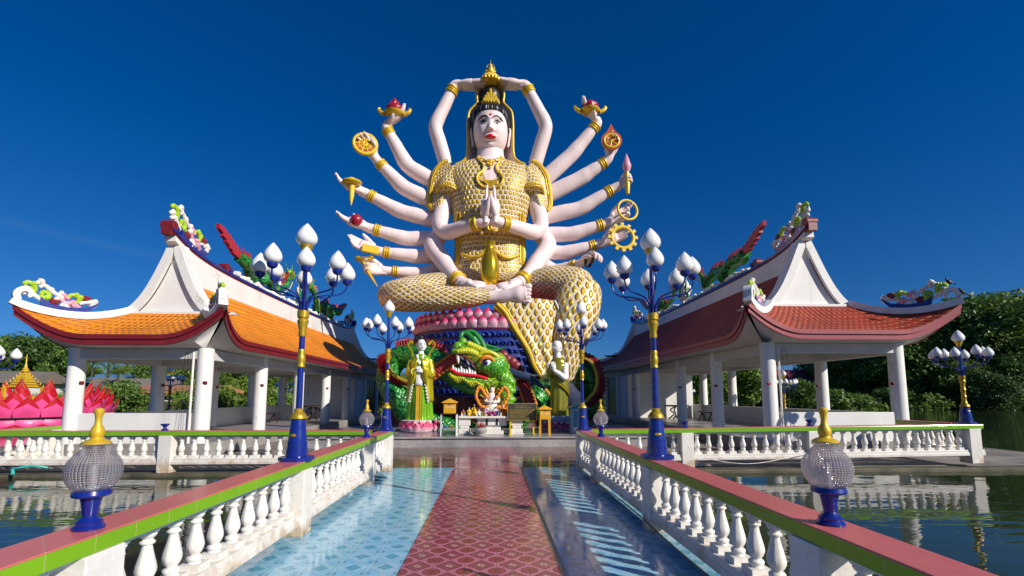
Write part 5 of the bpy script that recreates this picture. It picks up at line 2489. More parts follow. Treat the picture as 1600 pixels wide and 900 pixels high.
# plain ring and toothed ring
c = at(980.5, 328, AY - 1.1)
b = MB()
ring(b, c, (.2, -1, .1), .56, .07, 40)
b.build('golden_ring', M['yellow'], R4[0], smooth=60)
c, n, u, v = disc_frame(at(973, 371, AY - 1.2), (.1, -1, .1))
b = MB()
ring(b, c, n, .60, .10, 40, flat=.8)
for k in range(12):
    a = 2 * PI * k / 12
    dv = (u * math.cos(a) + v * math.sin(a))
    Mx = Matrix.Identity(3)
    Mx.col[0] = dv
    Mx.col[1] = n
    Mx.col[2] = dv.cross(n)
    b.cbox((0, 0, 0), (.16, .14, .17), Matrix.Translation(c + dv * .74) @ Mx.to_4x4())
b.build('toothed_ring', M['yellow'], R5[0], smooth=50)
# black prayer beads
b = MB()
c = at(921, 404, 23.0)
for k in range(18):
    a = 2 * PI * k / 18
    b.ball(c + Vector((.20 * math.cos(a) + .1 * math.sin(a), -.05, .42 * math.sin(a))), .08, 8, 6)
b.build('prayer_beads', M['black'], R6[0])

# praying arms
for q in (-1, 1):
    mx = (lambda x: x) if q < 0 else (lambda x: 1532 - x)
    S = at(mx(702), 300, 24.85)
    S2 = at(mx(694), 322, 24.6)
    E1 = at(mx(687), 350, 24.2)
    E2 = at(mx(697), 363, 24.0)
    Wm = at(mx(722), 356, 23.3)
    Wr = at(mx(746), 349, 22.75)
    arm = arm_tube([S, S2, E1, E2, Wm, Wr], [.46, .45, .42, .41, .36, .29], 'arm', G)
    d = (Wr - Wm).normalized()
    bracelet(arm, Wr - d * .1, d, .31)
    b = MB()
    w = at(mx(760.0), 346, 22.62)
    b.tube(catmull([Wr - d * .05, Wr + d * .2, w, w + Vector((0, 0, .2))], 3), [.285, .28, .27, .26, .26, .25, .25, .24, .22, .2], 14)
    hand(b, w + Vector((q * .05, 0, .05)), (-q * .03, 0, 1), (-q, 0, 0), 1.86, (.02, .02, .02, .02), q * 1, tc=.0, spread=.0, th=.78)
    b.build('hand', M['skin'], arm, smooth=70)
    # lap arms
    S = at(mx(688), 366, 24.7)
    A2 = at(mx(677), 384, 24.5)
    A3 = at(mx(692), 408, 24.0)
    A4 = at(mx(708), 430, 23.1)
    Wr = at(mx(722), 442, 22.5)
    arm = arm_tube([S, A2, A3, A4, Wr], [.45, .50, .44, .36, .30], 'arm', G)
    d = (Wr - A4).normalized()
    bracelet(arm, A4.lerp(Wr, .55), d, .33)
    b = MB()
    yy = 449 if q < 0 else 453
    tgt = at(mx(757), yy, 22.0)
    hd_ = (tgt - Wr).normalized()
    b.tube([Wr - d * .1, Wr + hd_ * .2, Wr + hd_ * .45], [.29, .28, .26], 14)
    hand(b, Wr + hd_ * .25, hd_, (0, -.45, .9), 1.75, (.08, .06, .06, .1), -q, tc=-.1, spread=.02, th=.85)
    b.build('hand', M['skin'], arm, smooth=70)
# vase standing on the hands
b = MB()
c = at(765, 449, 22.45)
hv = (at(765, 378, 22.45) - c).length
kk = 22.45 / F0
b.lathe([(9 * kk, 0), (11 * kk, .02 * hv), (14 * kk, .2 * hv), (15.5 * kk, .38 * hv), (14.5 * kk, .55 * hv), (10.5 * kk, .72 * hv), (7 * kk, .84 * hv), (6.4 * kk, .9 * hv), (8.5 * kk, .97 * hv), (9 * kk, hv), (7.5 * kk, hv), (5 * kk, .93 * hv)], c, 32)
M['vase'] = paint('polished_gold_paint', (0.70, 0.44, 0.02), .2, .75, dirt=.25, dark=.5)
b.build('vase', M['vase'], G, smooth=60)

# ---- crossed legs under the diamond-patterned skirt
def loft(path, rx, rz, name, mat, parent, seg=36, up=(0, 0, 1), uvk=None):
    P = catmull(path, 6)
    a = lerplist(rx, 6)
    c = lerplist(rz, 6)
    b = MB()
    rows = []
    Ls = [0]
    n = len(P)
    for j in range(n):
        if j:
            Ls.append(Ls[-1] + (P[j] - P[j - 1]).length)
        t = (P[min(j + 1, n - 1)] - P[max(j - 1, 0)]).normalized()
        bb = (Vector(up) - t * Vector(up).dot(t)).normalized()
        aa = bb.cross(t)
        rows.append([P[j] + aa * (a[j] * math.cos(2 * PI * i / seg)) + bb * (c[j] * math.sin(2 * PI * i / seg)) for i in range(seg + 1)])
    am = sum(a) / len(a)
    per = uvk if uvk else round(2 * PI * am / .4) * .4
    b.grid(rows, uv=lambda j, i: (i / seg * per, Ls[j]))
    k0 = len(b.v) - n * (seg + 1)
    b.face([k0 + i for i in range(seg)][::-1])
    b.face([len(b.v) - 1 - seg + i for i in range(seg)])
    return b.build(name, mat, parent, smooth=70)


# left (viewer) folded leg
legL = loft([at(745, 440, 24.6), at(700, 448, 24.2), at(650, 455, 23.4), at(616, 460, 22.6), at(604, 465, 22.0)],
            [1.3, 1.45, 1.2, .9, .35], [.75, .78, .80, .68, .3], 'folded_leg', M['skirt_leg'], G, uvk=8.0)
shL = loft([at(606, 462, 22.3), at(630, 464, 21.7), at(675, 466, 21.4), at(725, 465, 21.3), at(765, 462, 21.4)],
           [.55, .72, .72, .62, .40], [.62, .70, .62, .50, .34], 'folded_shin', M['skirt_leg'], G, uvk=4.8)
# crossing foot with toes pointing to the right
b = MB()
ft = [at(752, 464, 21.45), at(775, 465, 21.35), at(796, 463, 21.2), at(812, 461, 21.1), at(824, 459, 21.0)]
b.tube(catmull(ft, 4), lerplist([.36, .36, .42, .50, .42], 4), 18, up=(0, -.5, 1), flat=.86)
for k in range(5):
    z_ = 447 + k * 6.0
    L_ = (.50, .40, .38, .34, .28)[k]
    p0 = at(819, z_ + 1, 21.0 - .03 * k)
    p1 = at(828 - k * .4, z_, 20.9 - .03 * k)
    rt = (.14, .105, .10, .095, .09)[k]
    b.tube([p0, p0.lerp(p1, .5), p1, p1 + (p1 - p0).normalized() * .08], [rt * .95, rt * .95, rt, rt * .55], 10)
b.build('foot', M['skin'], G, smooth=70)
# right leg: raised knee, shin hanging down to the ground
thR = loft([at(790, 442, 24.4), at(830, 446, 23.9), at(868, 442, 23.2), at(900, 446, 22.5), at(918, 458, 22.0)],
           [1.2, 1.25, 1.15, .98, .5], [.62, .72, .86, .88, .5], 'thigh', M['skirt_leg'], G, uvk=7.2)
knR = loft([at(899, 442, 22.5), at(905, 458, 22.05), at(900, 484, 21.75), at(892, 520, 21.6), at(884, 560, 21.6), at(880, 592, 21.7), at(879, 606, 21.75)],
           [.55, 1.08, 1.12, .92, .68, .50, .42], [.50, .85, .90, .80, .66, .5, .42], 'hanging_leg', M['skirt'], G, up=(0, 1, 0), uvk=6.0)
# skirt drape falling from the lap in front of the throne
top_e = [(772, 479), (778, 477), (790, 470), (805, 466), (825, 468), (845, 468), (866, 470)]
left_e = [(772, 479), (783, 489), (792, 503), (801, 517), (812, 532), (824, 552), (832, 572), (843, 588), (856, 606)]
right_e = [(866, 470), (872, 484), (874, 500), (874, 520), (874, 540), (873, 556), (872, 572), (870, 588), (866, 606)]
rows = []
LE = catmull([Vector((x, y, 0)) for x, y in left_e], 3)
RE = catmull([Vector((x, y, 0)) for x, y in right_e], 3)
m = len(LE)
for j in range(m):
    row = []
    t = j / (m - 1)
    for i in range(25):
        s_ = i / 24
        x = LE[j].x * (1 - s_) + RE[j].x * s_
        y = LE[j].y * (1 - s_) + RE[j].y * s_
        y -= 8 * math.sin(PI * s_) * (1 - t) ** 3
        Y_ = 20.9 + .35 * t - .18 * math.sin(PI * s_) + .12 * math.cos(s_ * 14) * (t ** .7) * .8 + .3 * s_
        row.append(at(x, y, Y_))
    rows.append(row)
b = MB()
wid = [sum((r[i + 1] - r[i]).length for i in range(24)) for r in rows]
acc = [0]
for j in range(1, m):
    acc.append(acc[-1] + (rows[j][12] - rows[j - 1][12]).length)
b.grid(rows, uv=lambda j, i: (rows[j][i].x, -rows[j][i].z))
dr = b.build('skirt_drape', M['skirt'], G, smooth=70)
md = dr.modifiers.new('thickness', 'SOLIDIFY')
md.thickness = .10
b = MB()
E1 = [r[0] + Vector((0, -.04, 0)) for r in rows]
E2 = [r[3] + Vector((0, -.06, 0)) for r in rows]
b.tube(E1, .09, 8)
b.tube([a_.lerp(c_, .95) for a_, c_ in zip(E1, E2)], .045, 7)
for a_, c_ in zip(catmull(E1, 2), catmull(E2, 2)):
    b.ball(a_.lerp(c_, .5), .13, 6, 4)
b.build('drape_hem', M['gold2'], dr, smooth=60)
b = MB()
b.tube([r[24] + Vector((.02, -.03, 0)) for r in rows], .05, 7)
b.build('drape_seam', M['whitec'], dr, smooth=60)
# hanging foot, big toes to the right, below the hem
b = MB()
fp = [at(882, 590, 21.7), at(884, 603, 21.6), at(889, 614, 21.3), at(897, 623, 20.9), at(903, 629, 20.6)]
b.tube(catmull(fp, 4), lerplist([.34, .36, .40, .40, .30], 4), 18)
for k in range(5):
    p0 = at(896 + k * 3.4, 630 - k * .6, 20.65)
    b.tube([p0 + Vector((0, .25, .12)), p0, p0 + Vector((.04, -.14, -.06))], [.11, .12, .06], 10)
b.build('hanging_foot', M['skin'], G, smooth=70)

# ---- throne: pink lotus over a navy drum of waves
T = thing('lotus_throne', 'round throne under the statue: double row of pink lotus petals over a navy wave drum', 'pedestal', (0, 24.6, .3))
tc_ = (0.0, 25.0, 0)
zt0 = at(700, 512, 21.0).z        # lower edge of the petals
zt1 = at(700, 480, 21.0).z
b = MB()
b.lathe([(4.05, .30), (4.05, zt0 - .03)], tc_, 72)
drum = b.build('wave_drum', M['navy'], T, smooth=60)
b = MB()
nr = 11
for r_ in range(nr):
    z_ = .7 + (zt0 - 1.0) * r_ / (nr - 1)
    n_ = 38
    for k in range(n_):
        a = PI * 1.02 + PI * .96 * (k + .5 * (r_ % 2) + random.uniform(-.2, .2)) / n_
        ks = random.uniform(.55, 1.0)
        c = Vector((tc_[0] + 4.08 * math.cos(a), tc_[1] + 4.08 * math.sin(a), z_))
        t_ = Vector((-math.sin(a), math.cos(a), 0))
        o_ = Vector((math.cos(a), math.sin(a), 0))
        P = [c + t_ * (.19 * ks * math.cos(g)) * (1 - g / 9) + Vector((0, 0, .15 * ks * math.sin(g) * (1 - g / 9))) + o_ * .05 for g in [-.5 + .62 * q for q in range(9)]]
        b.tube(P, [.05, .06, .06, .055, .05, .045, .04, .035, .03], 5)
b.build('wave_scrolls', M['wave'] if 'wave' in M else M['blue'], drum, smooth=60)
b = MB()
b.lathe([(4.0, zt0 - .03), (4.10, zt0 - .02), (4.10, zt0 + .06), (3.9, zt0 + .08), (3.8, zt1 - .1), (3.4, zt1 - .05)], tc_, 72)
b.build('lotus_core', M['petal_core'], T, smooth=60)


def petal(b, c, out, tan, h, w, lean, tipout=.15, mat=0, nj=9, ni=8, sharp=False, cup=.22):
    """pointed, cupped petal with its foot at c"""
    rows = []
    c = Vector(c)
    for j in range(nj + 1):
        t = j / nj
        ww = w * (math.sin(PI * min(.999, t * .70 + .28)) ** .8) * (1 - t ** 7)
        if sharp:
            ww = w * (math.sin(PI * min(.999, t * .66 + .27)) ** .55) * (1 - t ** 3.0) * (1 - .25 * t)
        if t == 1:
            ww = .001
        row = []
        for i in range(ni + 1):
            s_ = 2 * i / ni - 1
            bulge = cup * abs(h) * math.sin(PI * min(1, t * 1.05)) * (1 - s_ * s_ * .9)
            p = c + tan * (ww * s_) + Vector((0, 0, h * t)) + out * (bulge + lean * t + tipout * t ** 4)
            row.append(p)
        rows.append(row)
    b.grid(rows, uv=lambda j, i: (i / ni, j / nj))


M['petal_in'] = M['petal']
for lay, (zz_, R0, h_, off) in enumerate(((zt0 + .02, 4.12, .60, 0), (zt0 + .40, 3.98, .60, .5))):
    n_ = 56
    for k in range(n_):
        a = 2 * PI * (k + off) / n_
        if math.sin(a) > .25:
            continue
        o_ = Vector((math.cos(a), math.sin(a), 0))
        t_ = Vector((-math.sin(a), math.cos(a), 0))
        b = MB()
        petal(b, Vector((tc_[0], tc_[1], zz_)) + o_ * R0, o_, t_, h_, .245, .02, -.04)
        p_ = b.build('petal', M['petal'], T, smooth=70)
# ================================================================== THE DRAGON ROUND THE THRONE
D = thing('dragon', 'huge green dragon with red fins coiled round the throne, jaws open behind the altar', 'dragon statue', (0, 19.2, .3))
body_pts = [(895, 668, 23.2), (924, 630, 23.0), (924, 596, 22.9), (904, 572, 22.8), (876, 584, 22.2), (852, 606, 20.6), (822, 640, 20.0), (780, 672, 20.2), (712, 672, 20.2), (650, 652, 20.0),
            (622, 622, 19.9), (606, 590, 20.2), (622, 560, 20.3), (656, 558, 20.0), (690, 568, 19.6), (722, 590, 19.3), (752, 600, 19.1), (776, 592, 19.0), (782, 582, 18.95)]
body_r = [14, 17, 17, 16, 17, 18, 19, 20, 20, 20, 19, 18, 18, 20, 20, 20, 18, 18, 14]
DP = catmull([at(*p) for p in body_pts], 8)
DR = lerplist([pr(r, 20) for r in body_r], 8)
b = MB()
b.tube(DP, DR, 26)
db = b.build('body', M['scale_green'], D, smooth=70)
# belly plates with orange borders along the neck
def belly(pts, w, nn):
    b = MB()
    P = catmull([at(*p) for p in pts], 6)
    n = len(P)
    for j in range(n):
        t = (P[min(j + 1, n - 1)] - P[max(j - 1, 0)]).normalized()
        s_ = Vector((0, -1, 0)).cross(t).normalized()
        c = P[j]
        b.tube([c - s_ * w, c + Vector((0, -.10, 0)), c + s_ * w], [.07, .085, .07], 8)
    b.build('belly_plates', M['red'], db, smooth=60)
    for q in (-1, 1):
        g = MB()
        E_ = []
        for j in range(n):
            t = (P[min(j + 1, n - 1)] - P[max(j - 1, 0)]).normalized()
            s_ = Vector((0, -1, 0)).cross(t).normalized()
            E_.append(P[j] + s_ * (q * w) + Vector((0, -.05, 0)))
        g.tube(E_, .05, 6)
        for e_ in E_[::2]:
            g.ball(e_ + Vector((0, -.05, 0)), .055, 6, 4)
        g.build('belly_border', M['orange'], db, smooth=60)
belly([(660, 596, 19.3), (676, 585, 19.1), (694, 571, 18.95), (714, 558, 18.9)], .21, 10)
belly([(830, 634, 19.3), (824, 618, 19.35), (818, 602, 19.5), (812, 592, 19.6)], .22, 10)
b = MB()
P = catmull([at(*p) for p in [(822, 590, 19.4), (842, 600, 19.2), (858, 616, 19.3), (868, 636, 19.5)]], 6)
b.tube(P, .07, 7)
for p in P:
    b.ball(p + Vector((0, -.06, 0)), .075, 6, 4)
b.build('gold_edge', M['gold2'], db)


def fan(outline, inner, Y0, mat, name, teeth=10):
    """spiny fin between an outer and an inner line"""
    O = catmull([at(x, y, Y0) for x, y in outline], 6)
    I = catmull([at(x, y, Y0 - .25) for x, y in inner], 6)
    n = min(len(O), len(I))
    rows = []
    for j in range(n):
        o_ = O[int(j * (len(O) - 1) / (n - 1))]
        i_ = I[int(j * (len(I) - 1) / (n - 1))]
        k = 1.0 + (.16 if j % 2 else -.02)
        row = [i_.lerp(o_, t * k / 5) + Vector((0, -.07 * (1 if j % 2 else -1) * t / 5, 0)) for t in range(6)]
        rows.append(row)
    b = MB()
    b.grid(rows)
    o = b.build(name, mat, db, smooth=25)
    md = o.modifiers.new('thickness', 'SOLIDIFY')
    md.thickness = .07
    b = MB()
    b.tube([r[0] for r in rows], .075, 7)
    b.build('fin_edge', M['gold'], o)
    return o


fan([(606, 552), (598, 553), (591, 557), (590, 566), (594, 577), (601, 586), (610, 594), (621, 600), (637, 603)],
    [(610, 556), (607, 562), (606, 568), (608, 576), (612, 582), (617, 587), (624, 591), (630, 594), (638, 597)], 19.6, M['red'], 'fin')
fan([(899, 549), (918, 552), (934, 562), (943, 580), (946, 600), (942, 618), (932, 630), (914, 642)],
    [(902, 560), (913, 560), (924, 567), (931, 582), (932, 598), (928, 612), (920, 622), (910, 632)], 22.4, M['dred'], 'fin')
b = MB()
for i in range(0, 19):
    p = DP[96 + i]
    r = DR[96 + i]
    u = Vector((0, -.2, 1)).normalized()
    b.tube([p + u * r * .9, p + u * (r + .16) + Vector((-.05, 0, 0)), p + u * (r + .30) + Vector((.08, 0, 0))], [.08, .06, .01], 6)
b.build('spine', M['red'], db)

# head
HY = 18.75
K = HY / F0
P_ = lambda x, y, dy=0.0: at(x, y, HY + dy)
b = MB()
b.tube(catmull([P_(790, 578, .2), P_(775, 572), P_(757, 566, -.1), P_(740, 556, -.15), P_(726, 549, -.2), P_(713, 546, -.2), P_(708, 546, -.2)], 5),
       lerplist([k * K for k in (12, 22, 19, 13.5, 11, 9.5, 4)], 5), 20, up=(0, 0, 1), flat=1.0)
b.ball(P_(786, 590, .1), (16 * K, .55, 15 * K), 16, 10)
hd = b.build('head', M['scale_lime'], D, smooth=60)
b = MB()
for k in range(11):          # puffed ridges over the muzzle
    t = k / 10
    p = P_(716 + 40 * t, 549 + 13 * t - 6 * math.sin(PI * t), -.42)
    b.ball(p, (.13, .16, .10 + .05 * math.sin(PI * t)), 8, 6)
for k in range(8):
    t = k / 7
    b.ball(P_(733 + 26 * t, 538 + 12 * t, -.30), (.14, .15, .14), 9, 6)
b.tube(catmull([P_(745, 560, -.44), P_(752, 552, -.5), P_(764, 550, -.5), P_(776, 556, -.42), P_(782, 566, -.35)], 4), .085, 8)
b.build('muzzle_ridge', M['yellow_green'], hd, smooth=60)
b = MB()
b.ball(P_(716, 541, -.2), (.22, .22, .18), 14, 9)
b.ball(P_(723, 534, -.1), (.18, .2, .18), 14, 9)
b.ball(P_(712, 549, -.3), (.20, .2, .12), 12, 8)
b.build('nose', M['limeg'], hd, smooth=60)
b = MB()
eye = P_(760, 566, -.50)
b.ball(eye, (.20, .12, .17), 16, 10)
ew = b.build('eye', M['statue_white'], hd, smooth=60)
b = MB()
b.ball(eye + Vector((-.03, -.07, 0)), (.12, .07, .13), 14, 9)
b.build('iris', M['blue'], ew)
b = MB()
b.ball(eye + Vector((-.04, -.12, 0)), (.06, .04, .08), 12, 8)
b.build('pupil', M['black'], ew)
b = MB()
b.tube(catmull([P_(749, 566, -.55), P_(755, 559, -.62), P_(765, 558, -.6), P_(774, 566, -.5)], 4), [.05, .06, .07, .08, .085, .09, .09, .09, .08, .07, .06, .05, .04], 8)
b.build('brow', M['orange'], hd)
# lower jaw, tongue-red lips, teeth, beard fins
b = MB()
b.tube(catmull([P_(786, 594), P_(762, 598, -.1), P_(740, 594, -.15), P_(720, 588, -.2), P_(704, 579, -.2)], 5), lerplist([k * K for k in (13, 10, 8, 6.5, 3)], 5), 16)
b.build('lower_jaw', M['scale_lime'], hd, smooth=60)
b = MB()
b.tube(catmull([P_(704, 577, -.32), P_(716, 584, -.36), P_(732, 586, -.36), P_(748, 588, -.34), P_(762, 592, -.3)], 4), .065, 8)
b.build('lip', M['lip'], hd)
b = MB()
b.tube(catmull([P_(710, 551, -.36), P_(724, 556, -.4), P_(738, 566, -.4), P_(750, 578, -.36), P_(762, 586, -.3)], 4), .05, 8)
b.build('upper_lip', M['dred'], hd)
b = MB()
for k in range(9):
    t = k / 8
    p = P_(708 + 34 * t, 580 + 5 * t, -.3)
    h = .17 if k % 3 else .26
    b.tube([p, p + Vector((0, 0, h * .6)), p + Vector((-.02, 0, h))], [.055, .045, .006], 7)
b.build('lower_teeth', M['statue_white'], hd)
b = MB()
for (x, y, h) in ((715, 552, .42), (731, 559, .30), (740, 567, .2), (722, 555, .18)):
    p = P_(x, y, -.34)
    b.tube([p, p + Vector((.02, 0, -h * .6)), p + Vector((.05, 0, -h))], [.08, .06, .006], 8)
b.build('upper_teeth', M['statue_white'], hd)
b = MB()
for k in range(15):
    t = k / 14
    p = P_(702 + 48 * t, 584 + 13 * t, -.25)
    q = P_(707 + 48 * t + 3, 594 + 14 * t + 3 * math.sin(k), -.3)
    b.tube([p, p.lerp(q, .5) + Vector((0, -.06, 0)), q], [.085, .08, .01], 7, flat=.6)
b.build('beard', M['yellow_green'], hd)
b = MB()
b.tube(catmull([P_(752, 556, -.2), P_(745, 538, -.1), P_(734, 524, 0), P_(724, 520, 0), P_(720, 526, -.1), P_(723, 532, -.2)], 5), lerplist([.10, .10, .10, .10, .09, .06], 5), 8)
b.tube(catmull([P_(760, 553, -.1), P_(752, 533, 0), P_(740, 519, .05), P_(728, 518, .0)], 5), lerplist([.1, .11, .1, .08], 5), 8)
b.tube(catmull([P_(740, 527, -.05), P_(752, 541, 0), P_(768, 548, 0), P_(790, 543, 0)], 5), lerplist([.08, .1, .08, .02], 5), 8)
b.tube(catmull([P_(738, 523, .1), P_(755, 537, .1), P_(772, 543, .1), P_(789, 545, .1)], 5), lerplist([.06, .07, .06, .02], 5), 8)
b.build('whisker', M['green'], hd, smooth=60)
b = MB()
b.tube(catmull([P_(790, 577, .1), P_(808, 585, 0), P_(830, 592, -.1), P_(852, 608, -.2)], 5), lerplist([.17, .17, .15, .06], 5), 12)
b.tube(catmull([P_(790, 574, .3), P_(808, 585, .4), P_(824, 588, .4), P_(842, 586, .4)], 5), lerplist([.13, .13, .11, .03], 5), 10)
b.build('horn', M['hornb'], hd, smooth=60)
b = MB()
for (x, y) in ((792, 562), (800, 566), (806, 572), (812, 579), (786, 556)):
    b.ball(P_(x, y, .35), (.22, .14, .24), 10, 7)
b.build('crest', M['dred'], hd)
b = MB()
b.tube(catmull([P_(784, 586, -.3), P_(796, 590, -.35), P_(803, 600, -.3), P_(803, 612, -.25)], 4), .05, 6)
for k in range(9):
    b.ball(P_(792 + 3 * math.sin(k * 2), 592 + k * 4.6, -.25), (.30, .18, .16), 9, 6)
b.build('neck_frill', M['limeg'], hd, smooth=60)
# dark red rockwork under the coils
b = MB()
rows = []
for j in range(9):
    row = []
    for i in range(61):
        a = PI + PI * i / 60
        rr = 5.3 - .35 * (j / 8) + .25 * noise.noise(Vector((i * .35, j * .6, 2)))
        row.append((rr * math.cos(a), 25.0 + rr * 1.0 * math.sin(a), .30 + j * .16))
    rows.append(row)
b.grid(rows)
tag(b.build('rockwork', M['maroon'], None, smooth=60), 'dark maroon plinth of modelled rock at the foot of the throne, behind the altar', 'plinth')

# ================================================================== ATTENDANT STATUES
def lotus_base(parent, c, r, h, mat, n=16):
    b = MB()
    b.lathe([(r * .86, 0), (r * .9, .02), (r * .8, h * .5), (r * .86, h), (r * .6, h + .02)], c, 32)
    o = b.build('lotus_base', M['whitec'], parent)
    b = MB()
    for lay in (0, 1):
        for k in range(n):
            a = 2 * PI * (k + .5 * lay) / n
            o_ = Vector((math.cos(a), math.sin(a), 0))
            t_ = Vector((-math.sin(a), math.cos(a), 0))
            petal(b, Vector(c) + o_ * (r * (.78 + .1 * (1 - lay))) + Vector((0, 0, .01 + lay * .04)), o_, t_, h * (.80 + .15 * lay), r * .19, .05, .02, nj=5, ni=4)
    b.build('petals', mat, o, smooth=70)


def robe_loft(b, secs, c, seg=40, fold=.0, nf=9, ph=0.0):
    """secs: (z, rx, ry, dx)"""
    rows = []
    P = catmull([(z, rx, ry) for z, rx, ry, dx in secs], 5)
    Dx = lerplist([s_[3] for s_ in secs], 5)
    zmin, zmax = secs[0][0], secs[-1][0]
    for p, dx in zip(P, Dx):
        row = []
        t = 1 - (p.x - zmin) / (zmax - zmin)
        for i in range(seg):
            a = 2 * PI * i / seg
            f = 1 + fold * t * math.cos(nf * a + ph + t * 1.5)
            row.append((c[0] + dx + p.y * f * math.cos(a), c[1] + p.z * f * math.sin(a), c[2] + p.x))
        rows.append(row)
    b.grid(rows, closed=True)
    b.face(range(len(b.v) - seg, len(b.v)))


def small_face(parent, c, r, yaw, skinm):
    """head with features looking towards azimuth yaw (0 = towards the camera)"""
    Rz = Matrix.Rotation(yaw, 3, 'Z')
    c = Vector(c)
    b = MB()
    rows = []
    for j in range(21):
        v = -1 + 2 * j / 20
        w = r * .78 * (math.sqrt(max(0, 1 - v * v)) ** .8 if v > 0 else (1 - .12 * -v - .5 * (-v) ** 3)) * (1 if abs(v) < .999 else .02)
        row = []
        for i in range(32):
            t = 2 * PI * i / 32
            x, y = -w * math.cos(t), -w * 1.05 * math.sin(t)
            if math.sin(t) > 0:
                q = x / r
                y -= r * .22 * math.exp(-(q / .12) ** 2) * math.exp(-((v + .12) / .16) ** 2)
                y += r * .06 * math.exp(-((abs(q) - .3) / .14) ** 2 - ((v - .08) / .1) ** 2)
                y -= r * .08 * math.exp(-(q / .2) ** 2 - ((v + .42) / .07) ** 2)
                y -= r * .07 * math.exp(-(q / .2) ** 2 - ((v + .8) / .12) ** 2)
            row.append(c + Rz @ Vector((x, y, v * r)))
        rows.append(row)
    b.grid(rows, closed=True)
    b.face(range(32))
    h = b.build('head', skinm, parent, smooth=70)
    fy = -r * .84
    b = MB()
    for q in (-1, 1):
        b.tube([c + Rz @ Vector((q * r * (.16 + .10 * k), fy + r * .02 + r * .10 * (k / 3) ** 2, r * (.05 + .015 * math.sin(k)))) for k in range(4)], r * .03, 5)
        b.tube([c + Rz @ Vector((q * r * (.12 + .12 * k), fy - .00 + r * .10 * (k / 3) ** 2, r * (.22 + .05 * math.sin(k * 1.1)))) for k in range(4)], r * .025, 5)
    b.build('eyes', M['black'], h)
    b = MB()
    b.ball(c + Rz @ Vector((0, fy - r * .07, -r * .42)), (r * .14, r * .06, r * .05), 8, 5)
    b.build('mouth', M['lip'], h)
    b = MB()
    for q in (-1, 1):
        b.ball(c + Rz @ Vector((q * r * .80, 0, -r * .05)), (r * .07, r * .14, r * .28), 8, 6, Rz)
    b.build('ear', skinm, h)
    return h


M['silk'] = None
AT = thing('attendant_statue', 'white-faced maiden statue in shiny green and gold robe on a lotus base', 'statue', (-2.75, 17.95, .32))
ac = (-2.72, 17.95, .32)
lotus_base(AT, ac, .78, .40, M['petal'])
c = (ac[0], ac[1], ac[2] + .40)
b = MB()
robe_loft(b, [(0, .50, .42, 0), (.25, .47, .38, 0), (.8, .44, .36, 0), (1.3, .42, .33, 0), (1.7, .42, .31, 0), (2.1, .44, .30, 0), (2.35, .36, .25, 0), (2.5, .12, .12, 0)], c, 54, .09, 11)
ab = b.build('body', M['silkgreen'], AT, smooth=60)
# long outer coat, open in front
for q in (-1, 1):
    b = MB()
    rows = []
    for j in range(15):
        t = j / 14
        z = c[2] + 2.42 - 1.72 * t
        a0 = -PI / 2 + q * (.20 + .55 * t ** 1.3)
        a1 = -PI / 2 + q * 2.6
        rx = .14 + .27 * min(1, t * 6) ** .6 + .10 * t
        ry = .15 + .20 * min(1, t * 9) ** .6 + .06 * t
        rows.append([(c[0] + rx * (1 + .04 * math.cos(i * 1.6 + t * 3)) * math.cos(a0 + (a1 - a0) * i / 16), c[1] + ry * (1 + .04 * math.cos(i * 1.6)) * math.sin(a0 + (a1 - a0) * i / 16), z) for i in range(17)])
    b.grid(rows)
    o = b.build('coat', M['silkgold'], AT, smooth=60)
    md = o.modifiers.new('thickness', 'SOLIDIFY')
    md.thickness = .03
    b = MB()
    for r_ in rows[5:]:
        b.ball(Vector(r_[0]) + Vector((0, -.02, 0)), .038, 6, 4)
    E_ = catmull([r_[0] for r_ in rows[5:]], 2)
    for p in E_:
        b.cbox(p + Vector((q * .035, -.015, 0)), (.05, .03, .03))
    b.build('beaded_hem', M['statue_white'], o)
    # sleeve and forearm folded to the waist
    b = MB()
    sh = Vector(c) + Vector((q * .33, -.02, 2.24))
    el = Vector(c) + Vector((q * .42, -.12, 1.70))
    wr = Vector(c) + Vector((q * .14, -.46, 1.78))
    b.tube(catmull([sh, sh.lerp(el, .5), el, el.lerp(wr, .5), wr], 4), lerplist([.13, .145, .155, .16, .16], 4), 14)
    b.tube(catmull([wr + Vector((q * .06, .02, .05)), wr + Vector((q * .08, .05, -.2)), wr + Vector((q * .14, .1, -.5))], 3), [.16, .16, .15, .13, .11, .08, .03], 12, flat=.6)
    b.build('sleeve', M['silkgold'], AT, smooth=60)
    b = MB()
    hand(b, wr + Vector((-q * .02, -.03, .02)), (-q * .5, -.3, .55), (-q * .7, .4, 0), .30, (.3, .3, .35, .4), q)
    b.build('hand', M['statue_white'], AT, smooth=60)
    # scarf loop rising over the shoulder
    b = MB()
    b.tube(catmull([Vector(c) + Vector((q * .30, -.1, 2.25)), Vector(c) + Vector((q * .34, 0, 2.55)), Vector(c) + Vector((q * .50, .02, 2.82)), Vector(c) + Vector((q * .42, .02, 2.98)), Vector(c) + Vector((q * .28, 0, 2.86))], 5), .055, 9, flat=.6)
    b.build('scarf', M['silkgold'], AT, smooth=60)
b = MB()
b.grid([[(c[0] + .13 * (2 * i / 6 - 1), c[1] - .40 - .03 * math.sin(PI * i / 6), c[2] + 1.28 + .62 * j / 5) for i in range(7)] for j in range(6)])
o = b.build('white_panel', M['statue_white'], AT)
md = o.modifiers.new('thickness', 'SOLIDIFY')
md.thickness = .03
b = MB()
b.grid([[(c[0] + .09 * (2 * i / 6 - 1), c[1] - .37 - .02 * math.sin(PI * i / 6) - .09 * (1 - j / 9), c[2] + .02 + 1.26 * j / 9) for i in range(7)] for j in range(10)])
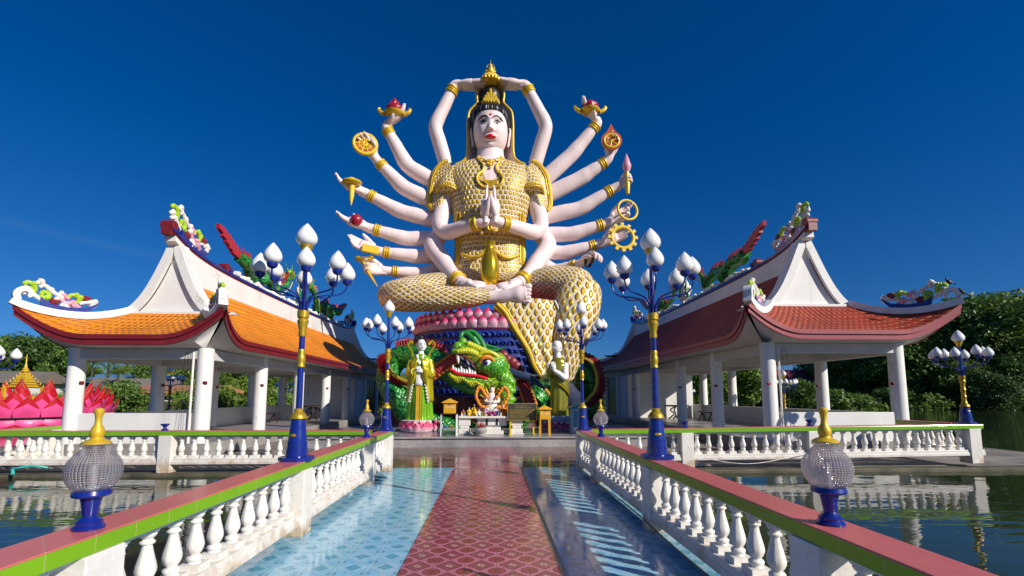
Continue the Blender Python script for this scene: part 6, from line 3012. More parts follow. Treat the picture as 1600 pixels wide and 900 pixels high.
for q in (-1, 1):
    for k in range(26):
        b.ball((c[0] + q * .075, c[1] - .40 - .085 * (1 - k / 25), c[2] + .04 + 1.2 * k / 25), .026, 6, 4)
b.build('front_band', M['gold2'], AT)
b = MB()
b.tube([Vector(c) + Vector((0, 0, 2.36)), Vector(c) + Vector((0, -.02, 2.62))], [.16, .09], 14)
b.tube(catmull([Vector(c) + Vector((-.12, -.18, 2.44)), Vector(c) + Vector((0, -.30, 2.1)), Vector(c) + Vector((.12, -.18, 2.44))], 4), .05, 8)
b.build('neck', M['statue_white'], AT)
hc = Vector(c) + Vector((.02, -.03, 2.83))
hh = small_face(AT, hc, .235, .35, M['statue_white'])
b = MB()
b.ball(hc + Vector((0, .05, .06)), (.21, .20, .22), 16, 10)
b.ball(hc + Vector((-.22, .06, .22)), (.10, .09, .10), 12, 8)
b.ball(hc + Vector((-.05, .06, .29)), (.13, .12, .09), 12, 8)
for k in range(6):
    a = k / 5 * PI
    b.tube([hc + Vector((-.19 * math.cos(a), -.10, .10 + .04 * math.sin(a))), hc + Vector((-.16 * math.cos(a), .0, .25))], .03, 6)
b.build('hair', M['black'], hh, smooth=60)

MK = thing('attendant_statue', 'shaven-headed monk statue in olive robe, hands pressed in prayer, beside the plaque', 'statue', (2.62, 17.95, .32))
mc = (2.58, 18.1, .32)
lotus_base(MK, mc, .74, .34, M['petal_m'])
b = MB()
for k in range(14):
    a = 2 * PI * k / 14
    b.ball((mc[0] + .48 * math.cos(a), mc[1] + .48 * math.sin(a), mc[2] + .42), (.17, .17, .14), 8, 6)
b.build('cloud_ring', M['bluewash'], MK)
c = (mc[0], mc[1], mc[2] + .40)
b = MB()
robe_loft(b, [(0, .36, .32, 0), (.3, .35, .31, 0), (.9, .33, .29, 0), (1.4, .33, .28, 0), (1.75, .33, .27, .0), (2.1, .34, .25, .0), (2.3, .27, .21, .0), (2.42, .11, .11, 0)], c, 50, .07, 9, 1.0)
b.build('body', M['olive'], MK, smooth=60)
b = MB()
rows = []
for j in range(8):
    t = j / 7
    rows.append([Vector(c) + Vector((.36 * math.cos(a) * (1 + .02 * j), .31 * math.sin(a) * (1 + .02 * j), 2.18 - t * (.75 + .35 * math.cos(a - .3)) - .03 * j)) for a in [-2.7 + 3.4 * i / 20 for i in range(21)]])
b.grid(rows)
o = b.build('shawl', M['olive'], MK, smooth=60)
md = o.modifiers.new('thickness', 'SOLIDIFY')
md.thickness = .035
b = MB()
b.tube(rows[-1], .022, 6)
b.build('shawl_hem', M['gold'], o)
b = MB()
sh = Vector(c) + Vector((.24, -.16, 2.12))
el = Vector(c) + Vector((.20, -.42, 1.58))
wr = Vector(c) + Vector((-.24, -.52, 1.86))
b.tube(catmull([sh, sh.lerp(el, .5), el, el.lerp(wr, .5), wr], 4), lerplist([.13, .12, .11, .10, .07], 4), 14)
b.build('arm', M['statue_white'], MK, smooth=60)
b = MB()
sh2 = Vector(c) + Vector((-.26, -.05, 2.1))
el2 = Vector(c) + Vector((-.36, -.22, 1.66))
b.tube(catmull([sh2, el2, wr + Vector((-.04, .06, 0))], 4), lerplist([.12, .11, .07], 4), 12)
b.build('arm', M['olive'], MK, smooth=60)
for q in (-1, 1):
    b = MB()
    hand(b, wr + Vector((0, q * .035, 0)), (-.18, 0, 1), (0, -q, 0), .36, (0, 0, 0, 0), -q, tc=0, spread=0)
    b.build('hand', M['statue_white'], MK, smooth=60)
b = MB()
b.tube([Vector(c) + Vector((0, 0, 2.3)), Vector(c) + Vector((-.04, -.02, 2.62))], [.17, .10], 14)
b.build('neck', M['statue_white'], MK)
hc = Vector(c) + Vector((-.06, -.04, 2.80))
small_face(MK, hc, .25, -.85, M['statue_white'])

# ================================================================== ALTAR
TBY = 16.3
tb = thing('altar_table', 'long white stone altar table crowded with small figures, below the dragon', 'table', (0.0, TBY, .312))
zt = .94
b = MB()
b.box((-1.13, TBY - .38, zt - .07), (1.03, TBY + .38, zt))
b.build('table_top', M['whitec'], tb, smooth=None, bevel=.015)
for x in (-.93, .84):
    b = MB()
    for (w0, z0, z1) in ((.26, .312, .36), (.20, .36, .52), (.15, .52, .62), (.20, .62, zt - .072)):
        b.box((x - w0, TBY - .30, z0), (x + w0, TBY + .30, z1))
    b.build('leg', M['whitec'], tb, smooth=None, bevel=.02)
b = MB()
b.box((-.50, TBY - .22, .62), (.50, TBY + .30, zt - .072))
b.box((-.30, TBY - .16, .45), (.30, TBY + .26, .62))
b.box((-.42, TBY - .22, .312), (.42, TBY + .30, .45))
b.build('pedestal', M['whitec'], tb, smooth=None, bevel=.02)
b = MB()
for x in (-.17, .17):
    b.box((x - .035, TBY - .235, .63), (x + .035, TBY - .222, zt - .08))
b.build('inlay', M['black'], tb, smooth=None)


def figurine(label, x, y, z, h, robe, skinm=None, halo=False, arms=2):
    t = thing('figurine', label, 'figurine', (x, y, z), 'small figures on the altar table')
    b = MB()
    b.lathe([(.30 * h, 0), (.32 * h, .03 * h), (.24 * h, .08 * h), (.28 * h, .13 * h), (.16 * h, .15 * h)], (x, y, z), 16)
    b.build('base', M['gold2'], t)
    b = MB()
    rows = [(.12, .22, .17), (.25, .26, .20), (.36, .17, .13), (.5, .13, .10), (.62, .16, .11), (.72, .12, .09), (.76, .045, .045)]
    R_ = [[(x + a_ * h * math.cos(2 * PI * i / 18), y + c_ * h * math.sin(2 * PI * i / 18), z + q * h) for i in range(18)] for q, a_, c_ in rows]
    b.grid(R_, closed=True)
    for s_ in (-1, 1):
        b.tube(catmull([(x + s_ * .15 * h, y, z + .66 * h), (x + s_ * .22 * h, y - .05 * h, z + .48 * h), (x + s_ * .03 * h, y - .16 * h, z + .44 * h)], 4), lerplist([.05 * h, .055 * h, .04 * h], 4), 8)
    b.build('body', robe, t, smooth=60)
    b = MB()
    b.ball((x, y - .01 * h, z + .85 * h), (.075 * h, .08 * h, .095 * h), 12, 8)
    hd_ = b.build('head', skinm or M['skin'], t)
    b = MB()
    b.ball((x, y + .02 * h, z + .89 * h), (.08 * h, .075 * h, .085 * h), 10, 7)
    b.ball((x, y + .01 * h, z + .98 * h), (.04 * h, .04 * h, .05 * h), 8, 6)
    b.build('hair', M['black'], hd_)
    if arms > 2:
        b = MB()
        for k in range(arms):
            a = -.35 + (PI + .7) * k / (arms - 1)
            for s_ in (0,):
                e_ = Vector((x + .40 * h * math.cos(a), y + .03 * h, z + (.52 + .40 * math.sin(a)) * h))
                b.tube(catmull([(x + .12 * h * math.cos(a), y, z + .58 * h), Vector((x, y, z + .56 * h)).lerp(e_, .6) + Vector((0, 0, -.04 * h)), e_], 3), lerplist([.045 * h, .04 * h, .03 * h], 3), 7)
                b.ball(e_, .04 * h, 7, 5)
        b.build('arms', M['gold2'] if halo else (skinm or M['skin']), t)
    return t


figurine('gold and white many-armed goddess figure at the centre of the altar', .0, TBY + .15, zt, 1.05, M['whitec'], M['skin'], True, 12)
figs = [(-.78, -.1, .30, 'yellow', 'small yellow-robed figure near the left end of the altar'), (-.60, .05, .42, 'gold2', 'golden seated figure left of the altar centre'),
        (-.44, -.18, .24, 'statue_white', 'tiny white figure left of the altar centre'), (-.98, -.05, .22, 'red', 'tiny red figure at the left end of the altar'),
        (.38, -.12, .40, 'orange', 'orange-robed figure just right of the altar centre'), (.58, .0, .48, 'orange', 'taller orange-robed figure on the right of the altar'),
        (.74, -.15, .30, 'gold2', 'small golden figure near the right end of the altar'), (.2, -.26, .24, 'blue', 'tiny blue-robed figure before the altar goddess'),
        (-.22, -.24, .26, 'pink', 'tiny pink-robed figure before the altar goddess'), (.90, .0, .26, 'statue_white', 'tiny white figure at the right end of the altar')]
for dx, dy, h, mt, lab in figs:
    figurine(lab, dx, TBY + dy, zt, h, M[mt])
# marigold garlands hung around the goddess, and cups and bottles
for k, (x0, lab) in enumerate(((-.36, 'thick orange marigold garland hanging left of the altar goddess'), (.36, 'thick orange marigold garland hanging right of the altar goddess'))):
    b = MB()
    s_ = -1 if x0 < 0 else 1
    P = catmull([(x0 * .45, TBY + .02, zt + .62), (x0 * 1.15, TBY + .0, zt + .98), (x0 * 1.55, TBY - .02, zt + .72), (x0 * 1.1, TBY - .05, zt + .35), (x0 * .5, TBY - .08, zt + .30)], 12)
    for p in P:
        b.ball(p + Vector((random.uniform(-.015, .015), random.uniform(-.02, .02), random.uniform(-.015, .015))), .055, 7, 5)
    tag(b.build('garland', M['orange'], None, loc=P[0]), lab, 'garland')
b = MB()
for k in range(26):
    b.ball((random.uniform(-.28, .28), TBY - .20 + random.uniform(-.06, .06), zt + .03 + random.random() * .22), random.uniform(.03, .055), 7, 5)
for k in range(9):
    b.tube([(-.25 + .06 * k, TBY - .15, zt + .02), (-.27 + .065 * k, TBY - .2, zt + .24)], .012, 5)
tag(b.build('flower_offering', M['whitec'], None, loc=(0, TBY - .2, zt)), 'heap of white flowers laid at the feet of the altar goddess', 'flowers')
b = MB()
for k in range(16):
    b.ball((random.uniform(-.1, .12), TBY - .28 + random.uniform(-.05, .03), zt + .03 + random.random() * .12), random.uniform(.03, .045), 7, 5)
tag(b.build('flower_offering', M['purple'], None, loc=(0, TBY - .28, zt)), 'small purple and magenta flowers in front of the white ones on the altar', 'flowers')
for k in range(9):
    x = (-1.02, -.92, -.70, -.52, -.34, .30, .48, .66, .95)[k]
    y = TBY - .32
    t = thing('offering_glass', ('clear', 'pale blue', 'red', 'clear', 'green', 'clear', 'red', 'pale blue', 'green')[k] + ' offering glass at the front edge of the altar, ' + ('leftmost', 'second from left', 'third from left', 'fourth from left', 'fifth from left', 'fourth from right', 'third from right', 'second from right', 'rightmost')[k], 'glass', (x, y, zt), 'offering glasses along the altar edge')
    b = MB()
    b.lathe([(.022, 0), (.028, .09), (.026, .09), (.02, .01)], (x, y, zt), 12)
    b.build('cup', (M['opal'], M['bluewash'], M['red'], M['opal'], M['limeg'], M['opal'], M['red'], M['bluewash'], M['limeg'])[k], t)
    b = MB()
    b.lathe([(.008, .09), (.012, .12), (.002, .16)], (x, y, zt), 8)
    b.build('flame_cap', M['yellow'], t)


def strokes(b, x0, x1, z, h, y, seed):
    """a row of small incised glyphs"""
    rr = random.Random(seed)
    x = x0
    while x < x1:
        w = rr.uniform(.35, .8) * h
        if rr.random() < .16:
            x += h * .6
            continue
        t = h * .16
        b.box((x, y - .003, z), (x + t, y, z + h * rr.uniform(.7, 1)))
        if rr.random() < .75:
            b.box((x + t, y - .003, z + h * .72), (x + w - t, y, z + h * .72 + t))
        if rr.random() < .7:
            b.box((x + w - t, y - .003, z), (x + w, y, z + h * .85))
        if rr.random() < .35:
            b.box((x + t, y - .003, z), (x + w - t, y, z + t))
        x += w + h * .22


def donation_box(label, c, w, legs):
    """c: centre of the underside of the box body"""
    x, y, z = c
    t = thing('donation_box', label, 'donation box', (x, y, z), 'yellow donation boxes at the altar')
    b = MB()
    b.box((x - w / 2, y - w / 2, z), (x + w / 2, y + w / 2, z + w * .9))
    b.build('box', M['yellowbox'], t, smooth=None, bevel=.008)
    b = MB()
    e = w * .64
    zz_ = z + w * .9
    v = [(x - e, y - e, zz_), (x + e, y - e, zz_), (x + e, y + e, zz_), (x - e, y + e, zz_), (x - e, y - e, zz_ + .03), (x + e, y - e, zz_ + .03), (x + e, y + e, zz_ + .03), (x - e, y + e, zz_ + .03), (x, y, zz_ + .03 + w * .32)]
    k = len(b.v)
    b.v += v
    for f in ((0, 3, 2, 1), (0, 1, 5, 4), (1, 2, 6, 5), (2, 3, 7, 6), (3, 0, 4, 7), (4, 5, 8), (5, 6, 8), (6, 7, 8), (7, 4, 8)):
        b.face(f)
    b.build('roof', M['yellowbox'], t, smooth=None)
    b = MB()
    b.box((x - w * .12, y - w / 2 - .004, z + w * .74), (x + w * .12, y - w / 2 - .001, z + w * .79))
    b.build('slot', M['black'], t, smooth=None)
    b = MB()
    strokes(b, x - w * .36, x + w * .36, z + w * .48, w * .14, y - w / 2 - .001, int(w * 1000))
    b.build('lettering', M['statue_white'], t, smooth=None)
    if legs:
        for q in (-1, 1):
            for r_ in (-1, 1):
                b = MB()
                b.box((x + q * w * .44 - .02, y + r_ * w * .44 - .02, .312), (x + q * w * .44 + .02, y + r_ * w * .44 + .02, z - .001))
                b.build('leg', M['yellowbox'], t, smooth=None)
    return t


p = at(702, 641, 15.75)
tt = thing('steel_table', 'small white steel-legged table under the left donation box', 'table', (p.x, 15.75, .312))
x_ = p.x
b = MB()
b.box((x_ - .28, 15.5, 1.02), (x_ + .28, 16.0, 1.045))
b.build('table_top', M['wood'], tt, smooth=None)
for q in (-1, 1):
    for r_ in (-1, 1):
        b = MB()
        b.tube([(x_ + q * .25, 15.75 + r_ * .21, .312), (x_ + q * .25, 15.75 + r_ * .21, 1.02)], .018, 8)
        b.build('leg', M['statue_white'], tt)
b = MB()
b.box((x_ - .25, 15.54, .55), (x_ + .25, 15.96, .565))
b.build('lower_shelf', M['steel'], tt, smooth=None)
for k, (dx, mt, lab) in enumerate(((-.10, 'teal', 'small teal bowl on the lower shelf of the steel table'), (.08, 'gold', 'small golden bowl on the lower shelf of the steel table'))):
    b = MB()
    b.lathe([(.03, 0), (.07, .04), (.075, .09), (.065, .09), (.02, .02)], (x_ + dx, 15.7, .566), 14)
    tag(b.build('bowl', M[mt], None, loc=(x_ + dx, 15.7, .566)), lab, 'bowl')
donation_box('yellow roofed donation box standing on the small steel table left of the altar', (x_ + .02, 15.75, 1.047), .38, False)
p = at(851, 655, 15.8)
donation_box('yellow roofed donation box on its own four legs right of the plaque', (p.x, 15.8, p.z), .36, True)
# plaque
p0 = at(793.5, 656, 15.9)
p1 = at(838, 631, 15.9)
sgn = thing('plaque', 'dark bronze plaque with lines of gold writing on yellow legs right of the altar', 'sign', ((p0.x + p1.x) / 2, 15.9, .312))
b = MB()
b.box((p0.x, 15.88, p0.z), (p1.x, 15.92, p1.z))
pb = b.build('board', M['bronze'], sgn, smooth=None, bevel=.005)
b = MB()
for (a0, a1, c0, c1) in ((p0.x - .015, p1.x + .015, p1.z - .004, p1.z + .02), (p0.x - .015, p1.x + .015, p0.z - .02, p0.z + .004), (p0.x - .02, p0.x + .004, p0.z, p1.z), (p1.x - .004, p1.x + .02, p0.z, p1.z)):
    b.box((a0, 15.872, c0), (a1, 15.928, c1))
b.build('frame', M['gold'], sgn, smooth=None)
b = MB()
W_ = p1.x - p0.x
Hh_ = p1.z - p0.z
strokes(b, p0.x + W_ * .30, p1.x - W_ * .32, p1.z - Hh_ * .14, .030, 15.878, 3)
strokes(b, p0.x + W_ * .20, p1.x - W_ * .22, p1.z - Hh_ * .24, .030, 15.878, 4)
for k in range(9):
    strokes(b, p0.x + W_ * .06, p1.x - W_ * (.06 + (.1 if k % 3 == 2 else 0)), p1.z - Hh_ * (.36 + .067 * k), .022, 15.878, 10 + k)
b.build('lettering', M['gold2'], sgn, smooth=None)
for x in (p0.x + .06, p1.x - .12):
    b = MB()
    b.box((x, 15.93, .312), (x + .05, 15.98, p0.z + .2))
    b.box((x - .015, 15.84, .312), (x + .065, 16.06, .35))
    b.build('leg', M['yellow'], sgn, smooth=None)
# incense pot
ip = at(751, 681, 15.6)
pt = thing('incense_pot', 'squat grey incense pot bristling with red joss sticks before the altar', 'pot', (ip.x, 15.65, .312))
b = MB()
b.lathe([(.10, 0), (.14, .02), (.12, .05), (.20, .13), (.22, .20), (.18, .26), (.20, .29), (.17, .29), (.14, .24)], (ip.x, 15.65, .312), 24)
b.build('bowl', M['granite'], pt)
b = MB()
rr = random.Random(5)
for k in range(60):
    a, r_ = rr.uniform(0, 6.3), rr.uniform(0, .13)
    o_ = Vector((math.cos(a) * r_, math.sin(a) * r_, 0))
    b.tube([Vector((ip.x, 15.65, .54)) + o_, Vector((ip.x, 15.65, .54 + rr.uniform(.14, .24))) + o_ * rr.uniform(1.1, 1.9)], .0055, 4)
b.build('joss_sticks', M['red'], pt)

# small blue roofed cabinet beyond the right balustrade
cp = at(905, 668, 15.4)
cb = thing('cabinet', 'small blue cabinet with pitched roof beside the monk statue', 'cabinet', (3.05, 16.6, .31))
b = MB()
b.box((2.78, 16.35, .312), (3.32, 16.85, 1.17))
b.build('body', M['bluewash'], cb, smooth=None, bevel=.01)
b = MB()
b.prism([(-.36, 1.17), (.36, 1.17), (.36, 1.20), (0, 1.36), (-.36, 1.20)], lambda u, v, t: (3.05 + u, 16.6 + t, v), -.34, .34)
b.build('roof', M['teal'], cb, smooth=None)
b = MB()
b.box((2.84, 16.335, .42), (3.26, 16.349, 1.08))
b.build('door', M['teal'], cb, smooth=None)

# ================================================================== PINK LOTUS FLOAT
FL = thing('lotus_float', 'big round float ringed with hot pink lotus petals, carrying a golden shrine', 'float', (-24.7, 26.0, 0))
fc = Vector((-24.7, 26.0, 0))
b = MB()
b.lathe([(3.7, -.2), (3.7, .52), (3.6, .56)], fc, 72)
b.build('base_drum', M['hotpink'], FL, smooth=40)
b = MB()
for k in range(25):
    a = 2 * PI * k / 25
    o_ = Vector((math.cos(a), math.sin(a), 0))
    t_ = Vector((-math.sin(a), math.cos(a), 0))
    petal(b, fc + o_ * 3.72 + Vector((0, 0, .52)), o_, t_, -.65, .50, -.05, .0, nj=4, ni=4)
b.build('lower_petals', M['petal_hot'], FL, smooth=70)
b = MB()
b.lathe([(3.8, .50), (3.84, .55), (3.8, .60)], fc, 72, cap=False)
b.build('black_rim', M['black'], FL)
b = MB()
b.lathe([(3.6, .58), (3.3, .68), (.1, .8)], fc, 48)
b.build('deck', M['red'], FL)
for lay, (R0, z0, h_, n_) in enumerate(((3.58, .58, 1.05, 24), (3.40, .62, 1.35, 24), (3.1, .66, 1.62, 22), (2.65, .7, 1.85, 18))):
    for k in range(n_):
        a = 2 * PI * (k + .5 * (lay % 2)) / n_
        if math.sin(a) > .55:
            continue
        o_ = Vector((math.cos(a), math.sin(a), 0))
        t_ = Vector((-math.sin(a), math.cos(a), 0))
        b = MB()
        petal(b, fc + o_ * R0 + Vector((0, 0, z0)), o_, t_, h_, .50, .22, .12, nj=9, ni=6, sharp=True, cup=.10)
        b.build('petal', M['petal_hot'], FL, smooth=70)
SH = thing('golden_shrine', 'tall golden spired shrine standing on the pink lotus float', 'shrine', (-28.4, 30.5, .9))
sc = Vector((-28.6, 30.3, .85))
b = MB()
for (w, z0, z1) in ((1.5, 0, .35), (1.3, .35, .6), (1.1, .6, .75)):
    b.box((sc.x - w, sc.y - w, sc.z + z0), (sc.x + w, sc.y + w, sc.z + z1))
b.build('base', M['gold2'], SH, smooth=None, bevel=.04)
for qx in (-1, 1):
    for qy in (-1, 1):
        b = MB()
        b.box((sc.x + qx * .8 - .1, sc.y + qy * .8 - .1, sc.z + .75), (sc.x + qx * .8 + .1, sc.y + qy * .8 + .1, sc.z + 1.7))
        b.tube(catmull([(sc.x + qx * 1.2, sc.y + qy * 1.0, sc.z + .6), (sc.x + qx * 1.35, sc.y + qy * 1.0, sc.z + 1.2), (sc.x + qx * 1.0, sc.y + qy * .9, sc.z + 1.6)], 3), [.2, .2, .18, .15, .12, .08, .03], 8)
        b.build('pillar', M['gold2'], SH, smooth=None)
b = MB()
for i in range(6):
    w = 1.15 - .17 * i
    z0 = sc.z + 1.7 + .27 * i
    b.lathe([(w, z0 - sc.z), (w * .78, z0 - sc.z + .10), (w * .7, z0 - sc.z + .27)], sc, 4, rot=PI / 4)
    for q in range(4):
        a = PI / 4 + q * PI / 2
        b.tube([sc + Vector((w * math.cos(a), w * math.sin(a), z0 - sc.z)), sc + Vector((w * 1.05 * math.cos(a), w * 1.05 * math.sin(a), z0 - sc.z + .3))], [.07, .01], 5)
b.build('tiered_roof', M['gold2'], SH, smooth=None)
b = MB()
b.lathe([(.26, 3.3), (.30, 3.4), (.20, 3.5), (.22, 3.6), (.12, 3.75), (.13, 3.85), (.06, 4.1), (.02, 5.2)], sc, 12)
b.build('spire', M['gold2'], SH)

SH.location = (-24.6, 26.0, 1.25)
SH.scale = (.62, .62, .50)
# ================================================================== TREES, PLANTS, HOUSES
def crown_mesh(seed, clumps, leaf, n_per, mat, flat=.75, spread=1.0):
    """leaf faces spread through clumps; returns MB. clumps: (x,y,z,r)"""
    rr = random.Random(seed)
    b = MB()
    for (cx, cy, cz, r) in clumps:
        for k in range(int(n_per * (r ** 1.6))):
            # points favour the outer shell of the clump
            u = rr.uniform(-1, 1)
            a = rr.uniform(0, 2 * PI)
            q = (rr.random() ** .45) * r
            sq = math.sqrt(1 - u * u)
            p = Vector((cx + q * sq * math.cos(a), cy + q * sq * math.sin(a), cz + q * u * flat))
            s_ = leaf * rr.uniform(.55, 1.25)
            nrm = Vector((rr.gauss(0, .6) + sq * math.cos(a) * .7, rr.gauss(0, .6) + sq * math.sin(a) * .7, rr.gauss(.5, .5))).normalized()
            t = nrm.orthogonal().normalized()
            t = (Matrix.Rotation(rr.uniform(0, 6.28), 3, nrm) @ t)
            w = nrm.cross(t)
            k0 = len(b.v)
            b.v += [tuple(p - t * s_), tuple(p + w * s_ * .42), tuple(p + t * s_), tuple(p - w * s_ * .42)]
            b.f.append((k0, k0 + 1, k0 + 2, k0 + 3))
            b.m.append(0)
            b.uv.append(None)
    return b


def raw(b, name, mat, parent=None, smooth=False):
    me = bpy.data.meshes.new(name)
    me.from_pydata(b.v, [], b.f)
    me.materials.append(mat)
    o = bpy.data.objects.new(name, me)
    COL.objects.link(o)
    if parent:
        o.parent = parent
    return o


def make_tree(seed, H, W, mat, n=13, leaf=.34, dens=230, bare=.28):
    rr = random.Random(seed)
    root = bpy.data.objects.new('tree', None)
    COL.objects.link(root)
    root['label'] = 'x'
    cl = []
    for k in range(n):
        t = (k + .5) / n
        z = H * (bare + (1 - bare) * (.12 + .80 * t))
        rad = W * .5 * math.sin(PI * min(1, .18 + .75 * t)) ** .8 * rr.uniform(.35, 1.0)
        a = k * 2.4 + rr.uniform(-.5, .5)
        r = W * rr.uniform(.17, .27)
        cl.append((rad * math.cos(a), rad * math.sin(a), z, r))
    cl.append((0, 0, H * .9, W * .2))
    cl.append((rr.uniform(-1, 1), 0, H * .6, W * .26))
    b = crown_mesh(seed, cl, leaf, dens / (W * .22) ** .6 * .55, mat)
    raw(b, 'crown', mat, root)
    b = MB()
    lean = rr.uniform(-.06, .06)
    top = Vector((H * lean, 0, H * .72))
    b.tube(catmull([(0, 0, -.4), (0, 0, H * .15), (H * lean * .4, rr.uniform(-.2, .2), H * .4), top], 4), lerplist([W * .045, W * .034, W * .026, W * .010], 4), 9)
    for (x, y, z, r) in cl[::2]:
        s_ = Vector((H * lean * .3, 0, H * rr.uniform(.2, .5)))
        e = Vector((x, y, z))
        b.tube(catmull([s_, s_.lerp(e, .5) + Vector((0, 0, -.04 * H)), e], 3), lerplist([W * .018, W * .012, W * .004], 3), 6)
    b.build('trunk', M['bark'], root)
    return root


def make_palm(seed, H):
    rr = random.Random(seed)
    root = bpy.data.objects.new('palm_tree', None)
    COL.objects.link(root)
    b = MB()
    lean = rr.uniform(-.1, .1)
    P = catmull([(0, 0, -.3), (H * lean * .2, 0, H * .4), (H * lean, 0, H * .92)], 8)
    b.tube(P, lerplist([.20, .14, .12], 8), 9)
    b.build('trunk', M['bark'], root)
    c = P[-1]
    b = MB()
    for k in range(19):
        a = k * 2.4
        el = rr.uniform(-.25, 1.1)
        L = H * rr.uniform(.34, .44)
        d = Vector((math.cos(a), math.sin(a), 0))
        pts = []
        for j in range(9):
            t = j / 8
            pts.append(c + d * (L * t * math.cos(el * (1 - t * .3))) + Vector((0, 0, L * (math.sin(el) * t - .62 * t * t))))
        for j in range(8):
            p, q = pts[j], pts[j + 1]
            tt = (q - p).normalized()
            s_ = tt.cross(Vector((0, 0, 1))).normalized()
            for m in range(3):
                o_ = p.lerp(q, m / 3)
                w = L * .22 * math.sin(PI * min(1, .15 + .85 * (j + m / 3) / 8)) ** .7
                for e in (-1, 1):
                    tip = o_ + s_ * e * w + tt * w * .5 + Vector((0, 0, -w * .45))
                    k0 = len(b.v)
                    b.v += [tuple(o_), tuple(o_ + tt * .09), tuple(tip)]
                    b.f.append((k0, k0 + 1, k0 + 2))
                    b.m.append(0)
                    b.uv.append(None)
    raw(b, 'fronds', M['palm'], root)
    return root


protos = [make_tree(11, 10, 8.5, M['leaf_a'], 15), make_tree(23, 9, 9, M['leaf_b'], 14), make_tree(37, 11, 7.5, M['leaf_dark'], 16),
          make_tree(41, 8, 7, M['leaf_c'], 13), make_tree(59, 12, 10, M['leaf_a'], 18, dens=260)]
bushp = [make_tree(71, 3, 4.2, M['leaf_b'], 8, .20, 330, .0), make_tree(77, 2.6, 3.8, M['leaf_c'], 8, .18, 330, .0), make_tree(83, 3.4, 5, M['leaf_a'], 9, .22, 330, .0)]
palms = [make_palm(5, 8), make_palm(9, 7)]
bigp = [make_tree(101, 17, 13, M['leaf_a'], 26, .36, 330, .12), make_tree(103, 16, 12, M['leaf_dark'], 26, .36, 330, .10), make_tree(107, 15, 11, M['leaf_b'], 24, .34, 330, .12)]
used = set()


def put(proto, x, Y, top, name, label, group, cat='tree', base=None, rz=None, wide=1.0):
    """x, top: photo measures of the trunk line and the highest leaf; Y: distance"""
    t_ = at(x, top, Y)
    gx, gy = t_.x, Y
    z0 = ground_h(gx, gy) if base is None else base
    H = {}
    hh = t_.z - z0
    src = proto
    if src.name not in HCACHE:
        HCACHE[src.name] = max(v.co.z for ch in src.children for v in ch.data.vertices)
    ph = HCACHE[src.name]
    k = hh / ph
    r = src.copy()
    COL.objects.link(r)
    for ch in src.children:
        c = ch.copy()
        COL.objects.link(c)
        c.parent = r
    r.name = name
    r.location = (gx, gy, z0)
    r.scale = (k * wide, k * wide, k)
    r.rotation_euler = (0, 0, random.uniform(0, 6.28) if rz is None else rz)
    r['label'] = label
    r['category'] = cat
    r['group'] = group
    return r


HCACHE = {}
GL = 'trees on the left bank'
GR = 'tall trees on the right shore'
# left bank, seen left of and through the orange-roofed pavilion
for i, (x, Y, top, p, lab) in enumerate([
        (-60, 66, 512, 4, 'broad dark tree cut by the left edge of the picture'), (8, 70, 520, 0, 'tree behind the leftmost street lamp globes'),
        (45, 64, 517, 2, 'dark tree left of the golden shrine spire'), (88, 68, 522, 4, 'full tree right behind the golden shrine spire'),
        (118, 62, 528, 0, 'tree just left of the outer front column of the orange-roofed pavilion'), (205, 78, 566, 1, 'round tree above the blue roofed house'),
        (232, 72, 562, 0, 'dark tree right of the blue roofed house'), (272, 80, 566, 2, 'dark tree behind the shaded street lamp'),
        (300, 70, 560, 1, 'tree seen just left of the near front column, orange-roofed pavilion'), (352, 66, 556, 4, 'dense tree seen between near column and second column, left pavilion'),
        (376, 60, 566, 3, 'fresh green tree seen deeper through the left pavilion'), (428, 64, 560, 1, 'tree seen through the left pavilion beside the near lamp post'),
        (455, 70, 566, 0, 'dark tree seen through the left pavilion just right of the near lamp post'), (150, 84, 572, 0, 'far tree behind the palms')]):
    put(protos[p], x, Y, top, 'tree', lab, GL)
put(palms[0], 146, 58, 556, 'palm_tree', 'palm just right of the outer front column of the orange-roofed pavilion', 'palms on the left bank')
put(palms[1], 172, 60, 553, 'palm_tree', 'tallest palm, between the column palm and the one nearest the blue roofed house', 'palms on the left bank')
put(palms[0], 186, 56, 574, 'palm_tree', 'lowest palm, nearest the blue roofed house', 'palms on the left bank', rz=2)
put(palms[1], 268, 60, 600, 'palm_tree', 'small palm behind the shaded street lamp', 'palms on the left bank')
for i, (x, Y, top, p, lab) in enumerate([(172, 50, 604, 0, 'bush right of the pink lotus petals'), (196, 49, 592, 2, 'big bush between the lotus float and the grey roof'), (222, 52, 606, 1, 'bush before the grey gabled roof'),
                                         (330, 48, 592, 1, 'pale bush seen through the left pavilion by the near column'), (356, 46, 600, 0, 'low bush in the sunlit grass through the left pavilion'), (410, 48, 596, 1, 'low pale bush beside the near lamp post'),
                                         (590, 34, 596, 1, 'clipped pale bush between the left pavilion and the dragon'), (600, 44, 566, 0, 'tall bush between the left pavilion and the red dragon fin'), (575, 46, 560, 2, 'dark bush at the rear corner of the left pavilion')]):
    put(bushp[p], x, Y, top, 'bush', lab, 'bushes on the left bank', 'bush', base=(.0 if Y < 45 else None))
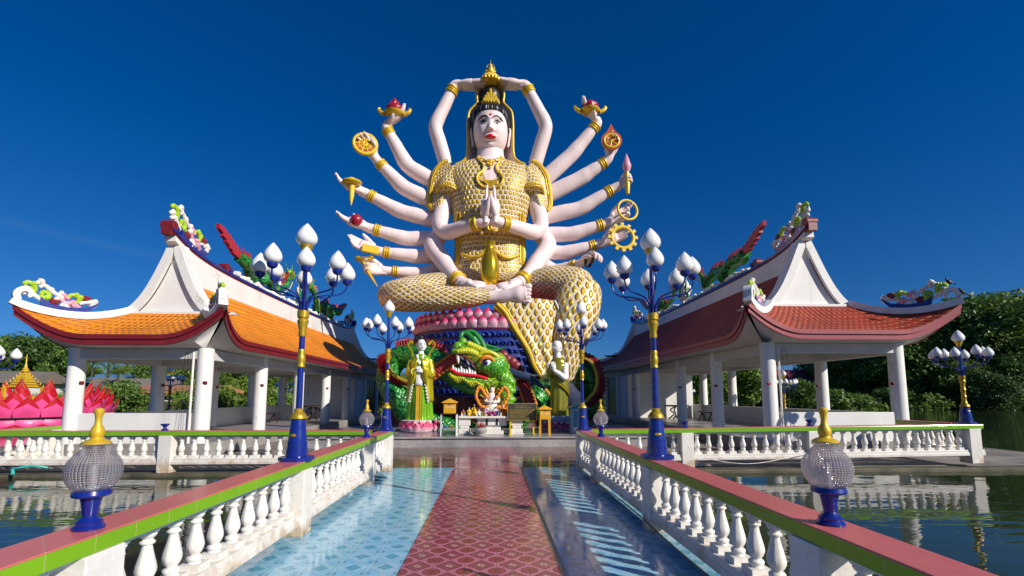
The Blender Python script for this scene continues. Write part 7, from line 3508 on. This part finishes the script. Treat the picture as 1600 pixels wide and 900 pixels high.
# right shore
for i, (x, Y, top, p, lab) in enumerate([
        (1442, 70, 492, 1, 'dark tree right beside the red roof tip'), (1478, 66, 474, 0, 'tall tree behind the tip of the red roof'), (1516, 74, 458, 2, 'bushy tree above the right corner lamp'),
        (1552, 66, 452, 0, 'tallest tree, second from the right edge'), (1590, 60, 455, 2, 'big sunlit tree at the right edge'), (1640, 64, 448, 1, 'dark tree cut by the right edge'),
        (1406, 66, 500, 0, 'dark tree behind the outer front column of the red-roofed pavilion'), (1362, 78, 512, 1, 'dark tree seen through the red-roofed pavilion over the white house'),
        (1322, 72, 520, 2, 'tree seen through the red-roofed pavilion left of the white house'), (1292, 80, 530, 0, 'tree right of the second column, red-roofed pavilion'),
        (1500, 60, 560, 2, 'lower tree behind the right corner lamp'), (1570, 58, 550, 0, 'lower leafy tree at the right shore'), (1535, 56, 575, 1, 'low dark tree leaning over the water at right')]):
    put(bigp[p], x, Y, top, 'tree', lab, GR, wide=1.15)
for i, (x, Y, top, p, lab) in enumerate([
        (1162, 60, 566, 3, 'fresh green tree seen left of the near front column, right pavilion'), (1142, 66, 560, 0, 'dark tree left of the fresh green one, right pavilion'), (1186, 70, 572, 1, 'rounded tree against the hillside'),
        (1100, 60, 562, 1, 'tree behind the far lamp in the red-roofed pavilion'), (1076, 64, 568, 0, 'dark tree deep inside the red-roofed pavilion view'), (1255, 66, 590, 0, 'small dark tree below the hillside beside the lamp'),
        (1218, 70, 600, 3, 'small fresh tree below the hillside'), (924, 46, 556, 5, 'reddish dark tree above the dragon fin on the right'), (936, 48, 568, 0, 'dark tree behind the rear of the right pavilion')]):
    put(protos[min(p, 4)], x, Y, top, 'tree', lab, 'smaller trees behind the right pavilion')
for i, (x, Y, top, p, lab) in enumerate([(1300, 58, 606, 2, 'dark bush by the water left of the white house'), (1340, 60, 612, 0, 'bush before the white house'), (1392, 60, 604, 2, 'dark bush behind the outer column, right pavilion'),
                                         (1450, 58, 612, 0, 'waterside bush left of the corner lamp'), (1490, 60, 618, 2, 'waterside bush behind the corner lamp base'), (1545, 62, 606, 0, 'waterside bush right of the corner lamp'), (1590, 62, 604, 2, 'waterside bush at the right edge'),
                                         (1560, 66, 622, 1, 'pale shrubs low on the right bank')]):
    put(bushp[p], x, Y, top, 'bush', lab, 'bushes on the right shore', 'bush', wide=1.3)
for p in protos + bushp + palms + bigp:
    for ch in list(p.children):
        bpy.data.objects.remove(ch)
    bpy.data.objects.remove(p)

# unbroken woodland behind the single trees
for (nm, x0, x1, Y0, Y1, hmin, hmax, lab, seed) in (('far_wood', -150, -28, 88, 110, 4.5, 9, 'x', 1), ('far_wood', 28, 150, 92, 118, 6, 13, 'x', 2), ('far_wood', -28, 28, 80, 100, 3, 5, 'x', 3)):
    rr = random.Random(seed)
    cl = []
    for k in range(150):
        x = rr.uniform(x0, x1)
        y = rr.uniform(Y0, Y1)
        r = rr.uniform(1.8, 3.2)
        top = rr.uniform(hmin, hmax) * (.7 + .3 * math.sin(x * .13 + seed))
        cl.append((x, y, top, r))
        cl.append((x + 1, y - 2, top * .55, r * 1.1))
        cl.append((x, y - 3, top * .2, r))
    b = crown_mesh(seed + 200, cl, .50, 14, None)
    o = raw(b, nm, M['leaf_a'])
    tag(o, kind='stuff', label=('dark woodland closing the view on the left', 'dark woodland closing the view on the right', 'low woodland behind the statue')[seed - 1], cat='wood')
# waterside undergrowth on the right shore and tall sunlit grass on the left bank
rr = random.Random(9)
b = MB()
for k in range(15000):
    x = rr.uniform(-75, -14)
    y = rr.uniform(50, 66) + (2 if x < -30 else 0)
    z = ground_h(x, y)
    if z < -.2:
        continue
    h = rr.uniform(.4, 1.2)
    a = rr.uniform(0, 6.28)
    w = .06
    d = Vector((math.cos(a), math.sin(a), 0))
    p = Vector((x, y, z - .05))
    k0 = len(b.v)
    b.v += [tuple(p - d * w), tuple(p + d * w), tuple(p + Vector((rr.uniform(-.2, .2), rr.uniform(-.2, .2), h)))]
    b.f.append((k0, k0 + 1, k0 + 2))
    b.m.append(0)
    b.uv.append(None)
tag(raw(b, 'tall_grass', M['leaf_c']), 'tall sunlit grass on the left bank', 'grass', kind='stuff')
b = crown_mesh(77, [(rr.uniform(40, 110), rr.uniform(70, 78), rr.uniform(.2, 1.6), rr.uniform(.8, 1.8)) for k in range(150)], .24, 46, None)
tag(raw(b, 'undergrowth', M['leaf_dark']), 'dark undergrowth along the right shore', 'undergrowth', kind='stuff')


def house(label, x, base_y, Y, w, h, roofh, wall, roofm, d=7, arches=False, rz=0.0):
    """gabled house; x photo measure of the centre, Y distance"""
    c = at(x, base_y, Y)
    z0 = ground_h(c.x, Y) - .1
    t = thing('house', label, 'house', (c.x, Y, z0), 'houses across the water')
    Mx = Matrix.Translation((c.x, Y, z0)) @ Matrix.Rotation(rz, 4, 'Z')
    b = MB()
    b.box((-w / 2, -d / 2, 0), (w / 2, d / 2, h), Mx)
    b.build('wall', wall, t, smooth=None)
    b = MB()
    e = .7
    b.prism([(-d / 2 - e, h - .15), (d / 2 + e, h - .15), (d / 2 + e, h), (0, h + roofh), (-d / 2 - e, h)], lambda u, v, q: Mx @ Vector((q, u, v)), -w / 2 - e, w / 2 + e)
    b.build('roof', roofm, t, smooth=None)
    for k in range(3):
        x0 = -w / 2 + w * (k + .5) / 3
        b = MB()
        b.box((x0 - .5, -d / 2 - .04, 1.0), (x0 + .5, -d / 2 - .005, 2.1), Mx)
        if arches:
            b.tube([Mx @ Vector((x0, -d / 2 - .045, 2.1)), Mx @ Vector((x0, -d / 2 - .005, 2.1))], .5, 16)
        f = b.build('window', M['pane'], t, smooth=None)
        b = MB()
        b.box((x0 - .6, -d / 2 - .08, .88), (x0 + .6, -d / 2 - .01, .99), Mx)
        b.build('sill', M['statue_white'], f, smooth=None)
    return t


m_tin = paint('blue_tin_roof', (0.10, 0.28, 0.50), .4, dirt=.3)
m_rust = paint('rusty_tin_roof', (0.46, 0.20, 0.09), .6, dirt=.5, streak=True)
m_grey = paint('grey_fibre_roof', (0.20, 0.17, 0.15), .8, dirt=.4)
m_redr = paint('red_house_roof', (0.42, 0.05, 0.05), .5, dirt=.3)
m_wallb = paint('brown_timber_wall', (0.12, 0.09, 0.07), .8, dirt=.4)
house('far house with bright blue tin roof seen beside the palms', 206, 612, 75, 9, 2.6, 1.2, m_wallb, m_tin)
house('low house with grey gabled roof seen through the orange-roofed pavilion', 216, 618, 60, 7, 1.9, 1.5, m_wallb, m_grey, rz=.5)
house('open shed with rusty orange tin roof behind the shaded street lamp', 292, 618, 56, 8, 1.9, .8, m_wallb, m_rust)
house('grey roofed house behind the pink lotus left of the shrine', 30, 620, 58, 5, 1.9, 1.3, M['statue_white'], m_grey, rz=.2)
house('house with broad red roof below the hillside', 1246, 618, 82, 14, 3.0, 2.6, M['statue_white'], m_redr)
house('white house with arched windows among the dark trees', 1358, 622, 76, 9, 3.2, 1.4, M['statue_white'], m_redr, arches=True)
# turquoise pipe by the ledge, white rope on the right ledge
b = MB()
b.tube(catmull([at(20, 733, 10.55), at(30, 731, 10.52), at(42, 729, 10.56), at(56, 728, 10.6), at(75, 731, 10.7)], 5), .022, 8)
b.tube([at(20, 733, 10.55), at(20, 742, 10.5)], .03, 8)
tag(b.build('pipe', M['teal2'], None, loc=at(20, 733, 10.55)), 'bent turquoise pipe hanging over the left ledge into the water', 'pipe')
b = MB()
b.tube(catmull([at(1100, 716, 10.6), at(1150, 724, 10.5), at(1190, 723, 10.5), at(1230, 715, 10.6), at(1262, 709, 10.7)], 6), .009, 6)
tag(b.build('rope', M['whitec'], None, loc=at(1150, 722, 10.5)), 'slack white rope along the foot of the right cross balustrade', 'rope')
b = MB()
b.tube(catmull([(1.86, 10.6, .13), (1.85, 8.5, .11), (1.85, 6.5, .14), (1.85, 4.5, .10), (1.85, 2.5, .13)], 6), .010, 6)
tag(b.build('cable', M['black'], None, loc=(1.86, 10.6, .13)), 'black cable clipped along the bottom beam of the right balustrade', 'cable')
